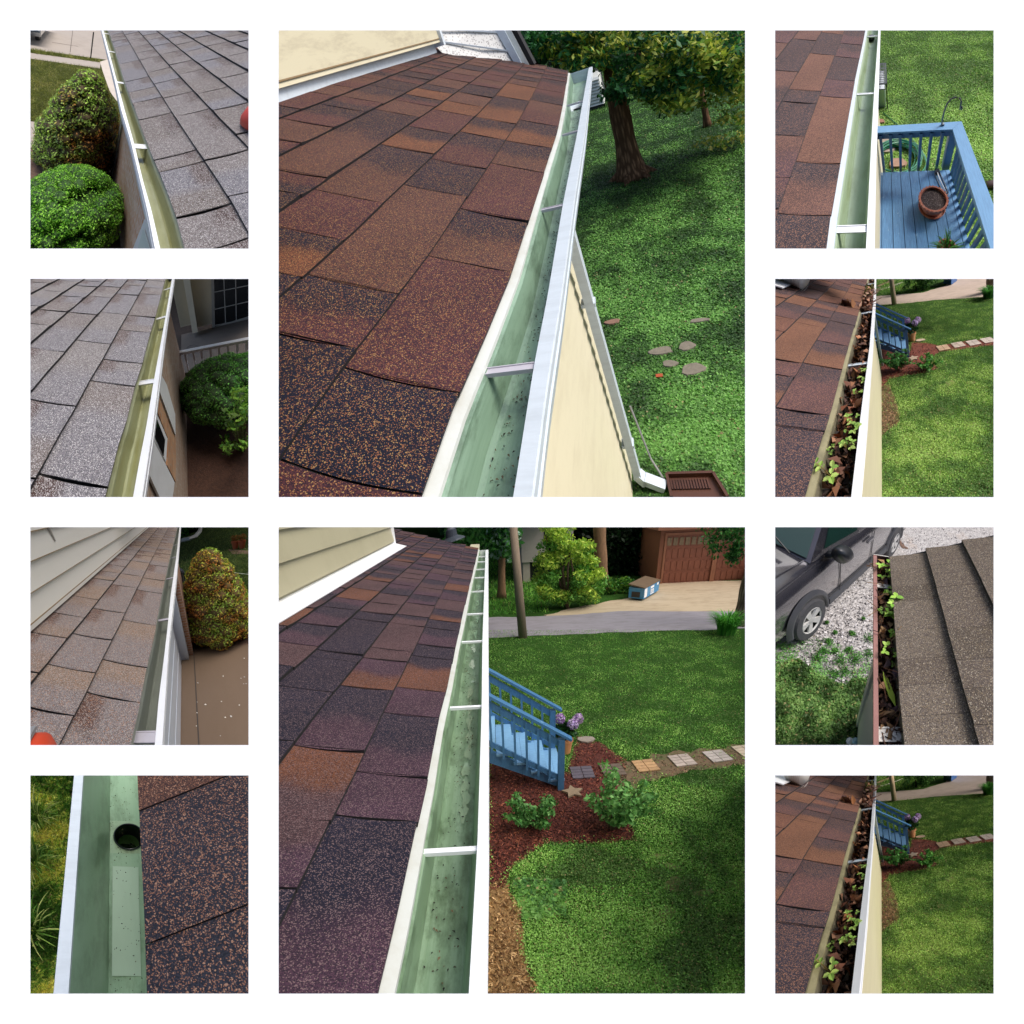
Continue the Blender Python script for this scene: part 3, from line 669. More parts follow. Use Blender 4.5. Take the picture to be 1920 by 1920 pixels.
    # wall below
    wl = MB(); xw = P.at(868, 1700, gz)[0]-.06; wl.box((xw-.15, .2, gz), (xw, 8, zg-.14)); wl.box((xw-.02, .2, zg-.14), (E(2)+.0, 8, zg-.1)); put(P, 'wall', wl, M['cream'], parent=H)
    # ground
    ground(P, 'lawn', gz, M['lawnC2'], y1=90)
    lawn = [(860, 425), (1900, 425), (1950, 1950), (840, 1950)]
    bed = [(860, 960), (1190, 1010), (1230, 860), (1330, 890), (1430, 960), (1430, 1080), (1440, 1180), (1470, 1290), (1300, 1300), (1100, 1300), (960, 1400), (930, 1480), (860, 1500)]
    strip = [(1400, 965), (1570, 935), (1700, 925), (1960, 885), (1960, 975), (1740, 1000), (1560, 1040), (1400, 1075)]
    sheet(P, 'path_soil', strip, gz+.008, M['pathsoil'], wob=.12); chips_mulch(P, strip, gz+.004, 1500, .045, 'path_chips', ('7c6248', '54402e', '9a7c5c', '4a3424'))
    bare = [bare_blob(*q) for q in ((1622, 1470, 36, 30), (1745, 1505, 45, 14), (1890, 1468, 45, 20), (1555, 1352, 35, 10), (1600, 1590, 35, 25), (1580, 1850, 42, 30), (1620, 1395, 30, 12))]
    for q in bare: sheet(P, 'bare_patch', q, gz+.006, M['drypatch'], wob=0, sub=1)
    edge = [(850, 1480), (930, 1450), (1000, 1600), (1010, 1750), (1080, 1950), (830, 1950)]
    sheet(P, 'mulch_bed', bed, gz+.006, M['mulch'], kind='structure')
    sheet(P, 'bare_ground', edge, gz+.01, M['soil2'], kind='structure')
    road = [(850, 372), (1180, 362), (1400, 345), (2000, 345), (2000, 415), (1500, 428), (1200, 440), (850, 455)]
    drive = [(1100, 360), (1230, 330), (1440, 290), (1560, 228), (2000, 215), (2000, 352), (1400, 352), (1100, 366)]
    sheet(P, 'road', road, gz+.008, M['road'], wob=.08); sheet(P, 'driveway', drive, gz+.004, M['drive'], wob=.1)
    chips_mulch(P, bed, gz, 14000, .055)
    chips_mulch(P, edge, gz+.01, 2500, .05, 'wood_chips', ('b08a5a', '8a6438', 'd0ac7a', '6a4828'))
    grass(P, 'grass', lawn, gz, 260000, .026, GRN, excl=(bed, edge, strip), clover=.5, cl=.014, thin=.2)
    grass(P, 'grass', strip, gz, 1600, .035, GRN, clover=.6, cl=.02, thin=.45)
    grass(P, 'grass', [(860, 120), (1110, 160), (1110, 350), (860, 365)], gz, 7000, .08, lawn_cols('3d7426', '4c8a2e', '6aa43a'), clover=.3)
    grass(P, 'weeds', [(960, 1450), (1180, 1460), (1180, 1600), (1010, 1620)], gz, 1500, .05, lawn_cols('34602a', '4a7a32', '5c8c3c'), clover=.9, cl=.05)
    # stairs and what stands round them
    f = P.at(1160, 1080, gz); build_stairs(P, gz, (f[0], f[1]), 1.0, 'blue painted wooden stairs coming down to the brick path in the lower large view')
    hb = P.at(1178, 925, gz+.02); hydrangea(P, hb, 1.1, 'pot of lilac hydrangea at the foot of the blue stairs in the lower large view')
    for (u, v, w_, a, c, lb) in [(1510, 982, .36, .1, 'b8936a', 'tan brick stepping square nearest the mulch, in the lower large view'), (1660, 960, .36, .12, 'b5a79c', 'grey brick stepping square, middle one of the path in the lower large view'),
                            (1805, 943, .36, .14, 'b5aca4', 'grey brick stepping square further right in the path of the lower large view'), (1375, 1000, .36, .05, '6a5c50', 'dirty brick stepping square behind the right shrub in the lower large view'), (1250, 1010, .36, 0, '5c5660', 'dark brick square right beside the blue stair foot, lower large view'), (1925, 920, .36, .14, 'c4b49c', 'brick stepping square cut by the right edge of the lower large view')]:
        p = P.at(u, v, gz+.01); patio_brick(P, p, w_, a, gz+.01, lb, lin(c), 'brick stepping squares across the lawn')
    sp = P.at(1210, 1092, gz+.02); mb = MB(); V = []
    for k in range(10): r_ = .17 if k % 2 == 0 else .085; V.append(sp+[r_*math.cos(k*.628+.4), r_*math.sin(k*.628+.4), 0])
    mb.hexa(V, [v+[0, 0, .03] for v in V], lin('8d7a62')); put(P, 'star_stone', mb, M['vcrough'], base=sp, label='tan star shaped stepping stone in the mulch by the stair post, lower large view', cat='stepping stone')
    sp = P.at(1265, 877, gz+.015); mb = MB(); V = [sp+[.16*math.cos(a)*(1+.2*math.sin(3*a)), .11*math.sin(a), 0] for a in np.linspace(0, 6.28, 9)[:-1]]
    mb.hexa(V, [v+[0, 0, .03] for v in V], lin('948a80')); put(P, 'flat_stone', mb, M['vcrough'], base=sp, label='flat grey stone on the bed edge beyond the hydrangea, lower large view', cat='stone')
    SG = lawn_cols('3c6b35', '4f8444', '5f9650', '77a860')
    shrub(P, 'shrub', P.at(1045, 1235, gz), .38, .62, 1500, SG, .06, 'leafy green shrub in red mulch nearest the gutter, lower large view')
    shrub(P, 'shrub', P.at(1370, 1240, gz), .5, .95, 1500, lawn_cols('4d8040', '69a055', '82b468'), .075, 'open taller green shrub at the mulch edge by the path, lower large view', stems=9)
    # pole, trees
    b = P.at(1005, 455, gz); tp = P.aty(962, -40, b[1]); t = MB(); t.tube([b, (b+tp)/2, tp], [.14, .125, .11], 12, lin('8d7f70')); put(P, 'utility_pole', t, M['pole'], base=b, label='weathered wooden utility pole at the road edge in the lower large view', cat='pole', smooth=True)
    b = P.at(1905, 400, gz); t = thing(P, 'tree', 'grey barked tree at the right edge of the lawn in the lower large view', 'tree', b)
    tree_trunk(P, t, [b, b+[-.02, 0, 1.2], b+[.1, 0, 3.0]], [.28, .24, .2], M['barkgrey'])
    cl = []
    for k in range(26):
        c = P.aty(rnd.uniform(1720, 1960), rnd.uniform(-60, 130), b[1]+rnd.uniform(-.6, .6)); 
        if c[2] > -1.0 or c[0] > b[0]-1.2: pts, d = ball(110, c, .32, .2); cl.append(leaves(pts, .13, lawn_cols('35682f', '4d8a3c', '2b5a28'), flat=.5))
    put(P, 'crown', joinl(*cl), M['leaf'], parent=t)
    tuft(P, P.at(1840, 440, gz), 420, .6, .75, lawn_cols('4f9a3c', '3c7e30', '66ac48'), 'clump of long lily leaves below the grey tree, lower large view', wd=.016)
    # the big bright bush and its neighbours
    b = P.at(1190, 335, gz); t = thing(P, 'bush', 'tall sunlit yellow green bush beside the road in the lower large view', 'bush', b); cl = []
    br = MB(); tt = P.aty(1150, 30, b[1])
    for k in range(6): br.tube([b, b+[rnd.uniform(-.6, .4), rnd.uniform(-.3, .3), 1.4], b+[rnd.uniform(-1, .4), 0, 2.6]], [.06, .04, .02], 6, lin('4a3a28'))
    put(P, 'branches', br, M['vcrough'], parent=t)
    for k in range(150):
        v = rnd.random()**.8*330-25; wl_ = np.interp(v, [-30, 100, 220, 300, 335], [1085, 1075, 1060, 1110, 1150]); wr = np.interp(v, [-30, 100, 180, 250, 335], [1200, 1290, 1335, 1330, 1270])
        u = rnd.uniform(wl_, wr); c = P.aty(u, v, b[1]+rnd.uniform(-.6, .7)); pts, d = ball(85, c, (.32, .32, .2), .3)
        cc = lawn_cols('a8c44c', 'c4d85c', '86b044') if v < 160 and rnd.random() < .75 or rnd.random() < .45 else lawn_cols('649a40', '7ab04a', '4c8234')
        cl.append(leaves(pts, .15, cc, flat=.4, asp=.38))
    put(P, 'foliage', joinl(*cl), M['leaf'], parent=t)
    b = P.at(1330, 262, gz); t = thing(P, 'tree', 'tall brown trunked tree rising behind the yellow green bush, lower large view', 'tree', b)
    top = P.aty(1318, -60, b[1]); tree_trunk(P, t, [b, b+(top-b)*.5, top], [.33, .27, .26], M['bark2'])
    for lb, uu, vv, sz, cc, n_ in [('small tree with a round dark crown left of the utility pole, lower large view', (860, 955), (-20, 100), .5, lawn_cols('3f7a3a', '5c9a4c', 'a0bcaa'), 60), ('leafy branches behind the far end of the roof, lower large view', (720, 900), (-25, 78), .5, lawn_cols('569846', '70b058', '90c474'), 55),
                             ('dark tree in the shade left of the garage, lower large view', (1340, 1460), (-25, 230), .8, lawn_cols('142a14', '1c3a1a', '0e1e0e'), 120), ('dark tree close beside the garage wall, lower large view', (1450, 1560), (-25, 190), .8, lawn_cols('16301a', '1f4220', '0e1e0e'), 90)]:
        yb = 27 if vv[1] > 150 else 21; c0 = P.at((uu[0]+uu[1])/2, 200, gz); c0 = P.aty((uu[0]+uu[1])/2, vv[1]-20, yb); c0[2] = gz
        t = thing(P, 'tree', lb, 'tree', c0); cl = []
        for k in range(n_):
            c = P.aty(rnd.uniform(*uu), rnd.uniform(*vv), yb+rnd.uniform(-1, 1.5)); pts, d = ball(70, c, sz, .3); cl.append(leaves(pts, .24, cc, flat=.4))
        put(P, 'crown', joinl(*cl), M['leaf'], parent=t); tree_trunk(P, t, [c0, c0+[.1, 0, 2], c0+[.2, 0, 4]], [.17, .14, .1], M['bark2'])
    b = P.at(1380, 275, gz); t = thing(P, 'low_bush', 'low green bush between the tree trunk and dumpster, lower large view', 'bush', b); cl = []
    for k in range(30): pts, d = ball(60, b+[rnd.uniform(-.9, .8), rnd.uniform(-.3, .4), rnd.uniform(.05, .5)], .25, .3); cl.append(leaves(pts, .12, lawn_cols('31642a', '4d8a38', '7aa040'), flat=.4))
    put(P, 'foliage', joinl(*cl), M['leaf'], parent=t); sb = MB(); sb.tube([b, b+[0, 0, .4]], [.04, .02], 6, lin('4a3a28')); put(P, 'stem', sb, M['vcrough'], parent=t)
    # dark wood behind
    cl = []
    for k in range(260):
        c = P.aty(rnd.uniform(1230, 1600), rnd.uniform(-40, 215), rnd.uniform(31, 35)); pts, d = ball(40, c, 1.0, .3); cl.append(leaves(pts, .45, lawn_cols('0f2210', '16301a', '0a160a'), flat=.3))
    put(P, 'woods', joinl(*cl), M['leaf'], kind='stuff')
    cl = []
    for k in range(170):
        c = P.aty(rnd.uniform(700, 1240), rnd.uniform(-45, 20), rnd.uniform(60, 66)); pts, d = ball(40, c, 2.0, .3); cl.append(leaves(pts, .8, lawn_cols('4a7a44', '6a9a5c', '35622f'), flat=.3))
    put(P, 'treeline', joinl(*cl), M['leaf'], kind='stuff')
    # white house
    a = P.at(1012, 228, gz); yb = a[1]; x0 = P.aty(1000, 100, yb)[0]; x1 = P.aty(1210, 100, yb)[0]; ztop = P.aty(1010, -70, yb)[2]; zb = P.aty(1010, 145, yb)[2]
    t = thing(P, 'white_house', 'pale house corner with dark undercroft behind the utility pole, lower large view', 'house', (x0, yb, gz)); mb = MB(); mb.box((x0, yb, zb), (x1, yb+6, ztop)); 
    for k in range(14): mb.box((x0-.01, yb-.01, zb+k*.2), (x1, yb, zb+k*.2+.19))
    put(P, 'wall', mb, M['palewall'], parent=t)
    mb = MB(); mb.box((x0+.05, yb+.1, gz), (x0+.4, yb+5, zb)); put(P, 'foundation', mb, M['concrete'], parent=t); mb = MB(); mb.box((x0+.42, yb+.5, gz), (x1, yb+5, zb)); put(P, 'undercroft', mb, M['black'], parent=t)
    mb = MB(); wx = P.aty(1093, 60, yb)[0]; mb.box((wx, yb-.05, zb+.75), (wx+.9, yb-.012, zb+1.9)); put(P, 'window', mb, M['glassdark'], parent=t)
    # garage
    a = P.at(1580, 232, gz); yb = a[1]; X = lambda u, v=100: P.aty(u, v, yb)[0]; Z = lambda v, u=1700: P.aty(u, v, yb)[2]
    t = thing(P, 'garage', 'brown garage with panelled doors at the top right of the lower large view', 'garage', (X(1740), yb, gz)); mb = MB()
    xa, xb = X(1565), X(2010); zt = Z(10, 1580); d1, d2, d3 = X(1592), X(1790), X(1808); dz = Z(30, 1690)
    mb.box((xa, yb, gz), (d1, yb+5, zt)); mb.box((d2, yb, gz), (d3, yb+.2, dz)); mb.box((d1, yb, dz), (xb, yb+.2, zt)); mb.box((d1, yb+.3, gz), (xb, yb+5, zt))
    put(P, 'wall', mb, M['brownwall'], parent=t)
    mb = MB(); mb.box((xa-.3, yb-.5, zt), (xb, yb+5, zt+.18)); put(P, 'roof', mb, M['browntrim'], parent=t)
    for p0, p1 in ((d1, d2), (d3, d3+(d2-d1))):
        fr = MB(); fr.box((p0-.1, yb-.04, gz), (p0, yb, dz+.1)); fr.box((p1, yb-.04, gz), (p1+.1, yb, dz+.1)); fr.box((p0, yb-.04, dz), (p1, yb, dz+.1))
        dr = MB(); dr.box((p0, yb+.06, gz+.01), (p1, yb+.1, dz)); nx, nz = 8, 4; w1 = (p1-p0)/nx; h1 = (dz-gz)/nz
        for i in range(nx):
            for j in range(nz-1):
                dr.box((p0+i*w1+.05, yb+.035, gz+j*h1+.07), (p0+(i+1)*w1-.05, yb+.06, gz+(j+1)*h1-.07))
        for j in range(nz): dr.box((p0, yb+.05, gz+j*h1), (p1, yb+.058, gz+j*h1+.04))
        dd = put(P, 'garage_door', dr, M['browndoor'], parent=t); put(P, 'door_frame', fr, M['browntrim'], parent=dd)
        for i in range(nx):
            gl = MB(); gl.box((p0+i*w1+.04, yb+.03, gz+3*h1+.09), (p0+(i+1)*w1-.04, yb+.055, dz-.1)); put(P, 'window_pane', gl, M['panewarm'], parent=dd)
    # dumpster
    a = P.at(1500, 305, gz); r_ = P.at(1562, 268, gz); l_ = P.at(1438, 298, gz); h = P.aty(1497, 240, a[1])[2]-gz
    dx = r_-a; dl = l_-a; t = thing(P, 'dumpster', 'blue and white dumpster with brown lid standing by the driveway, lower large view', 'dumpster', a); mb = MB()
    q = [a, r_, r_+dl, a+dl]; up = np.array([0, 0, h]); mb.hexa([p+[0, 0, .08] for p in q], [p+up*.8 for p in q]); put(P, 'bin', mb, M['dumpblue'], parent=t)
    mb = MB(); e = lambda s, u_, z_: a+dx*s+dl*u_+np.array([0, 0, z_]); mb.hexa([e(-.02, -.04, h*.8), e(1.02, -.04, h*.8), e(1.02, 1.04, h*.95), e(-.02, 1.04, h*.95)], [e(-.02, -.04, h*.86), e(1.02, -.04, h*.86), e(1.02, 1.04, h*1.03), e(-.02, 1.04, h*1.03)]); put(P, 'lid', mb, M['lidbrown'], parent=t)
    nn = nrm(np.cross(dx, (0, 0, 1)));
    if nn[1] > 0: nn = -nn
    mb = MB(); f = lambda s, z_, o=.012: a+dx*s+nn*o+np.array([0, 0, z_*h])
    for (s0, s1, z0_, z1_) in ((.02, .18, .2, .75), (.4, .62, .58, .72), (.42, .46, .3, .52), (.5, .54, .28, .52), (.58, .62, .3, .52), (.4, .64, .2, .26), (.44, .6, .44, .5)):
        mb.hexa([f(s0, z0_, .004), f(s1, z0_, .004), f(s1, z0_), f(s0, z0_)], [f(s0, z1_, .004), f(s1, z1_, .004), f(s1, z1_), f(s0, z1_)])
    mb.hexa([f(.82, .6, .004), f(.92, .6, .004), f(.92, .6), f(.82, .6)], [f(.82, .75, .004), f(.92, .75, .004), f(.92, .75), f(.82, .75)])
    put(P, 'lettering', mb, M['whitebright'], parent=t)
    mb = MB(); n2 = nrm(np.cross(dl, (0, 0, 1))); n2 = n2 if n2[0] < 0 or n2[1] < 0 else -n2; g_ = lambda s, z_, o=.01: a+dl*s+n2*o+np.array([0, 0, z_*h])
    mb.hexa([g_(.25, .2, .003), g_(.8, .2, .003), g_(.8, .2), g_(.25, .2)], [g_(.25, .55, .003), g_(.8, .55, .003), g_(.8, .55), g_(.25, .55)]); put(P, 'front_panel', mb, M['black'], parent=t)
M['gC2'] = gutter_in('wet_green_gutter_inside', lin('708d6a'), lin('9ab596'), lin('3c5030'), amt=.95)
M['cream2'] = plain_mat('beige_siding', lin('b4ae90'), .5, .35, lin('8f886a'), 2)
M['lawnC2'] = grass_ground('lawn_ground', lin('2c4f1c'), lin('3a6a24'), lin('4a7a2c'), lin('6a5c3c'), .64)
M['soil2'] = plain_mat('dry_soil', lin('9c7c50'), .95, .8, lin('6a4e30'), 9, bump=1)
M['pathsoil'] = plain_mat('path_soil', lin('6e5a44'), .95, .9, lin('40542a'), 5, bump=1)
M['drypatch'] = plain_mat('dry_patch', lin('94825c'), .95, .9, lin('5c6636'), 7, bump=1)
M['puddle'] = plain_mat('rain_water_film', lin('9db896'), .03, spec=1)
M['road'] = plain_mat('worn_asphalt_road', lin('8f8b92'), .9, .7, lin('6e6a6c'), 1.6, (1, 3, 1), bump=.3)
M['drive'] = plain_mat('dusty_driveway', lin('b8a78c'), .9, .7, lin('8d7a60'), 1.4, (1, 2.5, 1), bump=.3)
M['pole'] = plain_mat('weathered_pole', lin('8a7a68'), .9, .8, lin('5a4a3c'), 8, (8, 8, .6), bump=.6)
M['bark2'] = plain_mat('brown_bark', lin('8a6a4c'), .9, .9, lin('4c382a'), 7, (6, 6, .7), bump=1)
M['palewall'] = plain_mat('pale_wall', lin('b4aca4'), .7, .2, lin('8d867c'), 2)
M['brownwall'] = plain_mat('brown_wall', lin('7c4e38'), .7, .4, lin('432519'), 3, (8, 8, 1))
M['browntrim'] = plain_mat('brown_trim', lin('8e5e46'), .6, .3, lin('4a2c1e'), 3)
M['browndoor'] = plain_mat('brown_door', lin('7e4c3a'), .6, .3, lin('44231a'), 3)
M['panewarm'] = plain_mat('dim_window_pane', lin('7c6c56'), .15, .5, lin('2a2622'), 6, (3, 3, .5))
M['dumpblue'] = plain_mat('blue_steel', lin('2a84b8'), .5, .4, lin('9fb4c0'), 2)
M['lidbrown'] = plain_mat('brown_plastic', lin('6a5844'), .6, .3, lin('40352a'), 4)
M['bluetread'] = plain_mat('light_blue_worn_tread', lin('7fb0d8'), .6, .7, lin('5a8ab4'), 6, (3, 12, 3), bump=.2)
# ------------------------------------------------------------------ upper middle view
def siding_wall(P, parent, x, y0, y1, z0, z1, od, mat, lap=.11, name='wall', lean=.014, back=.15):
    mb = MB(); V = []; n = int((z1-z0)/lap)+1
    for k in range(n):
        a = z0+k*lap; b = min(a+lap, z1); V += [(x+od*lean, a), (x+od*.002, b)]
    m = len(V); VV = [(p[0], y0, p[1]) for p in V]+[(p[0], y1, p[1]) for p in V]; F = [(i, i+1, m+i+1, m+i) for i in range(m-1)]
    if od < 0: F = [f[::-1] for f in F]
    mb.add(VV, F); mb.box((x-od*back, y0+.001, z0), (x-od*.001, y1-.004, z1))
    # stepped end of the boards
    for k in range(n): mb.add([(x, y1, V[2*k][1]), (x+od*lean, y1, V[2*k][1]), (x+od*.002, y1, V[2*k+1][1]), (x, y1, V[2*k+1][1])], [(0, 1, 2, 3)])
    return put(P, name, mb, mat, parent=parent)
def plate(P, pts, t, mat, name, parent, m=0):
    """flat part standing a little proud: polygon extruded by vector t"""
    mb = MB(); pts = [np.asarray(p, float) for p in pts]; mb.hexa(pts, [p+np.asarray(t, float) for p in pts]); return put(P, name, mb, mat, parent=parent)
def C1():
    P = Panel(522.5, 57, 875, (1350, -150), (2200, 4280), .5); reseed(21)
    zg, gz = -.45, -3.3; zE = zg+.015
    G = ([(1290, 150), (1262, 400), (1215, 700), (1160, 1100), (1095, 1500), (1040, 1920)], [(1275, 160), (1225, 440), (1172, 700), (1105, 1100), (1050, 1380), (965, 1920)],
         [(1190, 160), (1165, 300), (1140, 415), (1050, 680), (950, 980), (838, 1240), (705, 1530), (560, 1920)])
    H = thing(P, 'house', 'house with brown blend shingles, mint gutter, cream siding beside tree, upper large view', 'house', (-.6, 2, gz))
    ye = P.at(1280, 152, zg)[1]
    g, O, L, E = gutter(P, H, G, zg, zE, -1, .15, ye, strap_ys(P, [(1050, 1368, .016), (1172, 710, .014), (1228, 408, .014), (1255, 285, .014)], zg), [M['gC'], M['white'], M['creamflash'], M['galv']], flange=.014)
    grit(P, g, lambda y: (E(y)+.03, L(y)-.025), .3, 3.2, zg-.083, 700, .005)
    # outlet in the far part of the gutter
    o_ = P.at(1224, 318, zg-.08); mb = MB(); mb.box(o_-[.03, .055, 0], o_+[.03, .055, .004]); put(P, 'outlet', mb, M['black'], parent=g)
    jo = [(500, 1450), (760, 965), (870, 765), (965, 570), (1020, 475), (1060, 385), (1090, 300), (1105, 250), (1120, 205), (270, 1045), (610, 660), (715, 550), (820, 435), (865, 370), (940, 280), (975, 225), (150, 1285),
          (225, 675), (480, 485), (555, 400), (650, 330), (415, 330), (520, 260), (60, 590)]
    ti = [(400, 1700, 'n'), (150, 1500, 'n'), (620, 1250, 'r'), (160, 1170, 'nr'), (300, 880, 'b'), (720, 1010, 'n'), (820, 850, 'nb'), (900, 660, 'r'), (560, 740, 'nb'), (200, 720, 'r'), (250, 480, 'nb'), (660, 580, 'n'), (800, 500, 'nr'),
          (980, 520, 'nb'), (850, 400, 'no'), (930, 330, 'no'), (400, 570, 'nb'), (60, 780, 'b'), (560, 430, 'no')]
    rake = lambda s: ye+.02-s*.15
    R, on = roof(P, H, E, zE, -1, 28, .05, ye, [.172]*9, (.13, .27), palC(lin('15172a'), lin('583a34'), lin('4e2b31'), lin('70452f')), M['shC'], joints=jo, tints=ti, curl=.4, th=.006, gap=.0028, ymax=rake)
    # upper wall on the roof
    s_ = on(300, 222)[0]; yw = on(655, 98)[1]; p0 = R(s_, 0, .01); p1 = R(s_, yw, .01); up = np.array([0, 0, 1.0])
    plate(P, [p0, p1, p1+up*.055, p0+up*.055], (-.03, 0, 0), M['white'], 'base_trim', H)
    wb = MB(); x0 = p0[0]-.012
    for k, (za, zb) in enumerate(((.055, .075), (.08, .40), (.41, .75), (.76, 1.1))): wb.hexa([(x0, 0, p0[2]+za), (x0, yw-.01, p0[2]+za), (x0-.004, yw-.01, p0[2]+zb), (x0-.004, 0, p0[2]+zb)], [(x0-.04, 0, p0[2]+za), (x0-.04, yw-.01, p0[2]+za), (x0-.04, yw-.01, p0[2]+zb), (x0-.04, 0, p0[2]+zb)])
    sw = put(P, 'siding', wb, M['creamold'], parent=H)
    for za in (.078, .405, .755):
        mb = MB(); mb.box((x0-.01, 0, p0[2]+za-.004), (x0+.002, yw-.01, p0[2]+za+.002)); put(P, 'lap_shadow', mb, M['lapshade'], parent=sw)  # thin brown strip painting the shadow line under each board
    plate(P, [(x0+.02, yw-.01, p0[2]+.03), (x0+.02, yw+.03, p0[2]+.03), (x0+.02, yw+.03, p0[2]+1.1), (x0+.02, yw-.01, p0[2]+1.1)], (-.07, 0, 0), M['white'], 'corner_trim', H)
    # soffit and rake of the gable
    A, B = P.aty(672, 92, yw+.03), P.aty(985, 158, ye-.12); Cc, D = P.aty(870, -60, ye-.12), P.aty(530, -60, yw+.03)
    plate(P, [A, B, Cc, D], (0, .04, 0), M['soffit'], 'soffit', H)
    for k in (.35, .7):
        mb = MB(); mb.beam(A+(D-A)*k-[0, .004, 0], B+(Cc-B)*k-[0, .004, 0], .012, .012, (0, 1, 0)); put(P, 'soffit_joint', mb, M['white'], parent=H)
    yy = ye-.14; q = lambda u, v, d=0: P.aty(u, v, yy+d)
    plate(P, [q(868, -40), q(985, 162), q(1010, 155), q(908, -40)], (0, .1, 0), M['white'], 'rake_board', H)
    plate(P, [q(909, -40, .02), q(1011, 150, .02), q(1032, 146, .02), q(935, -40, .02)], (0, .1, 0), M['creamflash'], 'rake_trim', H)
    plate(P, [q(936, -40, .03), q(1033, 143, .03), q(1052, 140, .03), q(958, -40, .03)], (0, .12, 0), M['tar'], 'rake_shingles', H)
    # wall and downspout
    xw = P.at(1450, 1850, gz)[0]; yc = P.at(1442, 1700, gz)[1]
    siding_wall(P, H, xw, 0, yc, gz, zg-.13, 1, M['cream'])
    mb = MB(); mb.box((xw-.1, .1, zg-.125), (E(1.5)+.02, yc+.6, zg-.1)); put(P, 'eave_soffit', mb, M['white'], parent=H)
    b = P.at(1478, 1835, gz+.12); top = np.array([b[0], b[1], zg-.13]); D_ = MB()
    D_.beam(b, top, .075, .055, (1, 0, 0)); e = P.at(1590, 1878, gz+.05); 
    for a0, a1 in ((b+[0, 0, .03], b+(e-b)*.3+[0, 0, -.03]), (b+(e-b)*.25, e)): D_.beam(a0, a1, .08, .06, (0, 0, 1))
    dsp = put(P, 'downspout', D_, M['white'], parent=H)
    mb = MB(); mb.tube([top+[0, 0, .0], top+[-.02, .35, .04], (E(top[1]+.5)+.07, top[1]+.6, zg-.09)], .035, 8); put(P, 'elbow', mb, M['white'], parent=dsp)
    for zz in (.35, 1.6): mb = MB(); mb.box(b+[-.05, -.034, zz], b+[.036, .04, zz+.025]); put(P, 'bracket', mb, M['white'], parent=dsp)
    # ground
    ground(P, 'lawn', gz, M['lawnC1'], y1=60)
    lawn = [(1180, 150), (1960, 100), (1960, 1960), (1440, 1960), (1440, 1700), (1180, 900)]
    grass(P, 'grass', lawn, gz, 260000, .024, lawn_cols('2a4a1c', '345a20', '3e6a26', '4a7c2e', '5f943c'), clover=.65, cl=.02, thin=.15, straw=.012, gain=.88)
    for (u, v, rx, ry, lb) in [(1575, 1325, .13, .07, 'flat grey stone, upper left one of the pair in the clover, upper large view'), (1705, 1400, .12, .09, 'flat grey stone, lowest of the stones sunk in the clover, upper large view'),
                               (1680, 1305, .09, .07, 'faint earthy stone right of the flat one in the clover, upper large view'), (1610, 1378, .08, .05, 'small flat stone between two bigger ones in the clover, upper large view'),
                               (1375, 1205, .1, .05, 'reddish flat stone beside the downspout in the clover, upper large view'), (1730, 1200, .11, .04, 'pale stone chip heap in the sun patch of the clover, upper large view')]:
        p = P.at(u, v, gz+.01); mb = MB(); V = [p+[rx*math.cos(a)*(1+.18*math.sin(3*a+u)), ry*math.sin(a)*(1+.15*math.cos(2*a+v)), 0] for a in np.linspace(0, 6.28, 13)[:-1]]
        mb.hexa(V, [v_*[1, 1, 1]+(p-v_)*.12+[0, 0, .03] for v_ in V], lin('837a6a') if u != 1375 else lin('8c6a58')); put(P, 'flat_stone', mb, M['vcrough'], base=p, label=lb, cat='stone')
    p = P.at(1566, 1425, gz+.02); mb = MB(); mb.box(p-[.03, .02, .02], p+[.035, .02, .02], lin('b5532e')); put(P, 'brick_chip', mb, M['vcrough'], base=p, label='small orange brick chip in the clover left of the flat stones, upper large view', cat='brick')
    # splash block (brown plastic tray)
    a, b2, c2, d2 = [P.at(*q_, gz+.04) for q_ in ((1600, 1840), (1790, 1835), (1850, 1935), (1620, 1935))]; t = thing(P, 'splash_block', 'brown ribbed splash tray under the downspout outlet, upper large view', 'splash block', a); mb = MB()
    mb.hexa([a, b2, c2, d2], [p+np.array([0, 0, .012]) for p in (a, b2, c2, d2)])
    for p_, q_ in ((a, b2), (a, d2), (b2, c2)): mb.beam(p_+[0, 0, .03], q_+[0, 0, .03], .02, .05)
    put(P, 'tray', mb, M['brownplastic'], parent=t); rb = MB()
    for k in range(14):
        s_2 = .06+.06*k; rb.beam(a+(b2-a)*s_2+(d2-a)*.15+[0, 0, .02], a+(b2-a)*s_2+(d2-a)*.6+[0, 0, .02], .012, .014)
    put(P, 'ribs', rb, M['brownplastic'], parent=t)
    t0 = P.at(1460, 1640, gz+.3); mb = MB(); mb.tube([t0+[0.02, 0, .25], P.at(1530, 1760, gz+.1), P.at(1600, 1870, gz+.03), P.at(1625, 1940, gz+.02)], .008, 6, lin('8a8a86')); put(P, 'cable', mb, M['vc'], base=t0, label='thin grey cable lying past the downspout elbow, upper large view', cat='cable')
    sp = [(1560, 1790), (1760, 1770), (1820, 1830), (1600, 1835)]; sheet(P, 'bare_patch', sp, gz+.01, M['soil'], wob=.06)
    # tree
    b = P.at(1455, 600, gz); t = thing(P, 'tree', 'big leafy tree with tapering brown trunk on the lawn, upper large view', 'tree', b); tp = P.aty(1385, 250, b[1]); t2 = P.aty(1350, -60, b[1]); tree_trunk(P, t, [b, b+(tp-b)*.5, tp, t2], [.27, .2, .18, .16], M['bark'])
    rt = MB()
    for a_ in np.linspace(0, 5.5, 6): rt.tube([b+[0, 0, .25], b+[.28*math.cos(a_), .28*math.sin(a_), .08], b+[.5*math.cos(a_), .5*math.sin(a_), -.02]], [.12, .09, .03], 6)
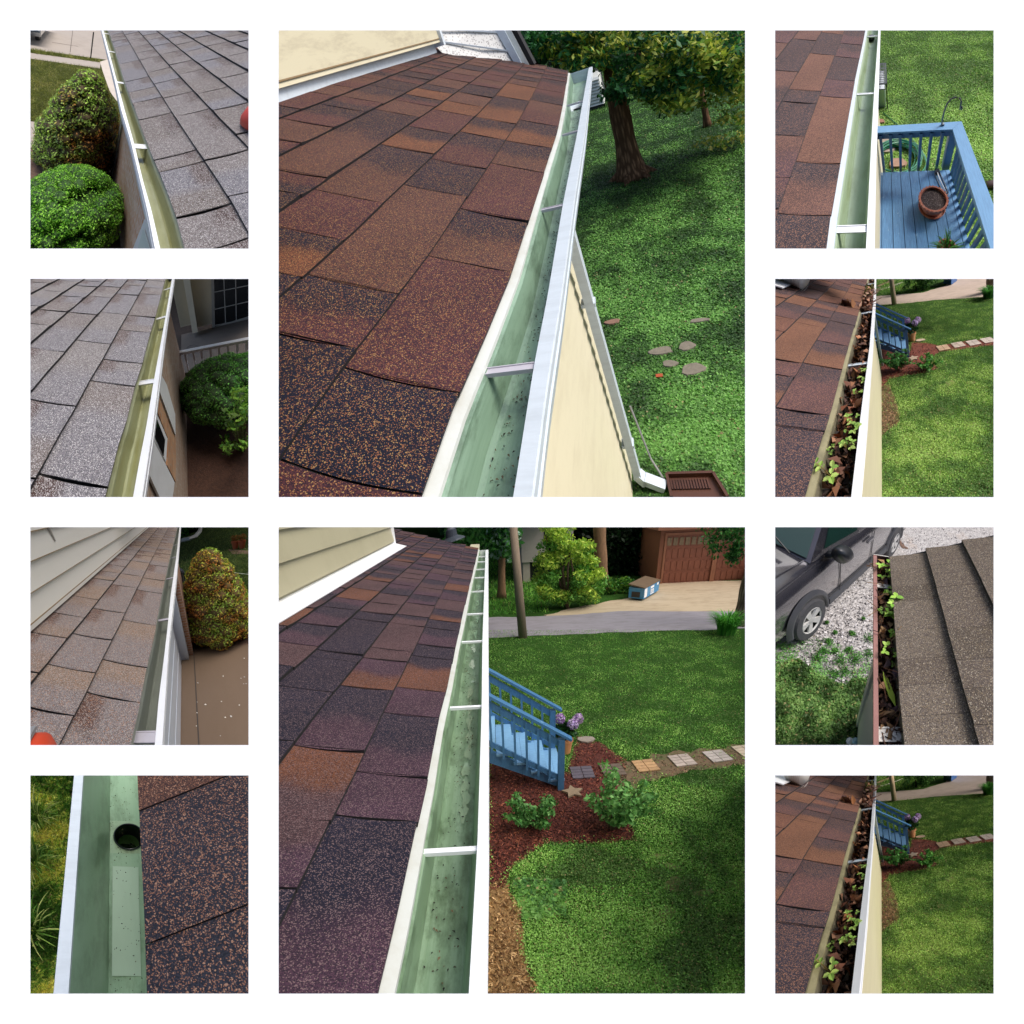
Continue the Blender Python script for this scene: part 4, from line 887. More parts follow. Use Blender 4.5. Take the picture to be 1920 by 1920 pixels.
    put(P, 'roots', rt, M['bark'], parent=t, smooth=True); lb_ = MB()
    for k in range(7): c = P.aty(rnd.uniform(1050, 1900), rnd.uniform(-20, 180), b[1]+rnd.uniform(-1, 1)); lb_.tube([tp+[0, 0, .2+.1*k], (tp+c)/2+[0, 0, .3], c], [.07, .05, .02], 6)
    put(P, 'limbs', lb_, M['bark'], parent=t, cull=True); cl = []
    for k in range(330):
        u = rnd.uniform(1000, 1960); lo = np.interp(u, [1000, 1040, 1110, 1300, 1330, 1400, 1470, 1540, 1620, 1700, 1960], [40, 100, 110, 150, 300, 290, 200, 260, 330, 200, 250]); v = -30+rnd.random()**.9*(lo+30)
        if (u < 1375 and v > 140) or (u < 1180 and v > 60): continue
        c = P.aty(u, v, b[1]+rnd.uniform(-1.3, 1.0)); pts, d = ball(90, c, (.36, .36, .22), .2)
        lit = rnd.random() < np.interp(u, [1000, 1400, 1900], [.12, .35, .7]); cc = lawn_cols('a8b44a', 'c4c45c', '7a9c40') if lit else lawn_cols('2b5c36', '387040', '468448', '1f4828')  # sunlight painted into the leaf colours, yellower towards the right
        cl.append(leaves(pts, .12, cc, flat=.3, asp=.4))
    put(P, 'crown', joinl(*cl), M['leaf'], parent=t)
    # shrubs and branches at the right edge
    b = P.at(1765, 395, gz); t = thing(P, 'tree', 'small thin trunked tree with sunlit drooping leaves at the right edge, upper large view', 'tree', b); tree_trunk(P, t, [b, P.aty(1740, 250, b[1]), P.aty(1745, 60, b[1])], [.08, .06, .05], M['bark']); cl = []
    for k in range(80):
        u = rnd.uniform(1680, 1960); v = rnd.uniform(100, 330) if rnd.random() < .4 else rnd.uniform(250, 700); 
        if v > 330 and u < 1960-(rnd.random()**1.5)*240: u = rnd.uniform(1790, 1960)
        c = P.aty(u, v, b[1]-1.8+rnd.uniform(-.4, .4)); pts, d = ball(32, c, (.22, .2, .1), .2); cl.append(leaves(pts, .085, lawn_cols('a3a84a', 'c2bb5c', '6f9038', '4e7c34'), flat=.4, asp=.45))  # sunlit yellow is put into these leaf colours as well
    put(P, 'crown', joinl(*cl), M['leaf'], parent=t)
    cl = []
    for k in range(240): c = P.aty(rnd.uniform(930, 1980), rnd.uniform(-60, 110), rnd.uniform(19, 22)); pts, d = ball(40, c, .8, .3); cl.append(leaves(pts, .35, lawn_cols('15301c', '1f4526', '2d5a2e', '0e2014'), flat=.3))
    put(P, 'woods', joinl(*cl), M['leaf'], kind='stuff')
    # pale shed behind the gutter end
    a = P.at(1325, 318, gz); t = thing(P, 'shed', 'pale ribbed shed wall just beyond the gutter end, upper large view', 'shed', a); mb = MB(); x1 = P.aty(1342, 300, a[1])[0]; zt = P.aty(1310, 188, a[1])[2]
    for k in range(9): z0 = gz+.12+k*(zt-gz-.12)/9; mb.hexa([(a[0]-1.8, a[1]-.05, z0), (x1, a[1]-.05, z0), (x1, a[1]+3, z0), (a[0]-1.8, a[1]+3, z0)], [(a[0]-1.8, a[1], z0+(zt-gz)/9-.03), (x1-.04, a[1], z0+(zt-gz)/9-.03), (x1-.04, a[1]+3, z0+(zt-gz)/9-.03), (a[0]-1.8, a[1]+3, z0+(zt-gz)/9-.03)])
    put(P, 'ribbed_wall', mb, M['creamflash'], parent=t); mb = MB(); mb.box((a[0]-1.8, a[1]+.05, gz), (x1-.05, a[1]+3, gz+.12)); put(P, 'base', mb, M['black'], parent=t)
M['lawnC1'] = grass_ground('clover_ground', lin('223c18'), lin('2c4e1e'), lin('3a6026'), lin('5c5434'), .72)
M['creamold'] = plain_mat('stained_cream_siding', lin('cfc6a6'), .45, .6, lin('9a8c70'), 5, (2, 1, 4), d0=.48)
M['brownplastic'] = plain_mat('brown_plastic_tray', lin('54301f'), .5, .5, lin('2c1b12'), 6)
def soffit_mat():
    s = Nd('perforated_soffit'); v = s.voro(60, out='Distance'); c = s.mix(s.ramp(v, (.25, 1), (.4, 0)), lin('c9c8c4'), lin('8c8a88')); return s.end(c, .5)
M['soffit'] = soffit_mat()
# ------------------------------------------------------------------ left column
def blobs(P, t, cs, rs, n, leaf, colf, core, name='foliage', nb=1.2, asp=.45, mat='leaf', flat=.2):
    """clipped or conifer foliage: many small leaf bits on overlapping clumps, with a twiggy dark inside"""
    ls = []; cs = np.asarray(cs); tot = sum(r*r for r in rs)
    for c, r in zip(cs, rs):
        k = max(30, int(n*r*r/tot)); pts, d = ball(k, c, (r, r, r*.85), .86)
        dd = np.linalg.norm((pts[:, None, :]-cs[None])/np.asarray(rs)[None, :, None], axis=2); keep = (dd < .72).sum(1) == 0
        pts, d = pts[keep], d[keep]
        if len(pts): ls.append(leaves(pts, leaf, colf(pts, c)*1.35, nrmb=d*nb, asp=asp, cj=.35, flat=flat, fold=.5))
    put(P, name, joinl(*ls), M[mat], parent=t)
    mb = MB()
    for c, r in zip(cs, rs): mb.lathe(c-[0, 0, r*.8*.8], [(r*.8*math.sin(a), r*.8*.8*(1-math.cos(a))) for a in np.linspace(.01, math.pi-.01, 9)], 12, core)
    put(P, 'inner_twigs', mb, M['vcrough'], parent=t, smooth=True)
def cone_shape(b, h, r, n, rb=.16, top=.12):
    cs = []; rs = []
    for k in range(n):
        q = (k+.5)/n; z = h*(q**1.15); rr = r*(1-.93*q**2.9)*(.95+.1*rnd.random()); a = k*2.4
        cs.append(b+[rr*.78*math.cos(a), rr*.78*math.sin(a), .1*h+z*.86]); rs.append(max(top*r, rb*(1.15-.5*q)*(.85+.3*rnd.random())))
    for q in np.linspace(.15, .9, 6): cs.append(b+[0, 0, h*q]); rs.append(r*(1-.88*q**2.8)*.8)
    return cs, rs
def L1():
    P = Panel(57, 57, 409, (510, -450), (230, 3500), .5); reseed(31); zg, gz = -.85, -3.6; zE = zg+.02
    G = ([(632, 20), (740, 430), (800, 700), (880, 960), (950, 1250), (1040, 1620), (1095, 1910)], [(660, 60), (760, 440), (830, 700), (915, 1000), (985, 1300), (1070, 1600), (1140, 1910)],
         [(690, 10), (745, 160), (830, 440), (920, 680), (1000, 900), (1100, 1150), (1220, 1440), (1310, 1690), (1370, 1910)])
    H = thing(P, 'house', 'house with grey tan shingles above the cone bush and round hedge, top left picture', 'house', (.6, 2, gz))
    g, O, L, E = gutter(P, H, G, zg, zE, 1, .2, 7.2, strap_ys(P, [(920, 1012, .05), (765, 452, .05), (690, 180, .05), (665, 25, .06)], zg), [M['gL'], M['whitebright'], M['white'], M['whitebright']], flange=.0, depth=.1)
    jo = [(1290, 1105), (1530, 1600), (1130, 760), (1020, 520), (985, 425), (930, 270), (860, 130), (1080, 610), (1520, 1155), (1700, 1120)]
    R, on = roof(P, H, E, zE, 1, 26, .1, 7.2, [.265]*9, (.26, .5), palL([lin('6d6c75'), lin('756c69'), lin('695d55')], lin('452a22')), M['shL'], joints=jo, gap=.008, th=.016, curl=.6)
    xw = P.at(775, 1750, gz)[0]; mb = MB(); mb.box((xw, .2, gz), (xw+.2, 5.2, zg-.16)); yp = P.at(725, 1290, gz)[1]
    mb = MB(); mb.box((xw, .2, gz), (xw+.2, yp, zg-.14)); put(P, 'brick_wall', mb, M['brickL1'], parent=H)
    mb = MB(); mb.box((xw-.03, yp-.02, gz), (xw+.1, yp+.14, zg-.12)); put(P, 'corner_trim', mb, M['whiteL'], parent=H)
    mb = MB(); mb.box((xw-.1, .2, zg-.15), (E(3)+.1, yp+.1, zg-.105)); put(P, 'soffit', mb, M['whiteL'], parent=H)
    A = lambda u, v: P.atx(u, v, xw-.012)
    plate(P, [A(1005, 1660), A(1120, 2000), A(870, 2000)], (.012, 0, 0), M['whiteL'], 'window_trim', H)
    plate(P, [A(1010, 1740)+[-.02, 0, 0], A(1085, 1990)+[-.02, 0, 0], A(935, 1990)+[-.02, 0, 0]], (.008, 0, 0), M['palepanel'], 'shutter', H)
    ground(P, 'lawn', gz, M['lawnL1'], y1=60)
    sheet(P, 'sidewalk', [(-60, 190), (620, 282), (612, 335), (-60, 240)], gz+.01, M['concL'], wob=0)
    sheet(P, 'street', [(-60, -60), (700, -60), (700, 262), (-60, 158)], gz+.006, M['concL'], wob=0)
    sheet(P, 'driveway', [(612, 275), (700, 250), (900, 700), (760, 620), (700, 540), (640, 370)], gz+.014, M['concL2'], wob=0)
    sheet(P, 'walkway', [(-60, 795), (155, 812), (90, 960), (-60, 1100)], gz+.01, M['concL'], wob=0)
    sheet(P, 'mulch_bed', [(-60, 1090), (85, 955), (150, 830), (700, 900), (800, 1300), (800, 2000), (-60, 2000)], gz+.012, M['mulchtan'])
    mb = MB(); a = P.at(375, -20, gz+.012); b = P.at(350, 190, gz+.012); mb.beam(a, b, .03, .004); a = P.at(190, 105, gz+.012); b = P.at(420, 140, gz+.012); mb.beam(a, b, .03, .004); put(P, 'street_cracks', mb, M['crack'], kind='structure')
    mb = MB(); a = P.at(10, 850, gz+.016); b = P.at(80, 970, gz+.016); mb.beam(a, b, .012, .004); put(P, 'walkway_joint', mb, M['crack'], kind='structure')
    GL = lawn_cols('4c5a22', '5c6a2a', '66742f', '747c3c')
    grass(P, 'grass', [(-40, 240), (615, 330), (700, 560), (600, 900), (150, 812), (-40, 798)], gz, 30000, .05, GL, clover=.1, thin=.1)
    grass(P, 'grass', [(-40, 155), (612, 260), (612, 285), (-40, 195)], gz, 5000, .08, GL, clover=0)
    # pole
    b = P.at(530, 245, gz); tp = P.aty(556, 15, b[1]); mb = MB(); mb.tube([b, tp], .035, 8, lin('202226')); put(P, 'marker_pole', mb, M['vc'], base=b, label='thin black pole standing on the grass strip by the street, top left picture', cat='pole')
    # pickup tail at the corner
    a = P.at(10, 108, gz); t = thing(P, 'pickup_truck', 'white pickup truck tail at the upper left corner of the top left picture', 'pickup truck', a)
    s = .0; X = P.aty(100, 60, a[1])[0]; x0 = X-1.9; mb = MB(); mb.hexa([(x0, a[1], gz+.45), (X-.05, a[1], gz+.45), (X, a[1]+.1, gz+.5), (X, a[1]+4, gz+.5), (x0, a[1]+4, gz+.5)], [(x0, a[1], gz+1.3), (X-.05, a[1], gz+1.3), (X, a[1]+.1, gz+1.3), (X, a[1]+4, gz+1.3), (x0, a[1]+4, gz+1.3)]); put(P, 'body', mb, M['whitecar'], parent=t)
    mb = MB(); mb.box((x0, a[1]-.16, gz+.42), (X-.02, a[1]-.02, gz+.62)); put(P, 'bumper', mb, M['chrome'], parent=t)
    mb = MB(); mb.box((X-.22, a[1]-.02, gz+.8), (X-.06, a[1]-.004, gz+1.15), lin('b8862a')); put(P, 'tail_light', mb, M['vc'], parent=t)
    for xx in (X-.35,): mb = MB(); mb.lathe((xx, a[1]+.9, gz+.36), [(.2, -.12), (.36, -.12), (.38, 0), (.36, .12), (.2, .12)], 20, lin('18181a'), ax=((0, 1, 0), (0, 0, 1), (1, 0, 0))); put(P, 'wheel', mb, M['vc'], parent=t)
    # conical bush
    b = P.at(400, 1130, gz)+[0, 0, 0]; t = thing(P, 'conical_bush', 'green and browning dwarf spruce with rounded cone shape on the mulch, top left picture', 'bush', b)
    tipz = P.aty(530, 352, b[1])[2]-gz; w_ = P.aty(770, 900, b[1])[0]-P.aty(70, 1100, b[1])[0]; tx = P.aty(520, 380, b[1])[0]-b[0]
    cs, rs = cone_shape(b, tipz*.98, w_*.53, 130, rb=.27); cs = [c+np.array([tx*((c[2]-gz)/tipz), 0, 0]) for c in cs]
    def cf(pts, c):
        h = (pts[:, 2]-gz)/tipz; q = fbm(pts[:, 0]*3+pts[:, 1]*2, pts[:, 2]*3, 1.1, 5)+.25*(pts[:, 0]-b[0])-.55*(h-.45)+RS.normal(size=len(pts))*.08
        A = np.array([lin('98b454')]); B_ = np.array([lin('849a52')]); C_ = np.array([lin('b47c46')]); D = np.array([lin('9c9648')])
        return np.where((q > .62)[:, None], C_, np.where((q > .45)[:, None], D, np.where((q > .33)[:, None], B_, A)))
    blobs(P, t, cs, rs, 60000, .05, cf, lin('4a3c22'))
    # round hedge in front
    b = P.at(330, 2050, gz); b = P.aty(330, 1900, b[1]); 
    c = P.aty(360, 1760, 2.35); c[2] = gz+.55; b = np.array([c[0], c[1], gz]); t = thing(P, 'round_bush', 'bright green clipped round bush filling the bottom of the top left picture', 'bush', b)
    cs = []; rs = []
    for k in range(150):
        d = RS.normal(size=3); d[2] = abs(d[2]); d /= np.linalg.norm(d); cs.append(c+d*[.74, .68, .62]+[0, 0, -.1]); rs.append(.13+.05*rnd.random())
    cs.append(c); rs.append(.66)
    cf2 = lambda pts, c_: np.array([lin('6a9e34'), lin('7cb23c'), lin('90c24c'), lin('4f8028')])[RS.randint(4, size=len(pts))]
    blobs(P, t, cs, rs, 60000, .034, cf2, lin('2f5018'), nb=.8)
    # small weeds at the corner and the red tool on the roof
    p = P.aty(120, 1850, c[1]-.6); t = thing(P, 'sprig', 'lighter leafy sprig poking out of the round bush, top left picture', 'plant', p); pts, d = ball(160, p, (.16, .1, .14), .2); put(P, 'foliage', leaves(pts, .05, lawn_cols('8ab83c', '9cc850'), flat=.5), M['leaf'], parent=t); mb = MB(); mb.tube([p-[0, 0, .3], p], .006, 5, lin('5a6a2a')); put(P, 'stem', mb, M['vc'], parent=t)
    s_, y_ = on(1915, 870); p = R(s_, y_, .02); mb = MB(); mb.lathe(p+[.02, 0, 0], [(.0, 0), (.07, 0), (.085, .04), (.075, .11), (.03, .14), (0, .14)], 14, lin('d1341c')); put(P, 'red_plug', mb, M['vc'], base=p, label='rounded red plastic cap on the shingles at the right edge of the top left picture', cat='cap', smooth=True)
def L2():
    P = Panel(57, 523, 409, (1340, -560), (1850, 2900), .6); reseed(41); zg, gz = -.58, -3.0; zE = zg+.02
    G = ([(1265, 0), (1220, 250), (1180, 500), (1120, 950), (1060, 1400), (980, 1910)], [(1245, 0), (1190, 330), (1085, 900), (1020, 1300), (960, 1600), (905, 1910)],
         [(1185, 0), (1140, 160), (1085, 360), (1040, 500), (965, 780), (900, 970), (830, 1250), (760, 1450), (700, 1680), (640, 1910)])
    H = thing(P, 'house', 'house with grey shingles, brick wall, white shutters beside a porch, second left picture', 'house', (-.6, 2, gz))
    g, O, L, E = gutter(P, H, G, zg, zE, -1, .1, 4.3, strap_ys(P, [(1085, 890, .035), (1190, 325, .035), (1240, 72, .035)], zg), [M['gL'], M['whitebright'], M['white'], M['whitebright']], depth=.09)
    jo = [(350, 1780), (720, 935), (810, 740), (915, 470), (970, 340), (1050, 145), (1065, 85), (190, 1100), (540, 565), (720, 310), (830, 145), (900, 65), (430, 310), (600, 165), (130, 630)]
    R, on = roof(P, H, E, zE, -1, 26, -.6, 4.6, [.228]*9, (.2, .42), palL([lin('706d73'), lin('7a7370'), lin('6d615b')], lin('472a22')), M['shL'], joints=jo, gap=.006, th=.013, curl=.9)
    xw = P.at(1383, 1650, gz)[0]; yw = P.at(1340, 870, gz)[1]
    mb = MB(); mb.box((xw-.2, 0, gz), (xw, yw, zg-.12)); put(P, 'brick_wall', mb, M['brickL2'], parent=H)
    mb = MB(); mb.box((E(1)-.1, 0, zg-.13), (xw+.1, yw, zg-.095)); put(P, 'soffit', mb, M['whiteL'], parent=H)
    A = lambda u, v, o=.0: P.atx(u, v, xw+o); ex = (-.02, 0, 0)
    plate(P, [A(1140, 820, .03), A(1200, 930, .03), A(1275, 1190, .03), A(1278, 1375, .03), A(1120, 940, .03)], ex, M['whiteL'], 'shutter', H)
    w_ = plate(P, [A(1085, 1120, .03), A(1207, 1405, .03), A(1195, 1610, .03), A(1050, 1340, .03)], ex, M['whiteL'], 'window', H)
    plate(P, [A(1092, 1175, .036), A(1186, 1415, .036), A(1174, 1560, .036), A(1066, 1320, .036)], (-.004, 0, 0), M['glassdark'], 'pane', w_)
    plate(P, [A(1050, 1350, .03), A(1270, 1790, .03), A(1262, 1860, .03), A(1240, 1990, .03), A(1170, 1990, .03), A(1010, 1640, .03)], ex, M['whiteL'], 'lower_shutter', H)
    plate(P, [A(1120, 1000, .012), A(1280, 1400, .012), A(1280, 1790, .012), A(1205, 1640, .012), A(1210, 1400, .012), A(1100, 1120, .012)], ex, M['brickwarm'], 'window_surround', H)
    # ground and porch
    ground(P, 'lawn', gz, M['soilL2'], y1=40)
    sheet(P, 'mulch_bed', [(1330, 900), (2000, 600), (2000, 2000), (1380, 2000)], gz+.01, M['mulchred'])
    q = P.at(1340, 885, gz); yb = q[1]; pt = thing(P, 'porch', 'shaded porch with tan lap siding behind the white railing, second left picture', 'porch', (1, yb+1.6, gz))
    yf = yb+2.2; ztopw = P.aty(1300, -90, yf)[2]; mb = MB(); mb.box((xw-.1, yb+.1, gz), (6, yf, gz+.12)); put(P, 'porch_floor', mb, M['porchfloor'], parent=pt)
    siding = MB(); z = gz+.25; xc = P.aty(1465, 400, yf)[0]
    while z < ztopw: siding.hexa([(xc, yf-.02, z), (7, yf-.02, z), (7, yf+.1, z), (xc, yf+.1, z)], [(xc, yf-.004, z+.1), (7, yf-.004, z+.1), (7, yf+.1, z+.1), (xc, yf+.1, z+.1)]); z += .1
    put(P, 'back_wall', siding, M['tanshade'], parent=pt)
    mb = MB(); mb.box((xc-.16, yf-.35, gz+.25), (xc, yf+.1, ztopw)); put(P, 'corner_board', mb, M['tanshade'], parent=pt)
    sd_ = MB(); z = gz+.25
    while z < ztopw: sd_.hexa([(xw-.1, yf+.28, z), (xc-.1, yf+.28, z), (xc-.1, yf+.4, z), (xw-.1, yf+.4, z)], [(xw-.1, yf+.3, z+.1), (xc-.1, yf+.3, z+.1), (xc-.1, yf+.4, z+.1), (xw-.1, yf+.4, z+.1)]); z += .1
    put(P, 'side_wall', sd_, M['tanshade2'], parent=pt)
    Y = lambda u, v, o=0: P.aty(u, v, yf-.03-o)
    wn = plate(P, [Y(1590, -60), Y(1980, -60), Y(1980, 370), Y(1600, 460)], (0, .03, 0), M['whiteshade'], 'window', pt)
    plate(P, [Y(1615, -60, .006), Y(1980, -60, .006), Y(1980, 310, .006), Y(1625, 420, .006)], (0, .004, 0), M['glassdark'], 'pane', wn)
    mb = MB()
    for a, b in (((1600, 120), (1980, 45)), ((1610, 270), (1980, 185)), ((1700, -60), (1718, 390)), ((1805, -60), (1812, 365)), ((1600, 415), (1980, 335))): mb.beam(Y(*a, .012), Y(*b, .012), .022, .01, (0, 1, 0))
    put(P, 'muntins', mb, M['whiteshade'], parent=wn)
    # railing
    a, b = P.aty(1270, 655, yb), P.aty(1990, 515, yb); b[2] = a[2]+(b[2]-a[2])*.5; a = P.aty(1270, 660, yb); b = P.aty(1990, 520, yb)
    t = thing(P, 'railing', 'white porch railing with turned balusters behind the hedge, second left picture', 'railing', (a[0], yb, gz)); mb = MB(); mb.beam(a, b, .1, .06); put(P, 'top_rail', mb, M['whitebright'], parent=t)
    for k, u in enumerate((1290, 1360, 1432, 1502, 1582, 1657, 1737, 1820, 1903)):
        q0 = P.aty(u, 655-(u-1270)*.195+20, yb); hh = .72; c = q0-[0, 0, hh]; mb = MB(); mb.box(c+[-.022, -.022, hh-.2], c+[.022, .022, hh-.0]); mb.box(c+[-.022, -.022, 0], c+[.022, .022, .1])
        mb.lathe(c, [(.012, .1), (.022, .16), (.013, .19), (.02, .3), (.022, .4), (.013, .48), (.02, .5), (.012, .52)], 8); put(P, 'baluster', mb, M['whitebright'], parent=t)
    # wire basket
    c = P.aty(1430, 640, yb+1.2); t = thing(P, 'wire_basket', 'black wire basket stand on the porch behind the railing, second left picture', 'basket', c-[0, 0, .3])
    for dz, r in ((.12, .17), (.02, .16), (-.1, .12)): mb = MB(); mb.tube([c+[r*math.cos(a), r*math.sin(a), dz] for a in np.linspace(0, 6.28, 25)], .008, 6, cap=False); put(P, 'ring', mb, M['black'], parent=t)
    mb = MB()
    for a in np.linspace(0, 6.28, 9)[:-1]: mb.tube([c+[.17*math.cos(a), .17*math.sin(a), .12], c+[.12*math.cos(a), .12*math.sin(a), -.1], c+[.1*math.cos(a), .1*math.sin(a), -.35]], .006, 5)
    put(P, 'uprights', mb, M['black'], parent=t)
    # clipped dark bush
    c = P.aty(1790, 1190, yb-1.15); c[2] = gz+.5; t = thing(P, 'round_bush', 'dark green clipped bush in front of the porch railing, second left picture', 'bush', (c[0], c[1], gz)); cs = []; rs = []
    for k in range(170):
        d = RS.normal(size=3); d[2] = abs(d[2])*1.1-.35*rnd.random(); d /= np.linalg.norm(d); cs.append(c+d*[.80, .62, .5]); rs.append(.13+.05*rnd.random())
    cs.append(c); rs.append(.5)
    blobs(P, t, cs, rs, 50000, .032, lambda p, c_: np.array([lin('4c8238'), lin('5a9442'), lin('3c6c30'), lin('6ca24c')])[RS.randint(4, size=len(p))], lin('24401c'), nb=.8)
    # leafy bright shrub
    b = P.at(1840, 1900, gz); b = P.aty(1850, 1500, 1.55); b[2] = gz; t = thing(P, 'leafy_shrub', 'bright green pointed leaved shrub in the lower right of the second left picture', 'shrub', b); ls = []; st = MB()
    for k in range(42):
        v = rnd.uniform(980, 1950); u0 = np.interp(v, [980, 1250, 1300, 1500, 1900], [1830, 1760, 1690, 1680, 1650]); u = rnd.uniform(u0, 1960); c = P.aty(u, v, b[1]+rnd.uniform(-.15, .35)); pts, d = ball(20, c, (.11, .1, .09), .1)
        ls.append(leaves(pts, .085, lawn_cols('5c8a34', '74a43e', '8fbc4a', '3f6c2a'), flat=.8, asp=.42, fold=.5)); st.tube([b+[.02*(k % 5), .1, 0], (b+c)/2+[0, .05, .1], c], [.008, .006, .003], 5, lin('4c5a2a'))
    put(P, 'stems', st, M['vc'], parent=t, cull=True); put(P, 'foliage', joinl(*ls), M['leafgloss'], parent=t)
def L3():
    P = Panel(57, 988.5, 409, (1350, -270), (2010, 3870), .5); reseed(51); zg, gz = -.72, -3.5; zE = zg+.02
    G = ([(1325, 0), (1290, 400), (1250, 750), (1220, 1000), (1200, 1300), (1180, 1600), (1160, 1910)], [(1312, 0), (1285, 250), (1235, 600), (1205, 900), (1170, 1200), (1130, 1500), (1095, 1910)],
         [(1285, 30), (1230, 240), (1195, 400), (1150, 600), (1110, 800), (1080, 960), (1010, 1250), (945, 1570), (890, 1800), (865, 1910)])
    H = thing(P, 'house', 'house with tan shingles, cream siding and garage door by brown driveway, third left picture', 'house', (-.8, 2, gz))
    g, O, L, E = gutter(P, H, G, zg, zE, -1, .3, 12, strap_ys(P, [(1110, 1835, .05), (1215, 800, .03), (1262, 438, .03), (1280, 258, .03), (1292, 150, .03), (1305, 78, .03)], zg), [M['gL3'], M['whitebright'], M['white'], M['galv']], depth=.1)
    jo = [(720, 1510), (820, 1210), (955, 850), (1045, 575), (1080, 467), (1120, 345), (1150, 275), (350, 1255), (530, 975), (700, 750), (830, 530), (890, 430), (960, 310), (1000, 255), (340, 785), (480, 630), (640, 470)]
    R, on = roof(P, H, E, zE, -1, 26, -.3, 13, [.235]*8, (.24, .36), palL([lin('777070'), lin('84705f'), lin('7c6a5e')], lin('4a281e')), M['shL3'], joints=jo, gap=.007, th=.014, curl=.5, tints=[(600, 1060, '00'), (700, 830, '02p'), (380, 1100, '0p')] and [(420, 1080, '00'), (660, 840, '00p')])
    s_ = on(500, 470)[0]; p0 = R(s_, 0, .01); x0 = p0[0]; z0 = p0[2]; wb = MB(); yy = 14
    for za, zb, o0, o1 in ((.0, .03, .03, .03), (.03, .17, .025, .008), (.17, .32, .03, .008), (.32, .47, .03, .008), (.47, .62, .03, .008), (.62, .9, .03, .008)):
        wb.hexa([(x0+o0, 0, z0+za), (x0+o0, yy, z0+za), (x0-.05, yy, z0+za), (x0-.05, 0, z0+za)], [(x0+o1, 0, z0+zb), (x0+o1, yy, z0+zb), (x0-.05, yy, z0+zb), (x0-.05, 0, z0+zb)])
    sw = put(P, 'siding', wb, M['creamL3'], parent=H)
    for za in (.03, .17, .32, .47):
        mb = MB(); mb.box((x0+.02, 0, z0+za-.004), (x0+.0315, yy, z0+za+.001)); put(P, 'lap_shadow', mb, M['lapshade'], parent=sw)  # strip coloured as the shade below the lap
    mb = MB(); a = P.atx(150, 0, x0+.022); b = P.atx(215, 125, x0+.022); mb.box((x0+.01, b[1]-.003, b[2]), (x0+.032, b[1]+.003, b[2]+.3)); put(P, 'board_joint', mb, M['whiteshade'], parent=sw)
    # wall side: garage door, post, brick
    xw = P.at(1320, 1700, gz)[0]; yd = P.at(1320, 1170, gz)[1]
    mb = MB(); mb.box((xw-.2, 0, gz), (xw, yd, zg-.12))
    for k in range(6): mb.box((xw, .1, gz+.02+k*.42), (xw+.012, yd-.25, gz+.42+k*.42-.03))
    put(P, 'garage_door', mb, M['whitedoor'], parent=H)
    c1 = P.at(1397, 1150, gz); mb = MB(); mb.box((xw, yd-.02, gz), (c1[0], yd+.14, zg-.12)); put(P, 'door_jamb', mb, M['whitedoor'], parent=H)
    c2_ = P.at(1437, 1132, gz); mb = MB(); mb.box((c1[0]-.4, yd+.15, gz), (c2_[0], yd+1.2, zg-.14)); put(P, 'brick_pier', mb, M['brickL3'], parent=H)
    mb = MB(); mb.box((E(2)-.1, 0, zg-.135), (xw+.12, 12, zg-.105)); put(P, 'soffit', mb, M['whiteL'], parent=H)
    c = P.aty(1322, 435, yd+1.5); t = thing(P, 'wall_lantern', 'dark metal wall lantern on the brick pier, third left picture', 'lantern', c)
    mb = MB(); mb.lathe(c, [(.05, -.16), (.09, -.15), (.1, .1), (.09, .11)], 6, lin('4a5058')); put(P, 'glass', mb, M['vc'], parent=t); mb = MB(); mb.lathe(c, [(.13, .1), (.1, .17), (.03, .24), (.0, .26)], 12, lin('23262c')); put(P, 'cap', mb, M['vc'], parent=t)
    mb = MB()
    for a in np.linspace(0, 6.28, 7)[:-1]: mb.beam(c+[.1*math.cos(a), .1*math.sin(a), -.16], c+[.105*math.cos(a), .105*math.sin(a), .11], .012, .012, (1, .1, 0))
    mb.beam(c+[-.1, 0, .02], c+[-.35, 0, .02], .03, .03); put(P, 'frame', mb, M['black'], parent=t)
    ground(P, 'lawn', gz, M['lawnL3'], y1=90)
    sheet(P, 'driveway', [(1250, 1100), (1437, 1075), (1700, 1055), (2000, 1020), (2000, 2000), (1200, 2000)], gz+.008, M['brownconc'], wob=.005)
    mb = MB(); a, b = P.at(1437, 1080, gz+.012), P.at(1487, 1990, gz+.012); mb.beam(a, b, .022, .004); put(P, 'driveway_joint', mb, M['crack'], kind='structure')
    sheet(P, 'mulch_bed', [(1370, 640), (1480, 600), (2000, 930), (2000, 1022), (1700, 1060), (1430, 1080)], gz+.006, M['mulchtan'])
    pts = ground_pts(P, np.array([(rnd.uniform(1460, 1920), rnd.uniform(1150, 1900)) for _ in range(16)]), gz+.012); shards(P, 'white_flecks', pts, .035, .8, [lin('d8d4cc')], flat=9, z=.003)
    grass(P, 'grass', [(1325, 0), (1960, 0), (1960, 900), (1330, 700)], gz, 26000, .06, lawn_cols('30451c', '3c5322', '4a6228', '566a2e'), clover=0, thin=.1)
    # planting ring, pots
    c = P.at(1400, 70, gz); t = thing(P, 'ring_bed', 'green bush inside a pale curved edging on the far lawn, third left picture', 'flower bed', c); mb = MB(); mb.tube([P.at(u, v, gz+.1) for u, v in ((1335, 118), (1400, 105), (1450, 85), (1490, 40), (1500, -20))], .22, 6, lin('b9b6ae')); put(P, 'edging', mb, M['vcrough'], parent=t)
    cs = [P.at(1395, 60, gz)+[rnd.uniform(-.9, .9), rnd.uniform(-1, 2), rnd.uniform(.3, .9)] for _ in range(16)]; blobs(P, t, cs, [.6]*16, 9000, .16, lambda p, c_: np.array([lin('2a5a1c'), lin('3a6e26')])[RS.randint(2, size=len(p))], lin('0d1a0a'))
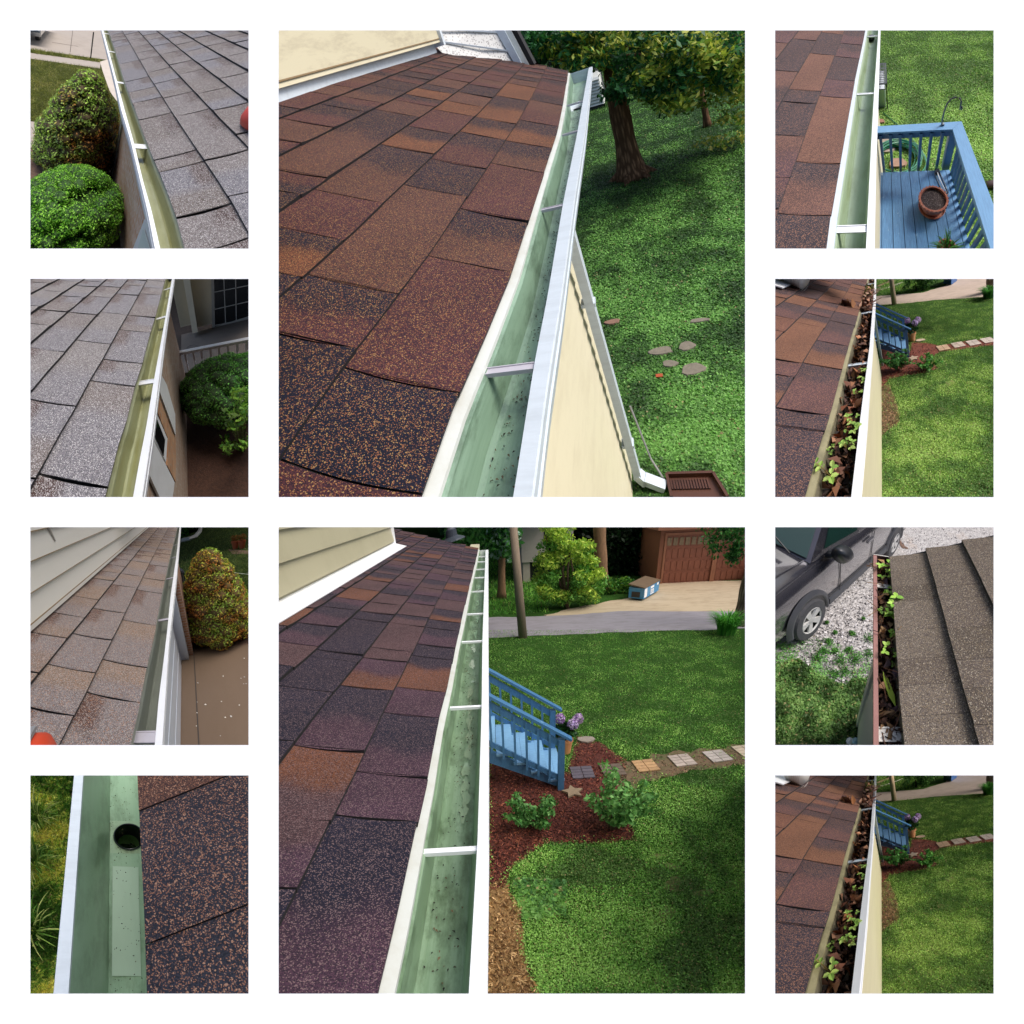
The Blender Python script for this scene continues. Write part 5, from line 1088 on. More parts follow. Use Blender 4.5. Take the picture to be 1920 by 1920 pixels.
    for k, (u, v) in enumerate(((1805, 190), (1865, 185))):
        b = P.at(u, v, gz); t = thing(P, 'planter', ['left one of two terracotta pots with dry plants', 'right one of two terracotta pots with dry plants'][k]+' in the third left picture', 'planter', b); mb = MB(); mb.lathe(b, [(0, 0), (.14, 0), (.2, .38), (.22, .38), (.22, .44), (.18, .44), (0, .4)], 14, lin('a04a2c')); put(P, 'pot', mb, M['vc'], parent=t)
        pts, d = ball(260, b+[0, 0, .62], (.26, .26, .2), .2); put(P, 'foliage', leaves(pts, .09, lawn_cols('7a4a26', '8c5a30', '5a5a2a'), flat=.2), M['leaf'], parent=t)
    sheet(P, 'bare_patch', [(1740, 195), (1930, 205), (1930, 235), (1780, 235)], gz+.01, M['mulchtan'])
    # conical bush
    b = P.at(1620, 930, gz); t = thing(P, 'conical_bush', 'yellow green and rust dwarf spruce beside the brown driveway, third left picture', 'bush', b); tipz = P.aty(1540, 185, b[1])[2]-gz; w_ = P.aty(1930, 750, b[1])[0]-P.aty(1375, 750, b[1])[0]
    tx = P.aty(1545, 200, b[1])[0]-b[0]; cs, rs = cone_shape(b, tipz*.98, w_*.56, 130, rb=.28, top=.2); cs = [c+np.array([tx*((c[2]-gz)/tipz), 0, 0]) for c in cs]
    def cf(pts, c):
        q = fbm(pts[:, 0]*3+pts[:, 1]*2, pts[:, 2]*4, 1.3, 9)+.9*(c[2]-pts[:, 2])+RS.normal(size=len(pts))*.1
        return np.where((q > .62)[:, None], np.array([lin('b87a42')]), np.where((q > .5)[:, None], np.array([lin('b09646')]), np.where((q > .36)[:, None], np.array([lin('a8ac46')]), np.array([lin('86a244')]))))
    blobs(P, t, cs, rs, 60000, .05, cf, lin('5a4824'))
    mb = MB(); mb.tube([P.aty(1785, 400, 9), P.aty(1940, 418, 9.5)], .012, 5, lin('b4bcae')); put(P, 'wire', mb, M['vc'], base=P.aty(1785, 400, 9), label='thin pale wire crossing the lawn right of the bush, third left picture', cat='wire')
    s_, y_ = on(140, 1900); p = R(s_, y_, .015); t = thing(P, 'red_tool', 'red tool tip with grey top at the bottom edge, third left picture', 'tool', p); mb = MB(); mb.lathe(p+[0, -.06, 0], [(.07, 0), (.072, .03), (.05, .06), (.02, .07), (0, .07)], 18, lin('c9401f')); put(P, 'housing', mb, M['vc'], parent=t, smooth=True)
    mb = MB(); mb.hexa([p+[-.03, -.12, .075], p+[.03, -.12, .075], p+[.008, -.0, .07], p+[-.008, -.0, .07]], [p+[-.03, -.12, .09], p+[.03, -.12, .09], p+[.008, -.0, .08], p+[-.008, -.0, .08]], lin('8a8a8a')); put(P, 'grey_fin', mb, M['vc'], parent=t)
def L4():
    P = Panel(57, 1454, 409, (765, -4030), (750, 1700), .5); reseed(61); zg, gz = -.35, -2.6; zE = zg+.012
    G = ([(385, 0), (205, 1910)], [(465, 0), (335, 1910)], [(965, 0), (990, 500), (1030, 1200), (1060, 1910)])
    H = thing(P, 'house', 'mint green gutter with open round outlet beside dark brown shingles, bottom left picture', 'house', (.3, .5, gz))
    dep = .085; L_ = curve(P, G[1], zg); xc = P.at(695, 960, zg-dep)[0]; ym = P.at(695, 960, zg-dep)[1]; foot = xc-L_(ym)
    hc = P.at(868, 540, zg-dep); r = abs(P.at(995, 540, zg-dep)[0]-P.at(740, 540, zg-dep)[0])/2; hy = (hc[1]-r*1.3, hc[1]+r*1.3)
    g, O, L, E = gutter(P, H, G, zg, zE, 1, -.6, 1.2, [], [M['gL4'], M['white'], M['white'], M['galv']], depth=dep, foot=foot, hole=hy, flange=-.035, mid=(.55, -.042))
    # floor round the outlet, with the hole cut out
    mb = MB(); n = 48; z = zg-dep; xa = xc; xb = E(hc[1])+.021; V = []; W_ = []
    for k in range(n):
        a = 2*math.pi*k/n; V.append((hc[0]+r*math.cos(a), hc[1]+r*math.sin(a), z)); dx, dy = math.cos(a), math.sin(a); tx = (xb-hc[0] if dx > 0 else xa-hc[0])/(dx if abs(dx) > 1e-6 else 1e-6); ty = (hy[1]-hc[1] if dy > 0 else hy[0]-hc[1])/(dy if abs(dy) > 1e-6 else 1e-6); s = max(min(abs(tx), abs(ty)), r*1.001); W_.append((hc[0]+dx*s, hc[1]+dy*s, z))
    for qx, qy in ((xa, hy[0]), (xb, hy[0]), (xa, hy[1]), (xb, hy[1])):
        k = min(range(n), key=lambda i: (W_[i][0]-qx)**2+(W_[i][1]-qy)**2); W_[k] = (qx, qy, z)
    mb.add(V+W_, [(k, n+k, n+(k+1) % n, (k+1) % n) for k in range(n)]); put(P, 'outlet_floor', mb, M['gL4b'], parent=g)
    mb = MB(); mb.lathe(hc, [(r*1.08, .002), (r*1.0, .004), (r*.985, -.002), (r*.95, -.028), (r*.8, -.03), (r*.78, -.04)], 40, lin('20262c')); o1 = put(P, 'outlet_ring', mb, M['outletblack'], parent=g, smooth=True)
    mb = MB(); mb.lathe(hc, [(r*.77, -.03), (r*.76, -.05), (r*.6, -.065), (0, -.07)], 30, lin('7aa566')); 
    for k in range(7): mb.tube([hc+[r*(-.7), -r*.45+k*r*.16, -.058], hc+[0, -r*.55+k*r*.17, -.064], hc+[r*.7, -r*.45+k*r*.19, -.058]], .0025, 6, lin('1f3a1a'))
    put(P, 'ribbed_tube', mb, M['vc'], parent=o1, smooth=True)
    grit(P, g, lambda y: (xc, E(y)), -.2, 1.1, z+.001, 260, .003)
    mb = MB(); a = P.at(725, 800, z); b = P.at(950, 810, z); c = P.at(975, 1765, z); d = P.at(718, 1765, z); mb.add([p+np.array([0, 0, .0012]) for p in (a, b, P.at(962, 1300, z), c, d)], [(0, 1, 2, 3, 4)]); put(P, 'sealant_patch', mb, M['patch'], parent=g)
    jo = [(1300, 215), (1240, 1405), (1180, 1900), (1700, 1000)]
    R, on = roof(P, H, E, zE, 1, 15, -2.6, 1.2, [.30]*7, (.25, .4), palC(lin('33353f'), lin('54423e'), lin('5a3e35'), lin('64493a')), M['shL4'], joints=[(1500, 110), (1250, 1400)], gap=.0015, th=.004, skew=.33, bow=.001, curl=.1, tints=[(1300, 60, 'r'), (1500, 700, 'n'), (1400, 1700, 'nb')])
    ground(P, 'lawn', gz, M['lawnL4'], y1=10)
    grass(P, 'grass', [(-60, -60), (440, -60), (200, 1980), (-60, 1980)], gz, 26000, .07, lawn_cols('345c1c', '47742a', '5f9030', '93b046', 'bcc45c'), clover=.55, cl=.05, psc=3.5)
    for k, (u, v) in enumerate(((60, 420), (30, 800), (20, 1380))):
        b = P.at(u, v, gz); tuft(P, b, 60, .35, .45, lawn_cols('8aa84c', '5f8a34', 'b4bc6a'), 'arching grass tuft, '+['upper', 'middle', 'lower'][k]+' one left of the gutter, bottom left picture', name='grass_tuft', wd=.008)
M['lapshade'] = plain_mat('painted_lap_shadow', lin('8a7452'), .8)  # tan-brown stand-in for the shadow at siding laps
M['brickL0'] = brick_mat('blurred_pink_brick', lin('c9a98e'), lin('c08a66'), lin('c8bcae'), (0, 1, 1), (0, 0, 0), .24, .075)
def brick_yz(name, c1, c2, mo):
    s = Nd(name); sx = s.n('ShaderNodeSeparateXYZ'); s.l(s.loc, sx.inputs[0]); cb = s.n('ShaderNodeCombineXYZ'); a = s.math('ADD', sx.outputs[0], sx.outputs[1]); s.l(a, cb.inputs[0]); s.l(sx.outputs[2], cb.inputs[1])
    n = s.n('ShaderNodeTexBrick'); n.inputs['Scale'].default_value = 1; n.inputs['Brick Width'].default_value = .2; n.inputs['Row Height'].default_value = .07; n.inputs['Mortar Size'].default_value = .007
    s.l(cb.outputs[0], n.inputs['Vector']); n.inputs['Color1'].default_value = (*c1, 1); n.inputs['Color2'].default_value = (*c2, 1); n.inputs['Mortar'].default_value = (*mo, 1)
    c = s.mix(s.ramp(s.noise(7, 5, .7), (.4, 0), (.75, .5)), n.outputs[0], tuple(x*.7 for x in c1)); s.bump(n.outputs['Fac'], .02, -.4); return s.end(c, .9)
M['brickL1'] = brick_yz('pink_tan_brick', lin('c4a58e'), lin('b5835f'), lin('c4b6a8'))
M['brickL2'] = brick_yz('tan_brick', lin('a8907c'), lin('9a7a62'), lin('aaa090'))
M['brickL3'] = brick_yz('orange_tan_brick', lin('bf9274'), lin('a9714e'), lin('c4b8aa'))
M['brickwarm'] = brick_yz('warm_brick', lin('b98a60'), lin('9c6a42'), lin('9a8a78'))
M['whiteL'] = plain_mat('white_trim', lin('d6d6d4'), .5, .3, lin('a8a49a'), 4)
M['whiteshade'] = plain_mat('white_window_frame', lin('b8b4ac'), .5, .2, lin('928c84'), 4)
M['palepanel'] = plain_mat('pale_panel', lin('c4ccc4'), .5, .2, lin('a0a8a0'), 3)
M['whitedoor'] = plain_mat('white_garage_door', lin('d0d6de'), .45, .2, lin('a8b0b8'), 2)
M['whitecar'] = plain_mat('white_car_paint', lin('dfe4ea'), .25, coat=.6)
M['chrome'] = plain_mat('chrome', lin('b4bcc4'), .2, metal=.9)
M['lawnL1'] = grass_ground('dry_lawn', lin('4a5424'), lin('5a642c'), lin('6c7438'), lin('8a7a54'), .7, 2)
M['lawnL3'] = grass_ground('dark_lawn', lin('2f421c'), lin('3c5224'), lin('4a5c2a'), lin('6a5c3c'), .66)
M['lawnL4'] = grass_ground('sunny_lawn', lin('24440f'), lin('3a6418'), lin('5c8428'), lin('5a5430'), .75, 3)
M['concL'] = plain_mat('street_concrete', lin('a49a90'), .9, .5, lin('8f857a'), 1.3, bump=.1)
M['concL2'] = plain_mat('pale_concrete', lin('c2b8ac'), .9, .5, lin('a89e92'), 1.5, bump=.1)
M['brownconc'] = plain_mat('brown_concrete', lin('75614f'), .9, .7, lin('6f5b48'), 1.8, (1.5, .6, 1), bump=.1)
M['crack'] = plain_mat('dark_crack', lin('4a423c'), .9)
M['mulchtan'] = plain_mat('tan_mulch', lin('6e5546'), .95, .8, lin('4a382e'), 30, bump=1)
M['mulchred'] = plain_mat('dark_mulch', lin('4c3022'), .95, .9, lin('241610'), 30, bump=1)
M['soilL2'] = plain_mat('dark_soil', lin('3a2c22'), .95, .8, lin('1e1712'), 12, bump=1)
M['porchfloor'] = plain_mat('dim_porch_floor', lin('6a6056'), .8, .3, lin('3c342e'), 3)
M['tanshade'] = plain_mat('tan_siding', lin('e4d8bc'), .6, .15, lin('857a66'), 2)
M['tanshade2'] = plain_mat('shaded_tan_siding', lin('b8aa8c'), .6, .15, lin('544c42'), 2)  # darker copy of the tan siding, side wall's shade put into it
M['creamL3'] = plain_mat('smooth_cream_siding', lin('e0ddd4'), .4, .15, lin('c4bba6'), 1.5, (2, .5, 4))
M['gL4b'] = plain_mat('scuffed_mint_metal', lin('9bb596'), .4, .8, lin('7a8a70'), 30, d0=.5, d1=.7)
M['patch'] = plain_mat('pale_mint_patch', lin('b2cbb4'), .35, .3, lin('98b09a'), 9, (2, .6, 2))
M['outletblack'] = plain_mat('black_plastic_outlet', lin('1a1e24'), .3, spec=.5)
M['shL4'] = shingle_mat('dark_granule_shingle', lin('1c1e26'), lin('9a6c54'), .17, .36, 620, lin('b98f74'))
# ------------------------------------------------------------------ right column
def R1():
    P = Panel(1453.5, 57, 409, (950, -1000), (1120, 2650), .5); reseed(71); zg, gz = -.62, -3.6; zE = zg+.012
    G = ([(925, 0), (905, 640), (885, 1200), (870, 1910)], [(905, 60), (870, 560), (845, 1000), (820, 1500), (800, 1910)], [(775, 60), (745, 200), (690, 450), (660, 620), (600, 950), (560, 1170), (475, 1640), (440, 1910)])
    H = thing(P, 'house', 'house with rust brown shingles and pale gutter above the blue deck, top right picture', 'house', (-.5, 2, gz))
    g, O, L, E = gutter(P, H, G, zg, zE, -1, .05, 2.4, strap_ys(P, [(810, 1735, .022), (872, 545, .014), (900, 42, .014)], zg), [M['gR1'], M['whitebright'], M['white'], M['whitebright']], flange=.017, depth=.075)
    p = P.at(838, 62, zg-.05); mb = MB(); mb.lathe(p, [(0, .01), (.03, .012), (.036, 0), (.03, -.02)], 14, lin('15171a')); put(P, 'strap_end', mb, M['vc'], parent=g)
    jo = [(380, 1172), (250, 1625), (540, 595), (560, 440), (610, 240), (640, 125), (240, 645), (260, 535), (130, 935), (400, 215), (230, 85), (90, 365), (70, 1305), (480, 30)]
    ti = [(300, 1400, 'nb'), (430, 1000, 'o'), (520, 720, 'nr'), (560, 520, 'r'), (590, 340, 'n'), (630, 170, 'nr'), (150, 800, 'n'), (260, 590, 'n'), (310, 440, 'o'), (380, 280, 'nr'), (430, 120, 'n'), (90, 1150, 'br'), (160, 150, 'n'), (90, 280, 'n'), (70, 440, 'bn'), (250, 40, 'b'), (200, 1750, 'nr')]
    roof(P, H, E, zE, -1, 12, -.5, 2.7, [.148]*8, (.16, .3), palC(lin('38343c'), lin('705048'), lin('5d434a'), lin('7c5646')), M['shR'], joints=jo, tints=ti, curl=.25, th=.006, gap=.0028)
    xw = E(1)-.04; mb = MB(); mb.box((xw-.1, -.3, gz), (xw, 3, zg-.1)); put(P, 'wall', mb, M['cream'], parent=H)
    b = P.at(910, 1308, -2.93); mb = MB(); mb.box((b[0]-.05, b[1]-.03, -2.93), (b[0]+.02, b[1]+.03, zg-.1)); put(P, 'downspout', mb, M['white'], parent=H)
    ground(P, 'lawn', gz, M['lawnR1'], y1=14, x0=-4, x1=6)
    grass(P, 'grass', [(900, -40), (1980, -40), (1980, 1980), (900, 1980)], gz, 210000, .028, lawn_cols('4a6e28', '55802c', '649036', '7aa444'), clover=.4, cl=.022, thin=.1, psc=1.6)
    # deck
    zr, zf = -2.1, -2.95; t = thing(P, 'deck', 'blue painted wooden deck with slatted railing beside the lawn, top right picture', 'deck', P.at(1300, 1500, zf))
    c_in, c_out = P.at(1560, 870, zr), P.at(1640, 800, zr); cx, cy = c_out[0]-.02, c_out[1]-.0; cx = (c_in[0]+c_out[0])/2+.02; 
    fl = P.at(1510, 1237, zf); yfar = fl[1]+.02; xr = fl[0]+.05; x0 = P.at(895, 1500, zf)[0]-.3
    nb = 9; edges = [P.at(u, 1237, zf)[0] for u in (860, 940, 1020, 1100, 1180, 1258, 1340, 1420, 1500, 1580)]
    for k in range(len(edges)-1):
        mb = MB(); mb.box((edges[k]+.004, -.3, zf-.03), (min(edges[k+1]-.004, xr), yfar, zf)); put(P, 'deck_board', mb, M['blueD'], parent=t)
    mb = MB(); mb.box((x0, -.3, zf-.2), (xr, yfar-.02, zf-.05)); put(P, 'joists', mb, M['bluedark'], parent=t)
    # railings: far (along x) and right (along y)
    pr = P.at(1905, 1720, zr); slant = (P.at(1890, 1910, zr)[0]-c_in[0])/(P.at(1890, 1910, zr)[1]-c_in[1])
    fo = P.at(905, 845, zr); fi_ = P.at(905, 900, zr); ro, ri = P.at(1925, 1540, zr), P.at(1890, 1910, zr)
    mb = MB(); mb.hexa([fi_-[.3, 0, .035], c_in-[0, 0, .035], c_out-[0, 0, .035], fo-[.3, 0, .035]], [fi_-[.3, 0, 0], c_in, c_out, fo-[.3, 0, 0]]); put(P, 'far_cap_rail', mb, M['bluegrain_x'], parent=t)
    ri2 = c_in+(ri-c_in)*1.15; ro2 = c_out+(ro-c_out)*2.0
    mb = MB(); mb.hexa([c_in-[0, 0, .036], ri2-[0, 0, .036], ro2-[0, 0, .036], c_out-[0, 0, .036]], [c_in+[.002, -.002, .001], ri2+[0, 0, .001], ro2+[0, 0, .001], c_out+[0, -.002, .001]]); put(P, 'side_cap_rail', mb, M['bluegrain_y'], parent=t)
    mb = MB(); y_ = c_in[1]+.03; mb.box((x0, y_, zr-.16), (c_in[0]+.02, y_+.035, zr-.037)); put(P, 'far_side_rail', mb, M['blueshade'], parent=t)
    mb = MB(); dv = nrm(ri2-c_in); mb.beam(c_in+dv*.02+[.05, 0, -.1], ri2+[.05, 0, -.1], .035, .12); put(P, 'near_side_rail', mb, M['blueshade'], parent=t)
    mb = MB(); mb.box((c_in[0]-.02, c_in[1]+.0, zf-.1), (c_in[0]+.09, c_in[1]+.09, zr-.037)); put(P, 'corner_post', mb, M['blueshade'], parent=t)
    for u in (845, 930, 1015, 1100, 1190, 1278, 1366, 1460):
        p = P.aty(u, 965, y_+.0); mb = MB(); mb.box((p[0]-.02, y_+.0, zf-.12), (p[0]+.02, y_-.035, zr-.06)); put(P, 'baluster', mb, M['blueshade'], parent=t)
    for k in range(13):
        p = c_in+dv*(.14+.115*k)+[.05, 0, 0]; mb = MB(); mb.box((p[0]+.02, p[1]-.02, zf-.12), (p[0]+.055, p[1]+.02, zr-.06)); put(P, 'baluster', mb, M['blueshade'], parent=t)
    # shepherd hook
    b = P.at(1475, 833, zr+.0); yb = b[1]; t = thing(P, 'plant_hook', 'black curved plant hook fixed to the blue railing, top right picture', 'hook', b)
    mb = MB(); mb.tube([P.aty(u, v, yb) for u, v in ((1467, 830), (1470, 790), (1485, 720), (1510, 650), (1545, 605), (1590, 588), (1625, 598), (1640, 625), (1632, 660), (1628, 690), (1637, 700), (1645, 685), (1643, 668))], .011, 8); put(P, 'rod', mb, M['black'], parent=t, smooth=True)
    mb = MB(); mb.box(b+[-.018, -.018, 0], b+[.018, .018, .03]); put(P, 'clamp', mb, M['greymetal'], parent=t)
    # pot with soil
    b = P.at(1385, 1655, zf+.0); b = P.at(1382, 1600, zf); t = thing(P, 'flower_pot', 'terracotta pot full of speckled potting soil on the blue deck, top right picture', 'pot', b)
    rt = P.at(1393, 1480, zf+.25); rr = abs(P.at(1520, 1480, zf+.25)[0]-P.at(1263, 1480, zf+.25)[0])/2; b = np.array([rt[0], rt[1], zf+.01]); 
    mb = MB(); mb.lathe(b, [(0, 0), (rr*.72, 0), (rr*.78, .03), (rr*.9, .2), (rr, .2), (rr*1.0, .245), (rr*.97, .25), (rr*.88, .25), (rr*.86, .2)], 36); put(P, 'body', mb, M['terracotta'], parent=t, smooth=False)
    mb = MB()
    for k in range(26): a = 6.283*k/26; mb.box(b+[rr*.99*math.cos(a)-.008, rr*.99*math.sin(a)-.008, .2], b+[rr*.99*math.cos(a)+.008, rr*.99*math.sin(a)+.008, .252])
    put(P, 'scalloped_rim', mb, M['terracotta'], parent=t)
    mb = MB(); mb.lathe(b, [(rr*.88, .2), (rr*.6, .212), (rr*.3, .208), (0, .214)], 30); put(P, 'soil', mb, M['potsoil'], parent=t)
    mb = MB(); mb.lathe(b, [(0, -.008), (rr*.92, -.008), (rr*.98, .03), (rr*.95, .032), (rr*.9, .0)], 36); put(P, 'saucer', mb, M['terracotta'], parent=t)
    b = P.at(1512, 1925, zf+.22); b[2] = zf+.0; t = thing(P, 'potted_plant', 'small pot with spiky green leaves cut by the bottom edge of the top right picture', 'potted plant', b)
    mb = MB(); mb.lathe(b, [(0, 0), (.08, 0), (.1, .2), (.115, .2), (.115, .24), (.1, .24), (.09, .2), (0, .2)], 26); put(P, 'pot', mb, M['terracotta'], parent=t)
    tuft(P, b+[0, 0, .2], 46, .16, .24, lawn_cols('3c7a34', '5c9a4a', '2f6228'), '', name='leaves', parent=t, wd=.008)
    # sprinkler
    a, c = P.at(1425, 1250, zf+.01), P.at(1505, 1440, zf+.01); t = thing(P, 'sprinkler', 'silver oscillating lawn sprinkler with green hose connector on the blue deck, top right picture', 'sprinkler', a)
    d = nrm(c-a); n_ = np.array([-d[1], d[0], 0]); mb = MB(); w_ = .042
    for s_ in (-1, 1): mb.tube([a+n_*w_*s_, a+d*.22+n_*w_*s_, c+n_*w_*s_*.8], .008, 8)
    mb.tube([c-n_*w_*.8, c+d*.03, c+n_*w_*.8], .008, 8); put(P, 'base_frame', mb, M['greymetal'], parent=t, smooth=True)
    mb = MB(); mb.tube([a+[0, 0, .03], a+d*.12+[0, 0, .06]-n_*.025, a+d*.25+[0, 0, .06]-n_*.02, c+[0, 0, .03]], .009, 8); put(P, 'spray_arm', mb, M['whitebright'], parent=t, smooth=True)
    mb = MB(); mb.box(a+[-.035, -.03, 0], a+[.035, .045, .045]); put(P, 'motor_housing', mb, M['black'], parent=t)
    mb = MB(); mb.tube([a+[0, .04, .03], a+[-.005, .1, .03]], .022, 10, lin('4f8f5a')); put(P, 'hose_connector', mb, M['vc'], parent=t, smooth=True)
    # hose
    c = P.at(1080, 1150, gz+.03); pts = []
    mb = MB()
    for k in range(15):
        r = .36+.012*(k % 5)*3*rnd.random()+.1*rnd.random(); ox, oy = rnd.uniform(-.04, .04), rnd.uniform(-.04, .04)
        mb.tube([c+[ox+r*math.cos(a)*(1+.05*math.sin(2*a+k)), oy+r*math.sin(a)*.95, .012*k+.01*math.sin(3*a+k)] for a in np.linspace(0, 6.283, 36)], .012, 6, lin('1d7a52') if k % 3 else lin('2a9464'), cap=False)
    mb.tube([c+[.36, 0, .1], c+[.5, .3, .02], c+[.2, .9, .01], c+[-.3, 1.6, .01]], .012, 6, lin('2a8a5c'))
    put(P, 'garden_hose', mb, M['vcg'], base=c, label='green garden hose coiled on the ground beyond the railing, top right picture', cat='hose', smooth=True)
    for k, (u, v, rx, ry, lb) in enumerate([(950, 1060, .3, .12, 'pale flat stone left of the coiled hose, top right picture'), (965, 985, .2, .12, 'rounded tan stone beyond the hose, top right picture'), (1075, 1175, .2, .16, 'reddish stone seen inside the hose coil, top right picture'), (925, 810, .12, .1, 'reddish stone by the gutter above the deck rail, top right picture')]):
        p = P.at(u, v, gz+.005); mb = MB(); V = [p+[rx*math.cos(a)*(1+.15*math.sin(3*a+k)), ry*math.sin(a)*(1+.2*math.cos(2*a)), 0] for a in np.linspace(0, 6.28, 12)[:-1]]; mb.hexa(V, [v_+(p-v_)*.15+[0, 0, .06] for v_ in V], lin(['a89888', '9a8a74', 'a07c64', '9a6a50'][k])); put(P, 'stone', mb, M['vcrough'], base=p, label=lb, cat='stone')
    # air conditioner under a rack
    a = P.at(990, 690, gz); h = P.aty(965, 470, a[1])[2]-gz; y2 = P.at(985, 290, gz+h)[1]; t = thing(P, 'air_conditioner', 'white air conditioner in a black slatted wire rack by the house wall, top right picture', 'air conditioner', a); x1 = a[0]; xl = x1-.6
    mb = MB(); mb.box((xl, a[1]+.05, gz), (x1-.05, y2-.05, gz+h-.18)); put(P, 'casing', mb, M['whitecar'], parent=t); mb = MB()
    for k in range(22): mb.box((xl, a[1]+.06+k*(y2-a[1]-.1)/22, gz+.1), (x1-.047, a[1]+.075+k*(y2-a[1]-.1)/22, gz+h-.25))
    put(P, 'grille', mb, M['greymetal'], parent=t)
    mb = MB()
    for yy in (a[1], y2):
        for xx in (xl, x1): mb.beam((xx, yy, gz), (xx, yy, gz+h), .025, .025, (1, 0, 0))
        mb.beam((xl, yy, gz+h), (x1, yy, gz+h), .025, .025); mb.beam((xl, yy, gz+h-.15), (x1, yy, gz+h-.15), .015, .015)
    for xx in (xl, x1): mb.beam((xx, a[1], gz+h), (xx, y2, gz+h), .025, .025); mb.beam((xx, a[1], gz+h-.15), (xx, y2, gz+h-.15), .015, .015)
    for k in range(12): yy = a[1]+(k+.5)*(y2-a[1])/12; mb.beam((xl, yy, gz+h), (x1, yy, gz+h), .02, .012)
    for k in range(6): xx = xl+(k+.5)*(x1-xl)/6; mb.beam((xx, a[1], gz+h+.01), (xx, y2, gz+h+.01), .015, .01)
    put(P, 'rack', mb, M['black'], parent=t)
    a, b = P.at(1860, 1362, gz+.06), P.at(2000, 1340, gz+.06); mb = MB(); mb.tube([a, b], .075, 14, lin('5a4034')); put(P, 'drain_pipe', mb, M['vc'], base=a, label='brown drain pipe end on the lawn at the right edge of the top right picture', cat='pipe', smooth=True)
def leaf_litter(P, g, f, y0, y1, n, size, cols, zz, lip=.012, name='leaf_litter', flat=.5):
    """dry leaves lying in the trough; f(y)->(x0,x1)"""
    ys = y0+(y1-y0)*RS.rand(n); X = np.array([f(y) for y in ys]); x = X[:, 0]+(X[:, 1]-X[:, 0])*RS.rand(n); z = zz+lip*RS.rand(n)+.008*(fbm(x*20, ys*12, 1, 4)-.4)
    return put(P, name, leaves(np.stack([x, ys, z], 1), size, [lin(c) for c in cols], flat=flat, asp=.5, fold=.9, cj=.4), M['chip'], kind='stuff')
def seedling(P, b, sc, lab, group, cols=('8fc04a', '6fa83c', 'a8d060')):
    t = thing(P, 'seedling', lab, 'seedling', b, group); b = np.array(b, float); st = MB(); V = []; 
    mbl = MB()
    for k in range(rnd.randint(4, 7)):
        a = rnd.random()*6.28; tip = b+np.array([math.cos(a), math.sin(a), 0])*sc*rnd.uniform(.15, .55)+[0, 0, sc*rnd.uniform(.35, .9)]; st.tube([b, (b+tip)/2+[0, 0, .1*sc], tip], .0018, 4, lin('7a6a3a'))
        for q in range(3):
            aa = a+(q-1)*1.6+rnd.uniform(-.3, .3); d = np.array([math.cos(aa), math.sin(aa), rnd.uniform(-.1, .2)]); sd_ = np.array([-math.sin(aa), math.cos(aa), 0]); l = sc*rnd.uniform(.25, .38); w_ = l*.38; up = np.array([0, 0, l*.1]); c = np.array(lin(rnd.choice(cols)))*rnd.uniform(.85, 1.15)
            mbl.add([tip, tip+d*l*.25+sd_*w_*.8+up, tip+d*l*.65+sd_*w_*.8+up, tip+d*l, tip+d*l*.65-sd_*w_*.8+up, tip+d*l*.25-sd_*w_*.8+up], [(0, 1, 2, 3), (0, 3, 4, 5)], c)
    put(P, 'stem', st, M['vc'], parent=t, cull=True); put(P, 'leaves', mbl, M['leaf'], parent=t, cull=True); return t
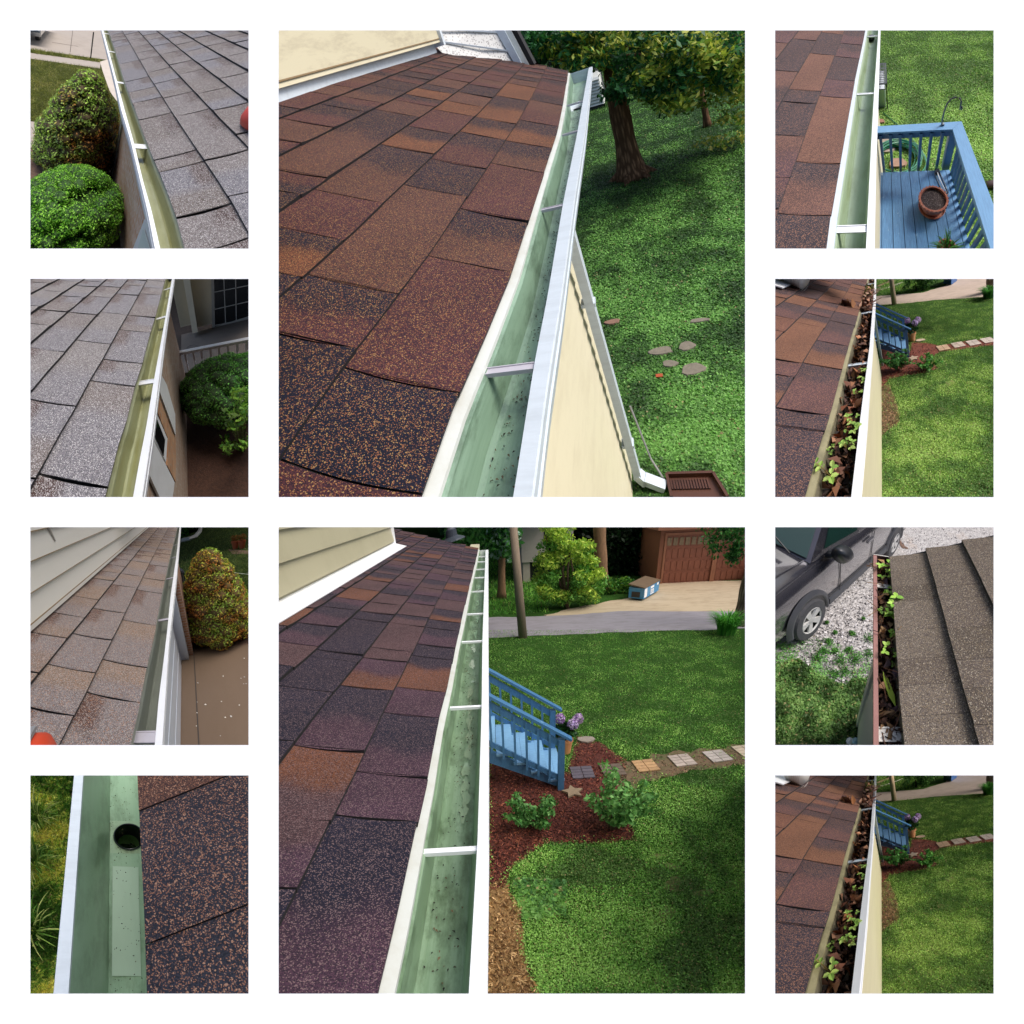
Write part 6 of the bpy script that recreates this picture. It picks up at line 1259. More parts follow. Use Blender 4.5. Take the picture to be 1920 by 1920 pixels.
def R24(y0p, seed, where):
    P = Panel(1453.5, y0p, 409, (930, -360), (1450, 3750), .5, ) ; reseed(81); zg, gz = -.45, -3.6; zE = zg+.018
    G = ([(887, 0), (885, 150), (860, 560), (835, 850), (800, 1300), (740, 1910)], [(874, 0), (870, 100), (830, 600), (790, 900), (740, 1300), (670, 1910)], [(800, 30), (780, 110), (700, 380), (600, 700), (490, 1100), (400, 1370), (240, 1900)])
    H = thing(P, 'house', f'house with rust shingles and leaf clogged gutter over green lawn, {where}', 'house', (-.5, 2, gz))
    g, O, L, E = gutter(P, H, G, zg, zE, -1, .1, 8, strap_ys(P, [(838, 285, .04), (868, 122, .04), (875, 35, .05), (700, 745, .02)], zg), [M['gdirty'], M['whitebright'], M['edge'], M['white']], flange=.012, depth=.085)
    jo = [(490, 575), (400, 780), (560, 390), (600, 310), (620, 250), (660, 195), (700, 135), (200, 1330), (220, 1180), (100, 735), (250, 400), (340, 320), (380, 260), (440, 205), (520, 165), (100, 210), (250, 165), (420, 125), (520, 90)]
    ti = [(130, 1500, 'n'), (300, 1000, 'nr'), (450, 660, 'no'), (530, 450, 'nr'), (620, 320, 'n'), (150, 620, 'o'), (230, 450, 'n'), (330, 360, 'no'), (400, 270, 'nr'), (90, 260, 'nr'), (220, 200, 'o'), (90, 850, 'r'), (330, 110, 'n'), (600, 200, 'ro')]
    roof(P, H, E, zE, -1, 25, .05, 8.5, [.152]*9, (.16, .3), palC(lin('35313c'), lin('7a5040'), lin('5f4244'), lin('80563e')), M['shR'], joints=jo, tints=ti, curl=.5, th=.008)
    # roof edge boards / curled metal
    # muck, water and litter in the trough
    mb = MB(); ys = np.linspace(.15, 7.8, 40); z = zg-.05
    mb.add([q for y in ys for q in ((E(y)+.014, y, z), (L(y)-.008, y, z))], [(2*i, 2*i+1, 2*i+3, 2*i+2) for i in range(39)]); put(P, 'gutter_muck', mb, M['muck'], kind='stuff')
    f = lambda y: (E(y)+.018, L(y)-.012)
    leaf_litter(P, g, f, .2, 1.9, 900, .03, ('6a4630', '4a3024', '84563a', '2c201a', '5a3c30'), zg-.045, .02)
    leaf_litter(P, g, f, .25, 1.7, 110, .04, ('8c5832', '6c3e26', '94684a', '54301e'), zg-.025, .02, 'brown_leaves', flat=.8)
    leaf_litter(P, g, f, 1.75, 2.5, 420, .05, ('7c4e36', '94684e', '5a362a', 'a07c66', '40261c'), zg-.02, .06, 'leaf_pile')
    leaf_litter(P, g, f, 2.1, 2.75, 260, .04, ('8a8434', '6a702c', '4a4a20', 'a89c4c'), zg-.01, .05, 'moss_tuft')
    leaf_litter(P, g, f, 3.2, 7.5, 350, .05, ('5a3a2a', '3a261c', '8c6a52'), zg-.04, .03)
    mb = MB(); y = 1.9
    for k in range(26):
        a = np.array([rnd.uniform(E(2)+.02, L(2)), rnd.uniform(1.75, 2.5), zg+.02+rnd.uniform(-.01, .02)]); d = nrm([rnd.uniform(.3, 1), rnd.uniform(-1, 1), rnd.uniform(-.1, .3)]); mb.tube([a, a+d*.09], .0022, 4, lin('7a4a38'))
    put(P, 'twigs', mb, M['vc'], kind='stuff', cull=True)
    sp = [(500, 1750, .075, 'lowest seedling of the row'), (655, 1530, .055, 'seedling low beside the lip'), (480, 1530, .045, 'small seedling at roof edge'), (420, 1650, .04, 'dim blue green seedling'), (690, 1370, .06, 'broad seedling touching the lip'), (680, 1260, .05, 'pale seedling at mid gutter'), (745, 1020, .045, 'seedling in the wet part'), (755, 930, .05, 'bright seedling hanging at the lip'), (770, 850, .05, 'topmost bright seedling')]
    for u, v, s_, lb in sp:
        b = P.at(u, v, zg-.03); seedling(P, b, s_*.8, f'{lb} in the clogged gutter, {where}', f'seedlings in the gutter, {where}', ('9fc45a', '7ea648', 'b4cc6c'))
    # wall
    xw = P.at(937, 1600, gz)[0]; siding_wall(P, H, xw, 0, 6.0, gz, zg-.12, 1, M['cream2b'], lap=.1, lean=.008)
    mb = MB(); mb.box((E(2)-.1, 0, zg-.125), (xw+.02, 6, zg-.1)); put(P, 'soffit', mb, M['white'], parent=H)
    b = P.at(930, 640, gz+.6); mb = MB(); mb.box((xw+.02, b[1]-.05, gz+.1), (xw+.09, b[1]+.05, zg-.2)); put(P, 'downspout', mb, M['creamflash'], parent=H)
    # flashing and vent on the roof, top left
    y_ = P.at(100, 60, zE+.3)[1]; 
    # ground
    ground(P, 'lawn', gz, M['lawnR2'], y1=40, x0=-10, x1=25)
    bed = [(925, 590), (1190, 640), (1200, 560), (1330, 560), (1440, 590), (1700, 540), (1960, 520), (1960, 580), (1450, 640), (1380, 690), (1430, 790), (1300, 830), (1140, 850), (1000, 880), (960, 960), (925, 1000)]
    edge = [(920, 940), (1010, 930), (1070, 1100), (1100, 1250), (960, 1360), (920, 1400)]
    bare = [bare_blob(*q) for q in ((1535, 915, 35, 25), (1730, 912, 40, 12), (1460, 1150, 30, 20), (1550, 1180, 22, 18), (1710, 1275, 60, 38), (1050, 1290, 30, 20))]
    for q in bare: sheet(P, 'bare_patch', q, gz+.006, M['drypatch'], wob=0, sub=1)
    sheet(P, 'mulch_bed', bed, gz+.006, M['mulchR']); sheet(P, 'bare_ground', edge, gz+.01, M['soilR'])
    sheet(P, 'road', [(860, 155), (1300, 120), (1960, 20), (1960, 150), (1400, 185), (1100, 218), (860, 228)], gz+.008, M['roadR'], wob=.06)
    sheet(P, 'driveway', [(1300, 118), (1500, 60), (1560, -60), (1980, -60), (1980, 30)], gz+.004, M['roadR'], wob=.06)
    chips_mulch(P, bed, gz, 6000, .07, 'mulch_chips', ('7a3a2a', '5a2a20', '944a34', '3a1a14', 'a8604a'))
    chips_mulch(P, edge, gz+.01, 1800, .06, 'wood_chips', ('8c6c48', '6a4e34', 'a88860', '54402c')); grass(P, 'grass', edge, gz, 1500, .04, lawn_cols('4a6a2e', '64883c'), clover=.4, cl=.025, thin=.5)
    GR = lawn_cols('466c2c', '52792f', '649038', '7ea24a')
    grass(P, 'grass', [(880, 160), (1960, 150), (1960, 1960), (925, 1960), (925, 600)], gz, 190000, .034, GR, excl=(bed, edge, [(860, 150), (1960, 20), (1960, 152), (1400, 187), (860, 230)]), clover=.4, cl=.02, thin=.2)
    grass(P, 'grass', [(890, -40), (1300, -40), (1280, 110), (890, 150)], gz, 4000, .12, GR, clover=.3)
    f_ = P.at(1172, 690, gz); build_stairs(P, gz, (f_[0], f_[1]), 1.18, f'blue wooden stairs beyond the gutter, {where}')
    hydrangea(P, P.at(1205, 545, gz+.0), 1.5, f'lilac hydrangea pot at the blue stair foot, {where}')
    for k, (u, v, c, lb) in enumerate([(1480, 606, 'c0a080', 'tan brick stepping square nearest the mulch bed'), (1612, 580, 'bfae9c', 'second brick stepping square from the mulch bed'), (1745, 562, 'c0b2a4', 'third brick stepping square from the mulch bed'), (1872, 540, 'c4b6a8', 'brick stepping square at the far right of the path')]):
        patio_brick(P, P.at(u, v, gz+.01), .42, .12, gz+.01, f'{lb}, {where}', lin(c), f'stepping squares, {where}')
    s_ = P.at(1215, 700, gz+.01); mb = MB(); V = [s_+[(.2 if k % 2 == 0 else .1)*math.cos(k*.628+.4), (.2 if k % 2 == 0 else .1)*math.sin(k*.628+.4), 0] for k in range(10)]; mb.hexa(V, [v+[0, 0, .03] for v in V], lin('b09a80')); put(P, 'star_stone', mb, M['vcrough'], base=s_, label=f'tan star shaped stone right of the stair post, {where}', cat='stepping stone')
    s_ = P.at(1278, 542, gz+.01); mb = MB(); V = [s_+[.2*math.cos(a), .12*math.sin(a), 0] for a in np.linspace(0, 6.28, 8)[:-1]]; mb.hexa(V, [v+[0, 0, .03] for v in V], lin('b8a890')); put(P, 'flat_stone', mb, M['vcrough'], base=s_, label=f'flat pale stone beyond the hydrangea pot, {where}', cat='stone')
    shrub(P, 'shrub', P.at(1080, 800, gz), .5, .75, 1100, lawn_cols('3f7238', '558a48', '6aa058'), .085, f'leafy green shrub in red mulch near the gutter, {where}')
    shrub(P, 'shrub', P.at(1350, 790, gz), .42, .5, 700, lawn_cols('3a7030', '529040', '7ab058'), .085, f'low green shrub at the right end of the mulch, {where}')
    b = P.at(1048, 222, gz); tp = P.aty(1015, -60, b[1]); mb = MB(); mb.tube([b, (b+tp)/2, tp], [.17, .15, .14], 12); put(P, 'utility_pole', mb, M['polewarm'], base=b, label=f'pale wooden pole at the road edge, {where}', cat='pole', smooth=True)
    b = P.at(1905, 110, gz); t = thing(P, 'tree', f'tree trunk at the right edge beside the road, {where}', 'tree', b); tree_trunk(P, t, [b, P.aty(1900, -80, b[1])], [.3, .26], M['barkgrey'])
    tuft(P, P.at(1875, 165, gz), 320, .55, .8, lawn_cols('4a8a3c', '3c7430', '62a048'), f'clump of long lily leaves round the tree, {where}', wd=.022)
    b = P.at(1240, 100, gz); t = thing(P, 'bush', f'rounded leafy bush beyond the road, {where}', 'bush', b); cl = []
    for k in range(70): c = P.aty(rnd.uniform(1140, 1340) if k % 3 else rnd.uniform(1300, 1430), rnd.uniform(-60, 85) if k % 3 else rnd.uniform(-60, 30), b[1]+rnd.uniform(-.4, .8)); pts, d = ball(60, c, (.28, .28, .2), .3); cl.append(leaves(pts, .14, lawn_cols('3f6c3a', '5a8a4c', '7aa85a'), flat=.4))
    put(P, 'foliage', joinl(*cl), M['leaf'], parent=t); mb = MB(); mb.tube([b, b+[0, 0, .5]], [.08, .04], 6, lin('4a3a28')); put(P, 'stem', mb, M['vcrough'], parent=t)
    a, r_, l_ = P.at(1550, 55, gz), P.at(1600, 20, gz), P.at(1482, 42, gz); t = thing(P, 'dumpster', f'blue dumpster cut by the top edge, {where}', 'dumpster', a); q = [a, r_, r_+l_-a, l_]; mb = MB(); mb.hexa([p+[0, 0, .03] for p in q], [p+[0, 0, 1.2] for p in q]); put(P, 'bin', mb, M['dumpblue2'], parent=t)
    mb = MB(); mb.hexa([p+[0, 0, 1.2] for p in q], [p+[0, 0, 1.28] for p in q]); put(P, 'lid', mb, M['lidbrown'], parent=t)
    pts = [P.at(895, 70, gz+.02), P.at(1000, 30, gz+.02), P.at(1010, 8, gz+.02)]; mb = MB(); mb.tube(pts, .12, 5); put(P, 'ditch_edge', mb, M['soil'], kind='structure')
    pts = [P.at(895, 104, gz+.02), P.at(1000, 75, gz+.02), P.at(1120, 30, gz+.02)]; mb = MB(); mb.tube(pts, .05, 5); put(P, 'footpath', mb, M['concrete'], kind='structure')
    # white pipe end and flashing on the roof
    y_ = P.at(60, 40, zE)[1]; R_on = P.at(70, 60, -.05)
    b = P.at(230, 30, zE+.33) if False else P.ray(190, 20)*(1.35/np.linalg.norm(P.ray(190, 20)))
    return P, H, E, zE, where
def roof_bits(P, H, E, zE, alpha):
    al = math.radians(alpha); nn = np.array([math.sin(al), 0, math.cos(al)])
    def onp(u, v, h=0):
        o = np.array([E(3.0), 3.0, zE])+nn*h; r = P.ray(u, v); return r*(o.dot(nn)/r.dot(nn))
    pl = [onp(-40, -40, .025), onp(100, -40, .025), onp(165, 42, .025), onp(65, 85, .025), onp(-40, 55, .025)]
    plate(P, pl, nn*.008, M['whitebright'], 'roof_flashing', H)
    a, b = onp(120, -45, .09), onp(262, 22, .08); mb = MB(); mb.tube([a, (a+b)/2+nn*.01, b], [.07, .07, .062], 16, lin('cfcdc4'))
    for q in np.linspace(.1, .95, 9): mb.tube([a+(b-a)*q, a+(b-a)*(q+.02)], .074, 16, lin('b5b3aa'), cap=False)
    put(P, 'downspout_end', mb, M['vc'], parent=H, smooth=True)
def R2(): P, H, E, zE, w_ = R24(523, 81, 'second right picture'); roof_bits(P, H, E, zE, 25); dryleaf(P, E, zE, w_)
def R4(): P, H, E, zE, w_ = R24(1454, 81, 'bottom right picture'); roof_bits(P, H, E, zE, 25); dryleaf(P, E, zE, w_)
def dryleaf(P, E, zE, where):
    al = math.radians(25); nn = np.array([math.sin(al), 0, math.cos(al)]); o = np.array([E(4.5), 4.5, zE])+nn*.03; r = P.ray(640, 215); c = r*(o.dot(nn)/r.dot(nn)); pts, d = ball(12, c, (.05, .06, .02), .2)
    put(P, 'dry_leaf', leaves(pts, .07, [lin('8a5a34'), lin('5a3420')], fold=.8), M['chip'], base=c, label=f'curled dry leaf lying on the shingles, {where}', cat='leaf')
def car(P, a, b, gz):
    """dark grey sport utility car; a, b = ground contact of its near front and near rear wheels"""
    a, b = np.array([a[0], a[1], gz]), np.array([b[0], b[1], gz]); f = nrm(a-b); lft = np.array([-f[1], f[0], 0]); s = np.linalg.norm(a-b)/2.88
    o = (a+b)/2-lft*.84*s
    def C(x, y, z): return o+f*x*s+lft*y*s+np.array([0, 0, z*s])
    t = thing(P, 'car', 'dark grey sport utility car parked on gravel beside the old roof, third right picture', 'car', C(0, 0, 0))
    st = [(-2.4, .74, .45, 1.02, 1.02), (-2.25, .88, .36, 1.06, 1.06), (-1.5, .93, .3, 1.08, 1.08), (0, .94, .28, 1.06, 1.07), (.9, .94, .28, 1.03, 1.05), (1.1, .94, .28, 1.0, 1.05), (1.5, .93, .3, .96, 1.03), (2.0, .9, .3, .88, .97), (2.28, .8, .34, .8, .88), (2.42, .62, .42, .7, .74)]
    xs = np.array([q[0] for q in st]); fine = np.linspace(-2.4, 2.42, 61); rows = []
    for x in fine:
        hw, zb, zs, zt = [np.interp(x, xs, [q[i] for q in st]) for i in (1, 2, 3, 4)]
        pr = [(0, zb), (hw*.92, zb), (hw*.985, zb+.08), (hw*.995, zb+.25), (hw*1.0, .68), (hw*.985, zs-.06), (hw*.93, zs), (hw*.8, zs+(zt-zs)*.6+.01), (hw*.45, zt), (0, zt+.015)]
        rows.append([(x, y, z) for y, z in pr]+[(x, -y, z) for y, z in pr[::-1][1:]])
    n = len(rows[0]); mb = MB(); mb.add([C(*p) for r in rows for p in r], [(i*n+j, i*n+j+1, (i+1)*n+j+1, (i+1)*n+j) for i in range(60) for j in range(n-1)]+[tuple(range(n)), tuple(60*n+j for j in range(n))[::-1]])
    body = put(P, 'body', mb, M['carpaint'], parent=t, smooth=True)
    # cabin
    bt = [(1.18, .80), (.1, .87), (-1.3, .87), (-2.2, .82)]; tp = [(.42, .60, 1.60), (.0, .66, 1.68), (-1.3, .66, 1.67), (-2.0, .60, 1.6)]
    mb = MB(); V = [C(x, y, 1.04) for x, y in bt]+[C(x, -y, 1.04) for x, y in bt[::-1]]+[C(x, y, z) for x, y, z in tp]+[C(x, -y, z) for x, y, z in tp[::-1]]
    F = [(i, (i+1) % 8, 8+(i+1) % 8, 8+i) for i in range(8)]+[(8, 9, 14, 15), (9, 10, 13, 14), (10, 11, 12, 13)]; mb.add(V, F); put(P, 'cabin', mb, M['carpaint'], parent=t)
    def glass(pts, off, name='window'):
        n_ = nrm(np.cross(pts[1]-pts[0], pts[2]-pts[0])); 
        if n_.dot(pts[0]-C(0, 0, 1.2)) < 0: n_ = -n_
        m = MB(); m.hexa([p+n_*.002 for p in pts], [p+n_*off for p in pts]); return put(P, name, m, M['carglass'], parent=t)
    L_ = lambda k, q: C(*[bt[k][0]*(1-q)+tp[k][0]*q, bt[k][1]*(1-q)+tp[k][1]*q, 1.04*(1-q)+tp[k][2]*q])
    Rr = lambda k, q: C(*[bt[k][0]*(1-q)+tp[k][0]*q, -(bt[k][1]*(1-q)+tp[k][1]*q), 1.04*(1-q)+tp[k][2]*q])
    def bl(p, q, w_): return p*(1-w_)+q*w_
    ws = [bl(L_(0, .04), Rr(0, .04), .04), bl(L_(0, .04), Rr(0, .04), .96), bl(L_(0, .95), Rr(0, .95), .94), bl(L_(0, .95), Rr(0, .95), .06)]; glass(ws, .014, 'windshield')
    for (k, q0, q1) in ((0, .2, .95), (1, .04, .46), (1, .52, .96), (2, .06, .8)):
        lo0, lo1, hi0, hi1 = bl(L_(k, .12), L_(k+1, .12), q0), bl(L_(k, .12), L_(k+1, .12), q1), bl(L_(k, .86), L_(k+1, .86), max(q0, .1) if k else .18), bl(L_(k, .86), L_(k+1, .86), q1); glass([lo0, lo1, hi1, hi0], .012)
    for side in (1,):
        for wx in (1.44, -1.44):
            c = C(wx, .86, .325); X, Z = f, np.array([0, 0, 1.0]); w_ = MB(); w_.lathe(c, [(.2*s, -.1*s), (.31*s, -.12*s), (.33*s, -.08*s), (.33*s, .08*s), (.31*s, .115*s), (.215*s, .12*s), (.21*s, .1*s)], 40, lin('26262a'), ax=(X, Z, lft)); wh = put(P, 'wheel', w_, M['tyre'], parent=t, smooth=False)
            r_ = MB(); r_.lathe(c, [(.215*s, .11*s), (.21*s, .085*s), (.18*s, .03*s), (0, .03*s)], 36, lin('17181a'), ax=(X, Z, lft)); r_.lathe(c, [(.215*s, .105*s), (.203*s, .122*s), (.19*s, .1*s)], 36, lin('c6c4c0'), ax=(X, Z, lft)); r_.lathe(c, [(.06*s, .05*s), (.06*s, .105*s), (.03*s, .115*s), (0, .115*s)], 16, lin('b8b6b2'), ax=(X, Z, lft))
            for k in range(5):
                for dd in (-.13, .13):
                    an = k*2*math.pi/5+dd; e = c+(X*math.cos(an)+Z*math.sin(an))*.2*s+lft*.1*s; r_.beam(c+(X*math.cos(an)+Z*math.sin(an))*.04*s+lft*.09*s, e, .05*s, .03*s, lft, lin('c6c4c0'))
            put(P, 'rim', r_, M['rim'], parent=wh)
            ar = MB(); th = np.linspace(-.1, math.pi+.1, 26)
            cc = C(wx, .93, .34); ar.add([cc+lft*(-.0)*s+lft*.012*s]+[cc+lft*.012*s+(X*math.cos(q)+Z*math.sin(q))*.37*s for q in th], [(0, i+1, i+2) for i in range(25)]); put(P, 'wheel_well', ar, M['black'], parent=t)
            fl = MB(); V = []
            for q in th:
                d_ = X*math.cos(q)+Z*math.sin(q); V += [cc+d_*.36*s+lft*.0*s, cc+d_*.365*s+lft*.04*s, cc+d_*.40*s+lft*.045*s, cc+d_*.45*s+lft*.0*s]
            fl.add(V, [(4*i+k, 4*i+4+k, 4*i+5+k, 4*i+1+k) for i in range(25) for k in range(3)]); put(P, 'fender_flare', fl, M['flare'], parent=t, smooth=True)
    # far side wheels
    for wx in (1.44, -1.44):
        c = C(wx, -.84, .36); w_ = MB(); w_.lathe(c, [(.1*s, -.1*s), (.365*s, -.1*s), (.365*s, .1*s), (.1*s, .1*s)], 24, lin('26262a'), ax=(f, (0, 0, 1), lft)); put(P, 'wheel', w_, M['tyre'], parent=t)
    m = MB(); c = C(.88, 1.08, 1.16); m.lathe(c-f*.09*s, [(.0, 0), (.08*s, .01*s), (.1*s, .05*s), (.1*s, .14*s), (.085*s, .19*s), (0, .2*s)], 14, (1, 1, 1), ax=(lft*1.35, (0, 0, .95), f)); m.beam(C(.92, .86, 1.08), C(.9, 1.02, 1.12), .1*s, .05*s); put(P, 'side_mirror', m, M['mirrorblack'], parent=t, smooth=True)
    g_ = MB()
    for x in (.72, -.28, -1.18): g_.beam(C(x, .95, .4), C(x, .947, 1.0), .012*s, .006*s, f)
    g_.beam(C(1.0, .948, .45), C(-2.0, .948, .45), .01*s, .02*s, lft); put(P, 'panel_gaps', g_, M['black'], parent=t)
    for x in (-.1, -1.02): h = MB(); h.beam(C(x-.1, .975, .93), C(x+.1, .975, .92), .05*s, .035*s); put(P, 'door_handle', h, M['handle'], parent=t, smooth=False)
    h = MB(); hh = [C(2.0, .895, .72), C(2.3, .79, .72), C(2.27, .8, .84), C(2.0, .9, .88)]; h.hexa(hh, [p+lft*.025*s+f*.01*s for p in hh], lin('c8ccd0')); hl = put(P, 'headlight', h, M['vcg'], parent=t)
    h = MB()
    for k in range(4): p = C(2.06+.045*k, .935-.016*k, .74); h.beam(p, p+[0, 0, .1*s], .022*s, .01*s, f, lin('e08a2c'))
    put(P, 'indicator', h, M['vcg'], parent=hl)
    wp = MB(); wp.tube([C(1.24, .55, 1.1), C(1.12, .2, 1.16), C(1.1, -.25, 1.17)], .012*s, 6); wp.tube([C(1.2, -.1, 1.1), C(1.08, -.4, 1.17), C(1.06, -.75, 1.17)], .012*s, 6); put(P, 'wiper', wp, M['black'], parent=t)
    hd = MB(); hd.tube([C(1.2, .72, 1.055), C(1.7, .66, 1.02), C(2.2, .5, .93)], .012*s, 6); hd.tube([C(1.12, .84, 1.03), C(1.6, .83, .985), C(2.05, .78, .9)], .006*s, 6, (0, 0, 0)); put(P, 'hood_crease', hd, M['carpaint'], parent=t, smooth=True)
    cl = MB(); cl.hexa([C(1.0, .9, .27), C(-1.0, .9, .27), C(-1.0, .965, .3), C(1.0, .965, .3)], [C(1.0, .93, .42), C(-1.0, .93, .42), C(-1.0, .962, .4), C(1.0, .962, .4)]); put(P, 'sill', cl, M['flare'], parent=t)
    return t
def R3():
    P = Panel(1453.5, 988.5, 409, (865, -1460), (500, 2480), .5); reseed(91); zg, gz = -.8, -3.0; zE = zg+.03
    G = ([(865, 240), (865, 1910)], [(895, 240), (903, 1000), (912, 1910)], [(1015, 280), (1045, 600), (1075, 1000), (1110, 1500), (1155, 1910)])
    H = thing(P, 'house', 'old brown shingle roof with rust edged clogged gutter beside the car, third right picture', 'house', (.6, 1, gz))
    ye = P.at(865, 245, zg)[1]
    g, O, L, E = gutter(P, H, G, zg, zE, 1, -.2, ye, strap_ys(P, [(1020, 1818, .05), (950, 512, .035)], zg), [M['gdirty'], M['rustlip'], M['white'], M['whitescuff']], flange=0, depth=.09)
    kf = P.at(1015, 280, zE)[1]; al = math.radians(20)
    def onr(u, v):
        o = np.array([E(1.2), 1.2, zE]); nn = np.array([-math.sin(al), 0, math.cos(al)]); r = P.ray(u, v); return r*(o.dot(nn)/r.dot(nn))
    q0, q1 = onr(1015, 280), onr(1860, 85); sl = (q1[1]-q0[1])/((q1[0]-q0[0])/math.cos(al))
    jo = [(1250, 520), (1200, 665), (1250, 915), (1300, 1165), (1320, 1395), (1350, 1665), (1450, 350), (1550, 650), (1650, 900), (1700, 1180), (1760, 1430), (1820, 1750), (1790, 500), (1880, 840), (1200, 380)]
    roof(P, H, E, zE, 1, 20, -.5, 2.4, [.232]*7, (.22, .4), palR3(), M['shR3'], joints=jo, gap=.0012, th=.018, jit=0, bow=0, curl=.0, ymax=lambda s: q0[1]+sl*s, base=lin('33291f'))
    mb = MB(); a = P.at(905, 250, zg); b = P.at(1015, 285, zE); mb.box((O(ye), ye, zg-.09), (E(ye), ye+.006, zg+.004)); put(P, 'end_cap', mb, M['whitescuff'], parent=g)
    mb = MB(); ys = np.linspace(-.2, ye-.01, 20); mb.add([q for y in ys for q in ((E(y)+.01, y, zg-.055), (L(y)+.006, y, zg-.055))], [(2*i, 2*i+1, 2*i+3, 2*i+2) for i in range(19)]); put(P, 'gutter_muck', mb, M['soilwet'], kind='stuff')
    f = lambda y: (L(y)+.01, E(y)-.0)
    leaf_litter(P, g, f, -.1, ye-.03, 1500, .035, ('6a4a34', '4a3024', '8c6a4c', '3a2620', '7a5a50', '5a3a2c'), zg-.05, .035)
    leaf_litter(P, g, f, -.1, ye-.05, 90, .06, ('9a7650', '7c5a40', '5a444a', 'a8845c'), zg-.03, .02, 'brown_leaves', flat=.9)
    mb = MB()
    for k in range(60):
        y = rnd.uniform(0, ye-.05); x0_, x1_ = f(y); a = np.array([rnd.uniform(x0_, x1_), y, zg-.02+.02*rnd.random()]); d = nrm([rnd.uniform(-.5, .5), rnd.uniform(-1, 1), rnd.uniform(0, .1)]); mb.tube([a, a+d*.05+[.005, 0, .008], a+d*.1], .002, 4, lin(rnd.choice(['6a4430', '9a7c58', '3a241c'])))
    put(P, 'twigs', mb, M['vc'], kind='stuff', cull=True)
    for u, v, s_, lb in [(955, 420, .11, 'leafy seedling nearest the gutter end'), (1035, 470, .10, 'seedling leaning on the shingles near the gutter end'), (1000, 590, .08, 'small seedling below the upper strap'), (970, 770, .09, 'seedling at mid gutter near the rusty lip'), (1040, 760, .12, 'tall pale seedling hanging over the shingles'), (1110, 730, .09, 'yellowish seedling tip over the roof edge'), (1050, 930, .09, 'small bright seedling against the shingles'), (1010, 1110, .08, 'round leaved seedling in lower gutter'), (1065, 1180, .07, 'lowest pair of green leaves at roof edge')]:
        seedling(P, P.at(u, v, zg-.02)-[0, 0, .02], s_*.95, f'{lb}, third right picture', 'seedlings in the rusty gutter', ('a6cf5c', '8cc04c', 'b9dc70'))
    p = P.at(1010, 1440, zg); mb = MB(); d = nrm([-.3, 1, 0]); n_ = np.array([1, .3, 0])*.012; mb.add([p-d*.07, p-d*.02+n_, p+d*.05+n_*.8, p+d*.09, p+d*.05-n_*.8, p-d*.02-n_], [(0, 1, 2, 3), (0, 3, 4, 5)], lin('a8c048')); put(P, 'green_leaf', mb, M['leaf'], base=p, label='single slim yellow green leaf lying in the rusty gutter', cat='leaf')
    # wall
    A = lambda u, v, o=0.0: P.atx(u, v, xw+o)
    xw = P.at(722, 1950, gz)[0]; c = P.atx(725, 1755, xw); mb = MB(); ztop = zg-.12
    c2 = P.at(722, 1755, gz); mb = MB(); mb.box((xw, -.6, gz), (xw+.2, c2[1], ztop)); sd_ = siding_wall(P, H, xw, -.6, c2[1], gz, ztop, -1, M['paleside'], lap=.1, lean=.01)
    bpy.data.objects.remove(bpy.data.objects[sd_.name]) if False else None
    mb = MB(); mb.box((xw-.03, c2[1]-.02, gz), (xw+.05, c2[1]+.07, ztop)); put(P, 'corner_board', mb, M['paleside'], parent=H)
    # ground
    ground(P, 'gravel_drive', gz, M['gravel'], y1=14, x0=-6, x1=8)
    clov = [(-60, 1230), (200, 1160), (380, 1300), (620, 1400), (700, 1330), (870, 1350), (870, 2000), (-60, 2000)]
    sheet(P, 'grass_patch', [(-60, 1260), (210, 1190), (400, 1330), (640, 1420), (720, 1370), (900, 1400), (900, 2000), (-60, 2000)], gz+.004, M['lawnR3'], wob=.06)
    grass(P, 'clover', clov, gz, 26000, .03, lawn_cols('284218', '335420', '446a2c', '5c803c'), clover=.85, cl=.04, psc=5)
    grass(P, 'weeds', [(-60, 960), (300, 940), (870, 1150), (870, 1500), (-60, 1400)], gz, 9000, .04, lawn_cols('2f5c24', '44762e', '5a9040'), clover=.5, cl=.022, thin=.58, psc=5)
    for k, (u, v, r_) in enumerate([(470, 1010, .09), (680, 940, .08), (530, 935, .05), (430, 1090, .12), (570, 1180, .12), (710, 1170, .12), (830, 980, .14), (820, 1120, .12), (650, 1080, .08), (520, 1300, .1), (620, 1270, .14), (370, 1150, .1), (240, 1000, .08), (775, 810, .04), (455, 845, .04), (530, 1095, .06)]):
        b = P.at(u, v, gz); pts, d = ball(150, b+[0, 0, .03], (r_, r_, .03), .1); put(P, 'weed_tuft', leaves(pts, .03, lawn_cols('3c7430', '528c3c', '6aa048'), flat=1), M['leaf'], kind='stuff')
    g2 = ground_pts(P, np.array([(rnd.uniform(200, 1900), rnd.uniform(0, 1450)) for _ in range(9000)]), gz+.004); shards(P, 'gravel_stones', g2, .035, .8, [lin('b8b4b4'), lin('9c9898'), lin('d0cccc'), lin('7c7878')], flat=1.2, z=.006)
    sheet(P, 'brick_scatter', [(1075, 110), (1110, 120), (1170, 190), (1120, 180)], gz+.01, M['mulchtan'])
    fa, fb = P.at(275, 915, gz), P.at(985, 235, gz); car(P, fa, fb, gz)
    for k, u in enumerate((655, 705)): p = P.at(u, 1885, gz+.04); mb = MB(); mb.lathe(p-[0, 0, .04], [(0, 0), (.05, .02), (.045, .06), (0, .08)], 8, lin(['d8dcdc', '9fc4cc'][k])); put(P, 'litter', mb, M['vc'], base=p, label=['white crumpled scrap in the clover by the pale wall', 'pale blue crumpled scrap touching the pale wall base'][k]+', third right picture', cat='litter')
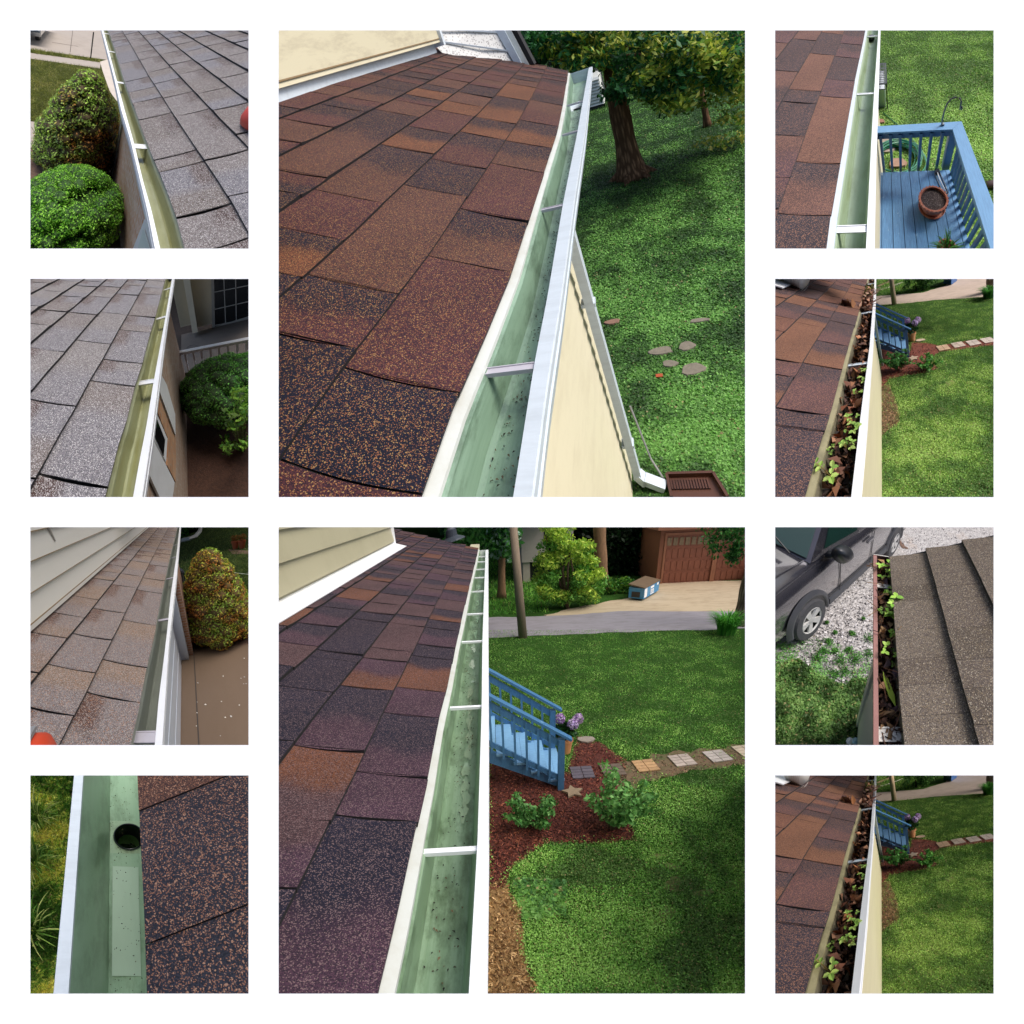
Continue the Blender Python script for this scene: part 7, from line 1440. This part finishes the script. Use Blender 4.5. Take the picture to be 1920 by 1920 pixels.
def palR3():
    G = [np.array(lin(c)) for c in ('645a54', '6c625a', '59504a', '726860')]
    def f(code, fy, fs, th0, ph, y, s): c = G[int(code)]; return c*(1-.25*smooth(.55, 1, fs))*(.92+.16*fbm(np.array([y*6+ph]), np.array([s*9]), 1, 2)[0])
    return dict(f=f, codes=['0', '1', '2', '3'])
M['lawnR1'] = grass_ground('bright_lawn', lin('3c5c22'), lin('4a6e2a'), lin('5c8434'), lin('7c7044'), .72)
M['lawnR2'] = grass_ground('sunny_green_lawn', lin('3c6224'), lin('4a742c'), lin('5c8a36'), lin('8a7a4c'), .66)
M['lawnR3'] = grass_ground('clover_patch', lin('263f1a'), lin('30501f'), lin('3c5f28'), lin('5a5036'), .75, 3)
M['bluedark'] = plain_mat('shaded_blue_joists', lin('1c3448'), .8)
M['blueshade'] = plain_mat('shaded_blue_railing', lin('3f6f9b'), .5, .6, lin('2a5078'), 6, (6, 6, 3), bump=.1)  # darker copy of the cap rail blue, shade below the caps painted in
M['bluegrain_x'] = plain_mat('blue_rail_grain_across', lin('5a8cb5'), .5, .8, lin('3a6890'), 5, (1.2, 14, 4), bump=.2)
M['bluegrain_y'] = plain_mat('blue_rail_grain_along', lin('5a8cb5'), .5, .8, lin('3a6890'), 5, (14, 1.2, 4), bump=.2)
M['greymetal'] = plain_mat('grey_metal', lin('8c9296'), .35, .3, lin('5c6064'), 9, metal=.5)
M['vcg'] = plain_mat('glossy_surface', (1, 1, 1), .25, vcol=True)
M['gdirty'] = gutter_in('dirty_gutter_inside', lin('5a5440'), lin('7a7460'), lin('1e1812'), amt=1)
M['edge'] = plain_mat('mossy_roof_edge', lin('8d8664'), .7, .8, lin('4c482e'), 14)
M['muck'] = plain_mat('wet_black_muck', lin('191310'), .12, .8, lin('3a2014'), 25, bump=1, spec=.6)
M['soilwet'] = plain_mat('damp_leaf_mould', lin('30211a'), .8, .8, lin('140d0a'), 25, bump=1)
M['cream2b'] = plain_mat('pale_tan_siding', lin('cdc4a0'), .5, .3, lin('a8a07c'), 3, (1, .4, 3))
M['mulchR'] = plain_mat('red_mulch', lin('7a3c2a'), .95, .8, lin('4a2018'), 40, bump=1)
M['soilR'] = plain_mat('tan_bare_soil', lin('8c6e4c'), .95, .7, lin('6a5034'), 9, bump=1)
M['roadR'] = plain_mat('pale_dirt_road', lin('c0ac9c'), .95, .7, lin('9c8878'), 1.6, (1, 3, 1), bump=.2)
M['polewarm'] = plain_mat('pale_wood_pole', lin('b59c7c'), .9, .7, lin('8a7254'), 7, (8, 8, .6), bump=.6)
M['dumpblue2'] = plain_mat('deep_blue_steel', lin('2a62a0'), .5, .4, lin('1c4470'), 2)
M['rustlip'] = plain_mat('rusty_gutter_lip', lin('946a64'), .6, .8, lin('7a5650'), 8, (2, 1, 2))
M['whitescuff'] = plain_mat('scuffed_white_metal', lin('d4d0c8'), .5, .8, lin('6a6458'), 16, d0=.55)
M['paleside'] = plain_mat('pale_siding', lin('e6e4d6'), .6, .2, lin('cac8b6'), 3)
M['tyre'] = plain_mat('tyre_rubber', lin('3a3a3e'), .8, .3, lin('6a665e'), 10)
M['rim'] = plain_mat('wheel_alloy', (1, 1, 1), .35, vcol=True)
M['flare'] = plain_mat('grey_plastic_trim', lin('3c3e44'), .5)
M['handle'] = plain_mat('dark_handle', lin('6a6a72'), .25, metal=.6)
M['mirrorblack'] = plain_mat('black_mirror_shell', lin('24262a'), .35)
def carpaint():
    s = Nd('dark_grey_car_paint'); return s.end(s.mix(s.ramp(s.noise(3, 4), (.4, 0), (.7, .25)), lin('4a4a54'), lin('5c5a60')), .22, .6, coat=.5)
M['carpaint'] = carpaint()
def carglass():
    """dark glass, the green of reflected trees painted in as one even colour"""
    s = Nd('car_glass_green_reflection'); return s.end(lin('1f3a34'), .04, spec=.9)
M['carglass'] = carglass()
def gravel():
    s = Nd('grey_gravel'); r = s.n('ShaderNodeSeparateColor'); s.l(s.voro(46), r.inputs[0]); d = s.voro(46, out='Distance')
    c = s.ramp(r.outputs[0], (0, lin('84807f')), (.5, lin('b4b0ae')), (1, lin('cfcbc8'))); c = s.mix(s.ramp(d, (.35, 0), (.7, .55)), c, lin('6a6664')); c = s.mix(s.ramp(s.noise(.9, 5), (.55, 0), (.75, .5)), c, lin('a89078'))
    s.bump(d, .02, -.6); return s.end(c, .9)
M['gravel'] = gravel()
for f in (C2, C1, L1, L2, L3, L4, R1, R2, R3, R4,): f()
